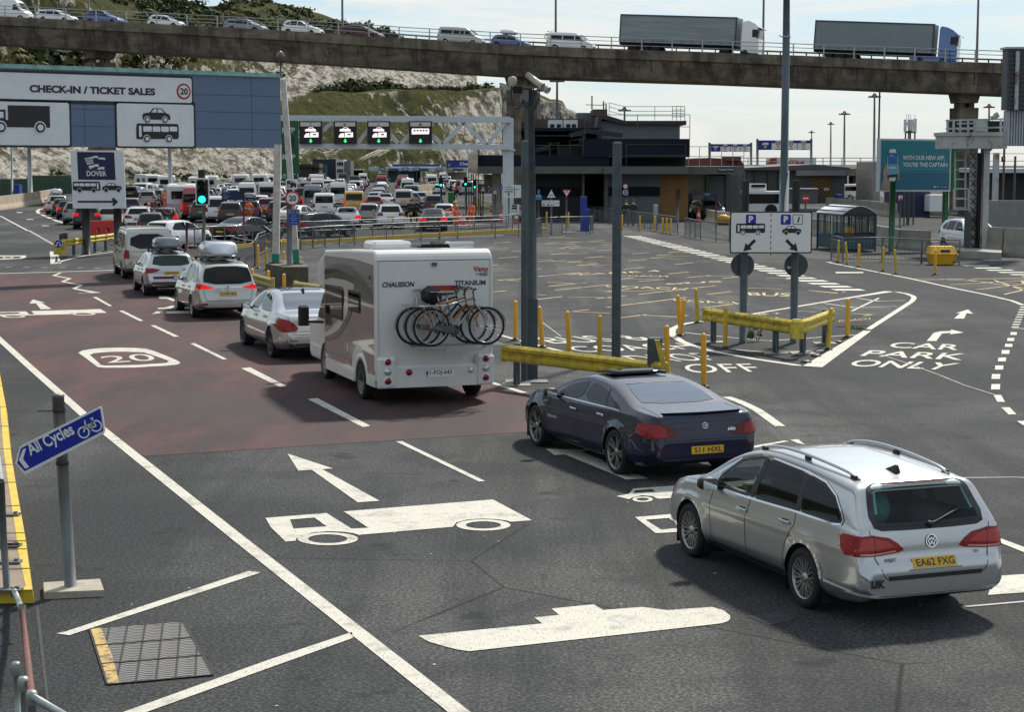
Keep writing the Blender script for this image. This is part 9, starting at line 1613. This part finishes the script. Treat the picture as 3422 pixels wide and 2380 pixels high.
def pthing(name,lab,catn,m,c,x0,y0,x1,y1,Y,dep,z0=None):mb=MB();pbox(mb,c,x0,y0,x1,y1,Y,dep,z0);return tag(mb.build(name,m),lab,catn)
pthing('cabinet','upright royal blue cabinet in front of the green palisade fence','cabinet',M_ROYAL,'a5',148,435,208,605,225,1.5,0.0);pthing('hut','flat roofed olive hut behind the green palisade fence','hut',mat('olive_hut',(.06,.065,.035),.8),'a5',285,340,755,400,268,5,0.0)
for x,yb,yt,Y,lab in((325,585,-150,215,'grey lamp column standing at the cream concrete barrier, left'),(1822,440,-150,240,'grey lamp column rising behind the motorhomes at the cliff'),(130,560,-900,225,'thin lamp column at the far left under the viaduct')):v=at('a5',x,yb,Y);pt=at('a5',x-20,yt,Y);mb=MB();mb.tube([(v.x,Y,0),(pt.x,Y,pt.z)],.30 if x>200 else .14,10,r2=.18 if x>200 else .1);tag(mb.build('lamp_column',M_GALV),lab,'lamp column')
def fb(name,lab,parts,Y,catn='building'):
 T=thing(name,lab,catn,(at('a7',parts[0][2],300,Y).x,Y,0))
 for nm,m,x0,y0,x1,y1,d in parts:mb=MB();pbox(mb,'a7',x0,y0,x1,y1,Y+d,8,None if y1<330 else 0.0);mb.build(nm,m,T,world=True)
 return T
fb('dark_building','dark brown blockhouse beyond the queue behind the green sign',[('wall',mat('dark_brown_wall',(.03,.028,.022),.8),-10,205,130,420,0),('side_wall',M_BROWN,130,200,205,420,1),('roof_edge',M_VOID,-15,235,205,245,-.3)],395)
T=fb('office_block','navy office block with a white windowed end beyond the queue',[('wall',mat('dark_navy_wall',(.012,.016,.035),.6),140,155,372,420,0),('white_wall',M_CARAV,372,160,450,420,-.3),('wing',M_CLADG,450,175,520,420,1),('doorway',mat('teal_panel',(.05,.16,.16),.4),248,215,285,330,-.4)],405)
for i in range(4):
 for j in range(2):mb=MB();pbox(mb,'a7',382+17*i,185+70*j,392+17*i,220+70*j,404.4,.3);mb.build('window',G_DARK,T,world=True)
T=fb('booth_row','long teal row of check-in booths under a pale canopy, far end of the queue',[('canopy',M_FRM,700,238,1700,275,-2),('fascia',mat('deep_blue_fascia',(.012,.025,.16),.5),940,208,1420,232,0),('wall',mat('teal_booths',(.05,.14,.16),.5),895,275,1220,372,2),('dark_bays',M_VOID,1165,290,1215,372,1.5),('roof_line',M_WHTP,940,230,1420,238,-.4),('wall',M_CREAM,1500,285,1690,372,3),('beam',M_GALV,200,258,640,270,-3)],420)
for x in(700,830,1000,1180,1370,1450,1560):mb=MB();pbox(mb,'a7',x,270,x+8,400,417,.6,0.0);mb.build('column',M_DARKRAIL,T,world=True)
for x in(835,1070,1185,1415,1530):mb=MB();pbox(mb,'a7',x-30,236,x+30,272,417.5,.4);sg_=mb.build('lane_board',M_DARKRAIL,T,world=True);mb=MB();pbox(mb,'a7',x-24,243,x+24,268,417.3,.1);mb.build('board_face',mat('grey_board_face',(.28,.36,.38),.5),sg_,world=True)
for x in(945,1250,1600):mb=MB();pbox(mb,'a7',x-45,250,x+55,276,417.6,.3);mb.build('teal_board',mat('dark_teal_board',(.02,.07,.09),.5),T,world=True)
a=at('a7',1490,240,330);w_=at('a7',1800,240,330).x-a.x;h_=at('a7',1490,165,330).z-a.z;T=thing('blue_sign','deep blue sign lettered Check-in running behind the terminal building','sign',(a.x,330,0));p=Panel(a,(1,0,0),(0,0,1),.03);p.plate([(0,0),(w_,0),(w_,h_),(0,h_)],M_SIGNB,.3);p.text('Check-in',w_*.42,h_*.3,h_*.42,M_SIGNW,1,.02);p.poly([(w_*.04,h_*.2),(w_*.12,h_*.15),(w_*.1,h_*.6),(w_*.06,h_*.55)],M_CHV,1);p.build('board',T);mb=MB();mb.tube([(a.x,330.3,0),(a.x,330.3,a.z+h_)],.2,6);mb.build('post',M_GALV,T,world=True)
for lab,L,Y in(('sagging rockfall net on posts at the cliff foot, left of the column',[(745,560),(830,545),(900,555),(1010,548),(1130,552)],380),('wavy rockfall net on posts halfway along the cliff',[(1200,535),(1235,520),(1270,518)],400)):
 T=thing('rockfall_net',lab,'net',at('s',*L[0],Y));mb=MB();q=[at('s',x-45*0,y-40*(Y==380),Y)for x,y in L];P=cat(q,24)
 for d in range(4):mb.tube([v+Vector((.9*d,1.6*d,.5*d+.4*math.sin(i*1.1+d)))for i,v in enumerate(P)],.09,4)
 for i in range(0,24,2):mb.tube([P[i]+Vector((.9*d,1.6*d,.5*d+.4*math.sin(i*1.1+d)))for d in range(4)],.08,4)
 mb.build('net',mat('cream_net',(.55,.47,.36),.8),T,world=True)
M_PURPO=mat('purple_post',(.14,.03,.065),.5)
def board(name,lab,c,x0,y0,x1,y1,Y,m,draw=None,posts=(),pm=None,ybase=None,eps=.01):
 a=at(c,x0,y1,Y);w_=at(c,x1,y1,Y).x-a.x;h_=at(c,x0,y0,Y).z-a.z;T=thing(name,lab,'sign',(a.x+w_/2,Y,0));p=Panel(a,(1,0,0),(0,0,1),eps)
 if m:p.plate([(0,0),(w_,0),(w_,h_),(0,h_)],m,.04)
 if draw:draw(p,w_,h_)
 p.build('board',T)
 for x in posts:v=at(c,x,y1,Y+.1);mb=MB();mb.tube([(v.x,Y+.12,0),(v.x,Y+.12,a.z+h_*1.05)],.055,8);mb.build('post',pm or M_POST,T,world=True)
 return T
M_PBL=mat('pale_blue_lettering',(.35,.42,.7),.5)
def lines(txts,m=M_PBL,h=.12,x=.08):return lambda p,w,H:[p.text(t,w*x,H*(.80-.22*i),H*h,m,1,.01)for i,t in enumerate(txts)]
board('direction_board','dark blue direction board on a purple post left of the white column','a6',535,605,800,715,96,M_NAVYS,lines(('Passengers','Lorries','Tourist cars','Freight')),(812,),M_PURPO);board('direction_board','small dark blue board on a purple post near the coach','b1',1955,795,2045,826,118,M_NAVYS,lines(('Port exit','Car hire'),h=.25,x=.1),(2052,),M_PURPO)
T=thing('purple_post','short purple post at the edge rail right of the beige van','post',g('a6',95,1365));post('post',M_PURPO,g('a6',95,1375),g('a6',95,1375)+Vector((0,0,1.45)),.06,8,T)
def tri(inv,sym):
 def d(p,w,h):
  P3=[(0,0),(w,0),(w/2,h)]if not inv else[(0,h),(w,h),(w/2,0)];cx,cy=w/2,h*(.36 if not inv else .64);p.poly(P3,M_SIGNR if inv or sym=='bend' else M_SIGNK,1);p.poly([(cx+(x-cx)*(.66 if inv or sym=='bend' else .93),cy+(y-cy)*(.66 if inv or sym=='bend' else .93))for x,y in P3],M_SIGNW,2)
  if sym=='cycle':
   for x in(.36,.64):p.disc(w*x,h*.28,w*.10,M_SIGNK,3,w*.07)
   p.line([(w*.36,h*.28),(w*.45,h*.42),(w*.6,h*.42),(w*.64,h*.28),(w*.5,h*.28),(w*.45,h*.42)],w*.025,M_SIGNK,3)
  elif sym=='bend':p.line([(w*.48,h*.15),(w*.48,h*.42),(w*.6,h*.48)],w*.07,M_SIGNK,3)
  else:p.text('GIVE',w/2,h*.78,h*.11,M_SIGNK,3,.03,'C');p.text('WAY',w/2,h*.60,h*.11,M_SIGNK,3,.03,'C')
 return d
board('warning_sign','white triangle sign with a bicycle above the information board','b1',752,765,820,828,112,None,tri(0,'cycle'),(786,));board('give_way_sign','red bordered inverted give way triangle in front of the terminal','b1',868,765,940,828,114,None,tri(1,''),(902,));board('bend_sign','red triangle warning of a right bend beside the traffic lights','b1',237,730,287,782,140,None,tri(0,'bend'),(262,));board('chevron_board','grey board with pale chevrons behind the bend triangle','b1',222,724,400,795,142,M_SIGNG,lambda p,w,h:[p.line([(w*x,h*.85),(w*(x+.12),h*.5),(w*x,h*.15)],.12,M_WEATH,1)for x in(.45,.75)],(240,380))
def info(p,w,h):
 p.text('Port information',w*.05,h*.68,h*.16,M_SIGNK,1,.01,'L',w*.5);p.rect(w*.32,h*.1,w*.42,h*.42,M_SBLUE,1)
 for x in(.08,.14,.52,.66):p.disc(w*x,h*.26,h*.12,M_SIGNK,1)
 p.line([(w*.82,h*.5),(w*.95,h*.5)],h*.1,M_SIGNK,1);p.disc(w*.68,h*.78,h*.12,M_SIGNK,1,h*.09)
board('information_board','white information board with small symbols below the bicycle triangle','b1',712,848,848,893,111.9,M_SIGNW,info);board('pointer_sign','small light blue pointer sign on a post left of the bicycle triangle','b1',655,816,713,843,110,mat('mid_blue_sign',(.03,.20,.48),.4),lines(('Cycles',),M_SIGNW,.5),(688,));board('totem','narrow upright light blue pointer above the small pointer sign','b1',681,765,697,806,110,mat('mid_blue_sign',(.03,.20,.48),.4))
board('route_sign','white route sign with check-in and exit columns right of the lattice gantry column','b1',420,730,560,828,126,M_SIGNW,lambda p,w,h:(p.text('Check-in',w*.05,h*.80,h*.12,M_SIGNK,1,.01),p.text('Ticket sales',w*.05,h*.62,h*.12,M_SIGNK,1,.01,'L',w*.5),p.rect(w*.05,h*.44,w*.5,h*.52,M_SIGNK,1),p.line([(w*.28,h*.08),(w*.28,h*.34)],h*.06,M_SIGNK,1),p.poly([(w*.2,h*.26),(w*.36,h*.26),(w*.28,h*.4)],M_SIGNK,1),p.text('Exit',w*.68,h*.62,h*.12,M_SIGNK,1,.01),p.line([(w*.6,.1),(w*.6,h-.1)],.05,M_SIGNK,1)),(460,));board('arrow_sign','small black and white right arrow sign left of the camera pole','b1',482,880,540,957,122,M_SIGNW,lambda p,w,h:(p.rect(w*.05,h*.52,w*.7,h*.95,M_SIGNK,1),p.line([(w*.12,h*.74),(w*.55,h*.74)],h*.06,M_SIGNW,2),p.text('Site office',w*.08,h*.25,h*.14,M_SIGNK,1,.01,'L',w*.8)),(490,))
def ring(m,fill,arrow):return lambda p,w,h:(p.disc(w/2,h/2,w/2,m,1),p.disc(w/2,h/2,w*.37,fill,2),p.line([(w*.3,h*.5),(w*.7,h*.5)],h*.1,arrow,3))
board('no_turn_sign','round red ringed no turn sign in front of the terminal wall','b1',1335,720,1374,760,134,None,ring(M_SIGNR,M_SIGNW,M_SIGNK),(1372,));board('arrow_roundel','round blue arrow sign under the no turn sign','b1',1333,766,1373,808,133.9,None,ring(M_SIGNW,M_SBLUE,M_SIGNW));board('no_walking_sign','round red ringed no walking sign beside the grey chevron board','b1',338,768,371,804,139,None,ring(M_SIGNR,M_SIGNW,M_SIGNK),(355,));board('blue_roundel','round blue sign on the concrete pier left of the route sign','b1',384,726,414,772,138,None,ring(M_SBLUE,M_SBLUE,M_SIGNW),(400,));board('no_entry_sign','round red no entry sign between the high mast and the bus shelter','b2',1165,1070,1245,1155,118,None,lambda p,w,h:(p.disc(w/2,h/2,w/2,M_SIGNR,1),p.rect(w*.15,h*.42,w*.85,h*.58,M_SIGNW,2)),(1205,));board('small_limit_sign','small white and red sign on a tall thin post between the billboard legs','b3',540,940,575,988,96,M_SIGNW,lambda p,w,h:(p.rect(0,0,w,h*.4,M_SIGNR,1),p.disc(w*.5,h*.68,w*.28,M_SIGNK,1,w*.18)),(557,))
o=traffic_light('dark traffic light seen from behind by the ochre wall','b1',1742,755,1775,835,136,border=False);o.rotation_euler=(0,0,3.0)
t=thing('help_point','royal blue upright help point beside the guard rail before the terminal','help point',(at('b1',1045,980,118).x,118,0));mb=MB();pbox(mb,'b1',1012,820,1060,985,118.4,.6,0.0);mb.build('upright',M_ROYAL,t,world=True);mb=MB();pbox(mb,'b1',1014,915,1078,990,117.8,.6,0.0);mb.build('cabinet',M_ROYAL,t,world=True)
pthing('bin','grey metal bin on the pavement before the ochre wall','bin',M_GALV,'b1',1573,882,1603,978,125,.6,0.0);pthing('green_bin','green bin beside the walking person near the traffic lights','bin',mat('bin_green',(.01,.16,.03),.5),'a7',1502,490,1552,545,158,.8,0.0);o=sack('tub',0,0,.35,.6,.5,.4,M_CHV,None,4);o.location=g('b1',2112,1035);tag(o,'pale yellow tub at the end of the block barrier near the entrance','tub');o=sack('sandbag',0,0,.25,1.0,.6,.35,mat('lime_sack',(.50,.50,.05),.6),None,6);o.location=g('b1',1645,968);tag(o,'lime yellow sack lying by the guard rail before the ochre wall','sack')
T=thing('coach','white coach with dark windows standing before the grey shed','coach',(at('b2',640,1235,152).x,152,0));
def cb(name,m,x0,y0,x1,y1,Y,d,z0=None):mb=MB();pbox(mb,'b2',x0,y0,x1,y1,Y,d,z0);return mb.build(name,m,T,world=True)
cb('body',M_SIGNW,340,1042,1010,1232,152,2.4,.35);cb('side_window',G_DARK,455,1068,1005,1165,151.95,.1);cb('windscreen',G_DARK,345,1048,440,1195,151.9,.2);cb('roof_pod',M_SIGNW,600,965,802,1042,152.5,1.6);cb('pod_window',G_DARK,650,972,790,1000,152.4,.1)
for x in(500,852):v=at('b2',x,1222,151.9);mb=MB();mb.lathe([(.001,-.12),(.3,-.1),(.5,-.08),(.5,.2)],(v.x,151.95,.5),18,'Y');mb.build('wheel',M_TYRE,T,world=True)
T=thing('bus_shelter','glazed bus shelter with a white barrel roof and blue frame','shelter',g('b3',165,1455));M_SHF=mat('dark_blue_frame',(.02,.035,.07),.4);M_SHG=clearglass('shelter_glass',(.72,.80,.80),.06);Ya,Yb=91.5,95.0;xs=[at('b3',x,1440,Ya).x for x in(45,330)];ws=xs[1]-xs[0];hh=1.8;xo=-2.3
cs=[(xs[0],Ya),(xs[1],Ya),(xs[1]+xo+1.6,Yb),(xs[0]+xo+1.6,Yb)]
for i,(x,y)in enumerate(cs):mb=MB();mb.box((x,y,hh/2),(.10,.10,hh));mb.build('corner_post',M_SHF,T,world=True)
for(a,b)in((0,1),(1,2),(2,3),(3,0)):
 A,B=Vector((*cs[a],0)),Vector((*cs[b],0));
 for z,h in((.75,.08),(hh,.10),(.12,.06)):mb=MB();mb.bar(A+Vector((0,0,z)),B+Vector((0,0,z)),.06,h);mb.build('rail',M_SHF,T,world=True)
 mb=MB();mb.add([A+Vector((0,0,.78)),B+Vector((0,0,.78)),B+Vector((0,0,hh)),A+Vector((0,0,hh))],[(0,1,2,3)]);mb.build('glass_panel',M_SHG,T,world=True);mb=MB();mb.add([A+Vector((0,0,.14)),B+Vector((0,0,.14)),B+Vector((0,0,.72)),A+Vector((0,0,.72))],[(0,1,2,3)]);mb.build('kick_panel',mat('slate_teal_panel',(.03,.07,.09),.5),T,world=True)
 for k in(1,2,3):v=A.lerp(B,k/4);mb=MB();mb.box((v.x,v.y,(hh+.75)/2),(.05,.05,hh-.75));mb.build('mullion',M_SHF,T,world=True)
mb=MB();n=10;V=[]
for(p0,p1)in((0,1),(3,2)):
 for k in range(n+1):A,B=Vector((*cs[p0],0)),Vector((*cs[p1],0));v=A.lerp(B,-.06+1.12*k/n);V.append((v.x,v.y-(.15 if p0==0 else-.15),hh+.05+.42*math.sin(PI*k/n)))
mb.smooth=True;mb.add(V,[(k,k+1,n+2+k,n+1+k)for k in range(n)]);o=mb.build('roof',mat('white_translucent_roof',(.68,.70,.70),.35),T,world=True);md=o.modifiers.new('s','SOLIDIFY');md.thickness=.03
mb=MB();mb.prism([(V[k][0],V[k][2])for k in range(n+1)],(0,Ya-.14,0),(1,0,0),(0,0,1),.02);mb.build('roof_end',mat('dark_roof_end',(.03,.028,.03),.4),T,world=True)
for k in range(1,6):mb=MB();A,B=Vector(V[0+2*k-1]),Vector(V[n+2*k]);mb.bar(A+Vector((0,0,.02)),B+Vector((0,0,.02)),.05,.04);mb.build('roof_rib',M_SHF,T,world=True)
b0=g('b3',940,1560);T=thing('grit_bin','yellow grit bin with sloping lid behind an orange bollard','grit bin',b0);u=at('b3',1040,1560,b0.y).x-b0.x;mb=MB();mb.hexa([(b0.x-u,b0.y,.03),(b0.x+u,b0.y,.03),(b0.x+u,b0.y+.8,.03),(b0.x-u,b0.y+.8,.03),(b0.x-u*1.2,b0.y-.08,.62),(b0.x+u*1.2,b0.y-.08,.62),(b0.x+u*1.2,b0.y+.9,.62),(b0.x-u*1.2,b0.y+.9,.62)]);M_GRIT=mat('grit_bin_yellow',(.62,.35,.01),.5,var=.1);mb.build('tub',M_GRIT,T,world=True);mb=MB();mb.hexa([(b0.x-u*1.24,b0.y-.12,.62),(b0.x+u*1.24,b0.y-.12,.62),(b0.x+u*1.24,b0.y+.93,.62),(b0.x-u*1.24,b0.y+.93,.62),(b0.x-u*1.0,b0.y+.2,1.05),(b0.x+u*1.0,b0.y+.2,1.05),(b0.x+u*1.05,b0.y+.9,1.05),(b0.x-u*1.05,b0.y+.9,1.05)]);mb.build('lid',M_GRIT,T,world=True);mb=MB();mb.box((b0.x+.05,b0.y-.06,.80),(.42,.03,.14));mb.build('label_plate',M_SIGNK,T,world=True);T.scale=(1,1,.76)
v=at('a6',1115,1130,79);T=thing('crow','black crow perched on the guard rail beside the white column','bird',v);mb=MB();mb.smooth=True;q=[(-.30,0,-.02),(-.16,0,.05),(0,0,.12),(.12,0,.20),(.20,0,.25),(.27,0,.245),(.34,0,.22)];rr_=[.015,.06,.095,.085,.055,.045,.006];n=10;V=[(p[0],r*math.cos(2*PI*k/n),p[2]+r*math.sin(2*PI*k/n))for p,r in zip(q,rr_)for k in range(n)];mb.add(V,[(i*n+k,i*n+(k+1)%n,(i+1)*n+(k+1)%n,(i+1)*n+k)for i in range(6)for k in range(n)]);mb.build('body',M_BOOT,T);mb=MB();mb.tube([(.02,.03,.05),(.03,.03,-.12)],.008,5);mb.tube([(.02,-.03,.05),(.03,-.03,-.12)],.008,5);mb.build('legs',M_BOOT,T);T.rotation_euler=(0,0,2.6)
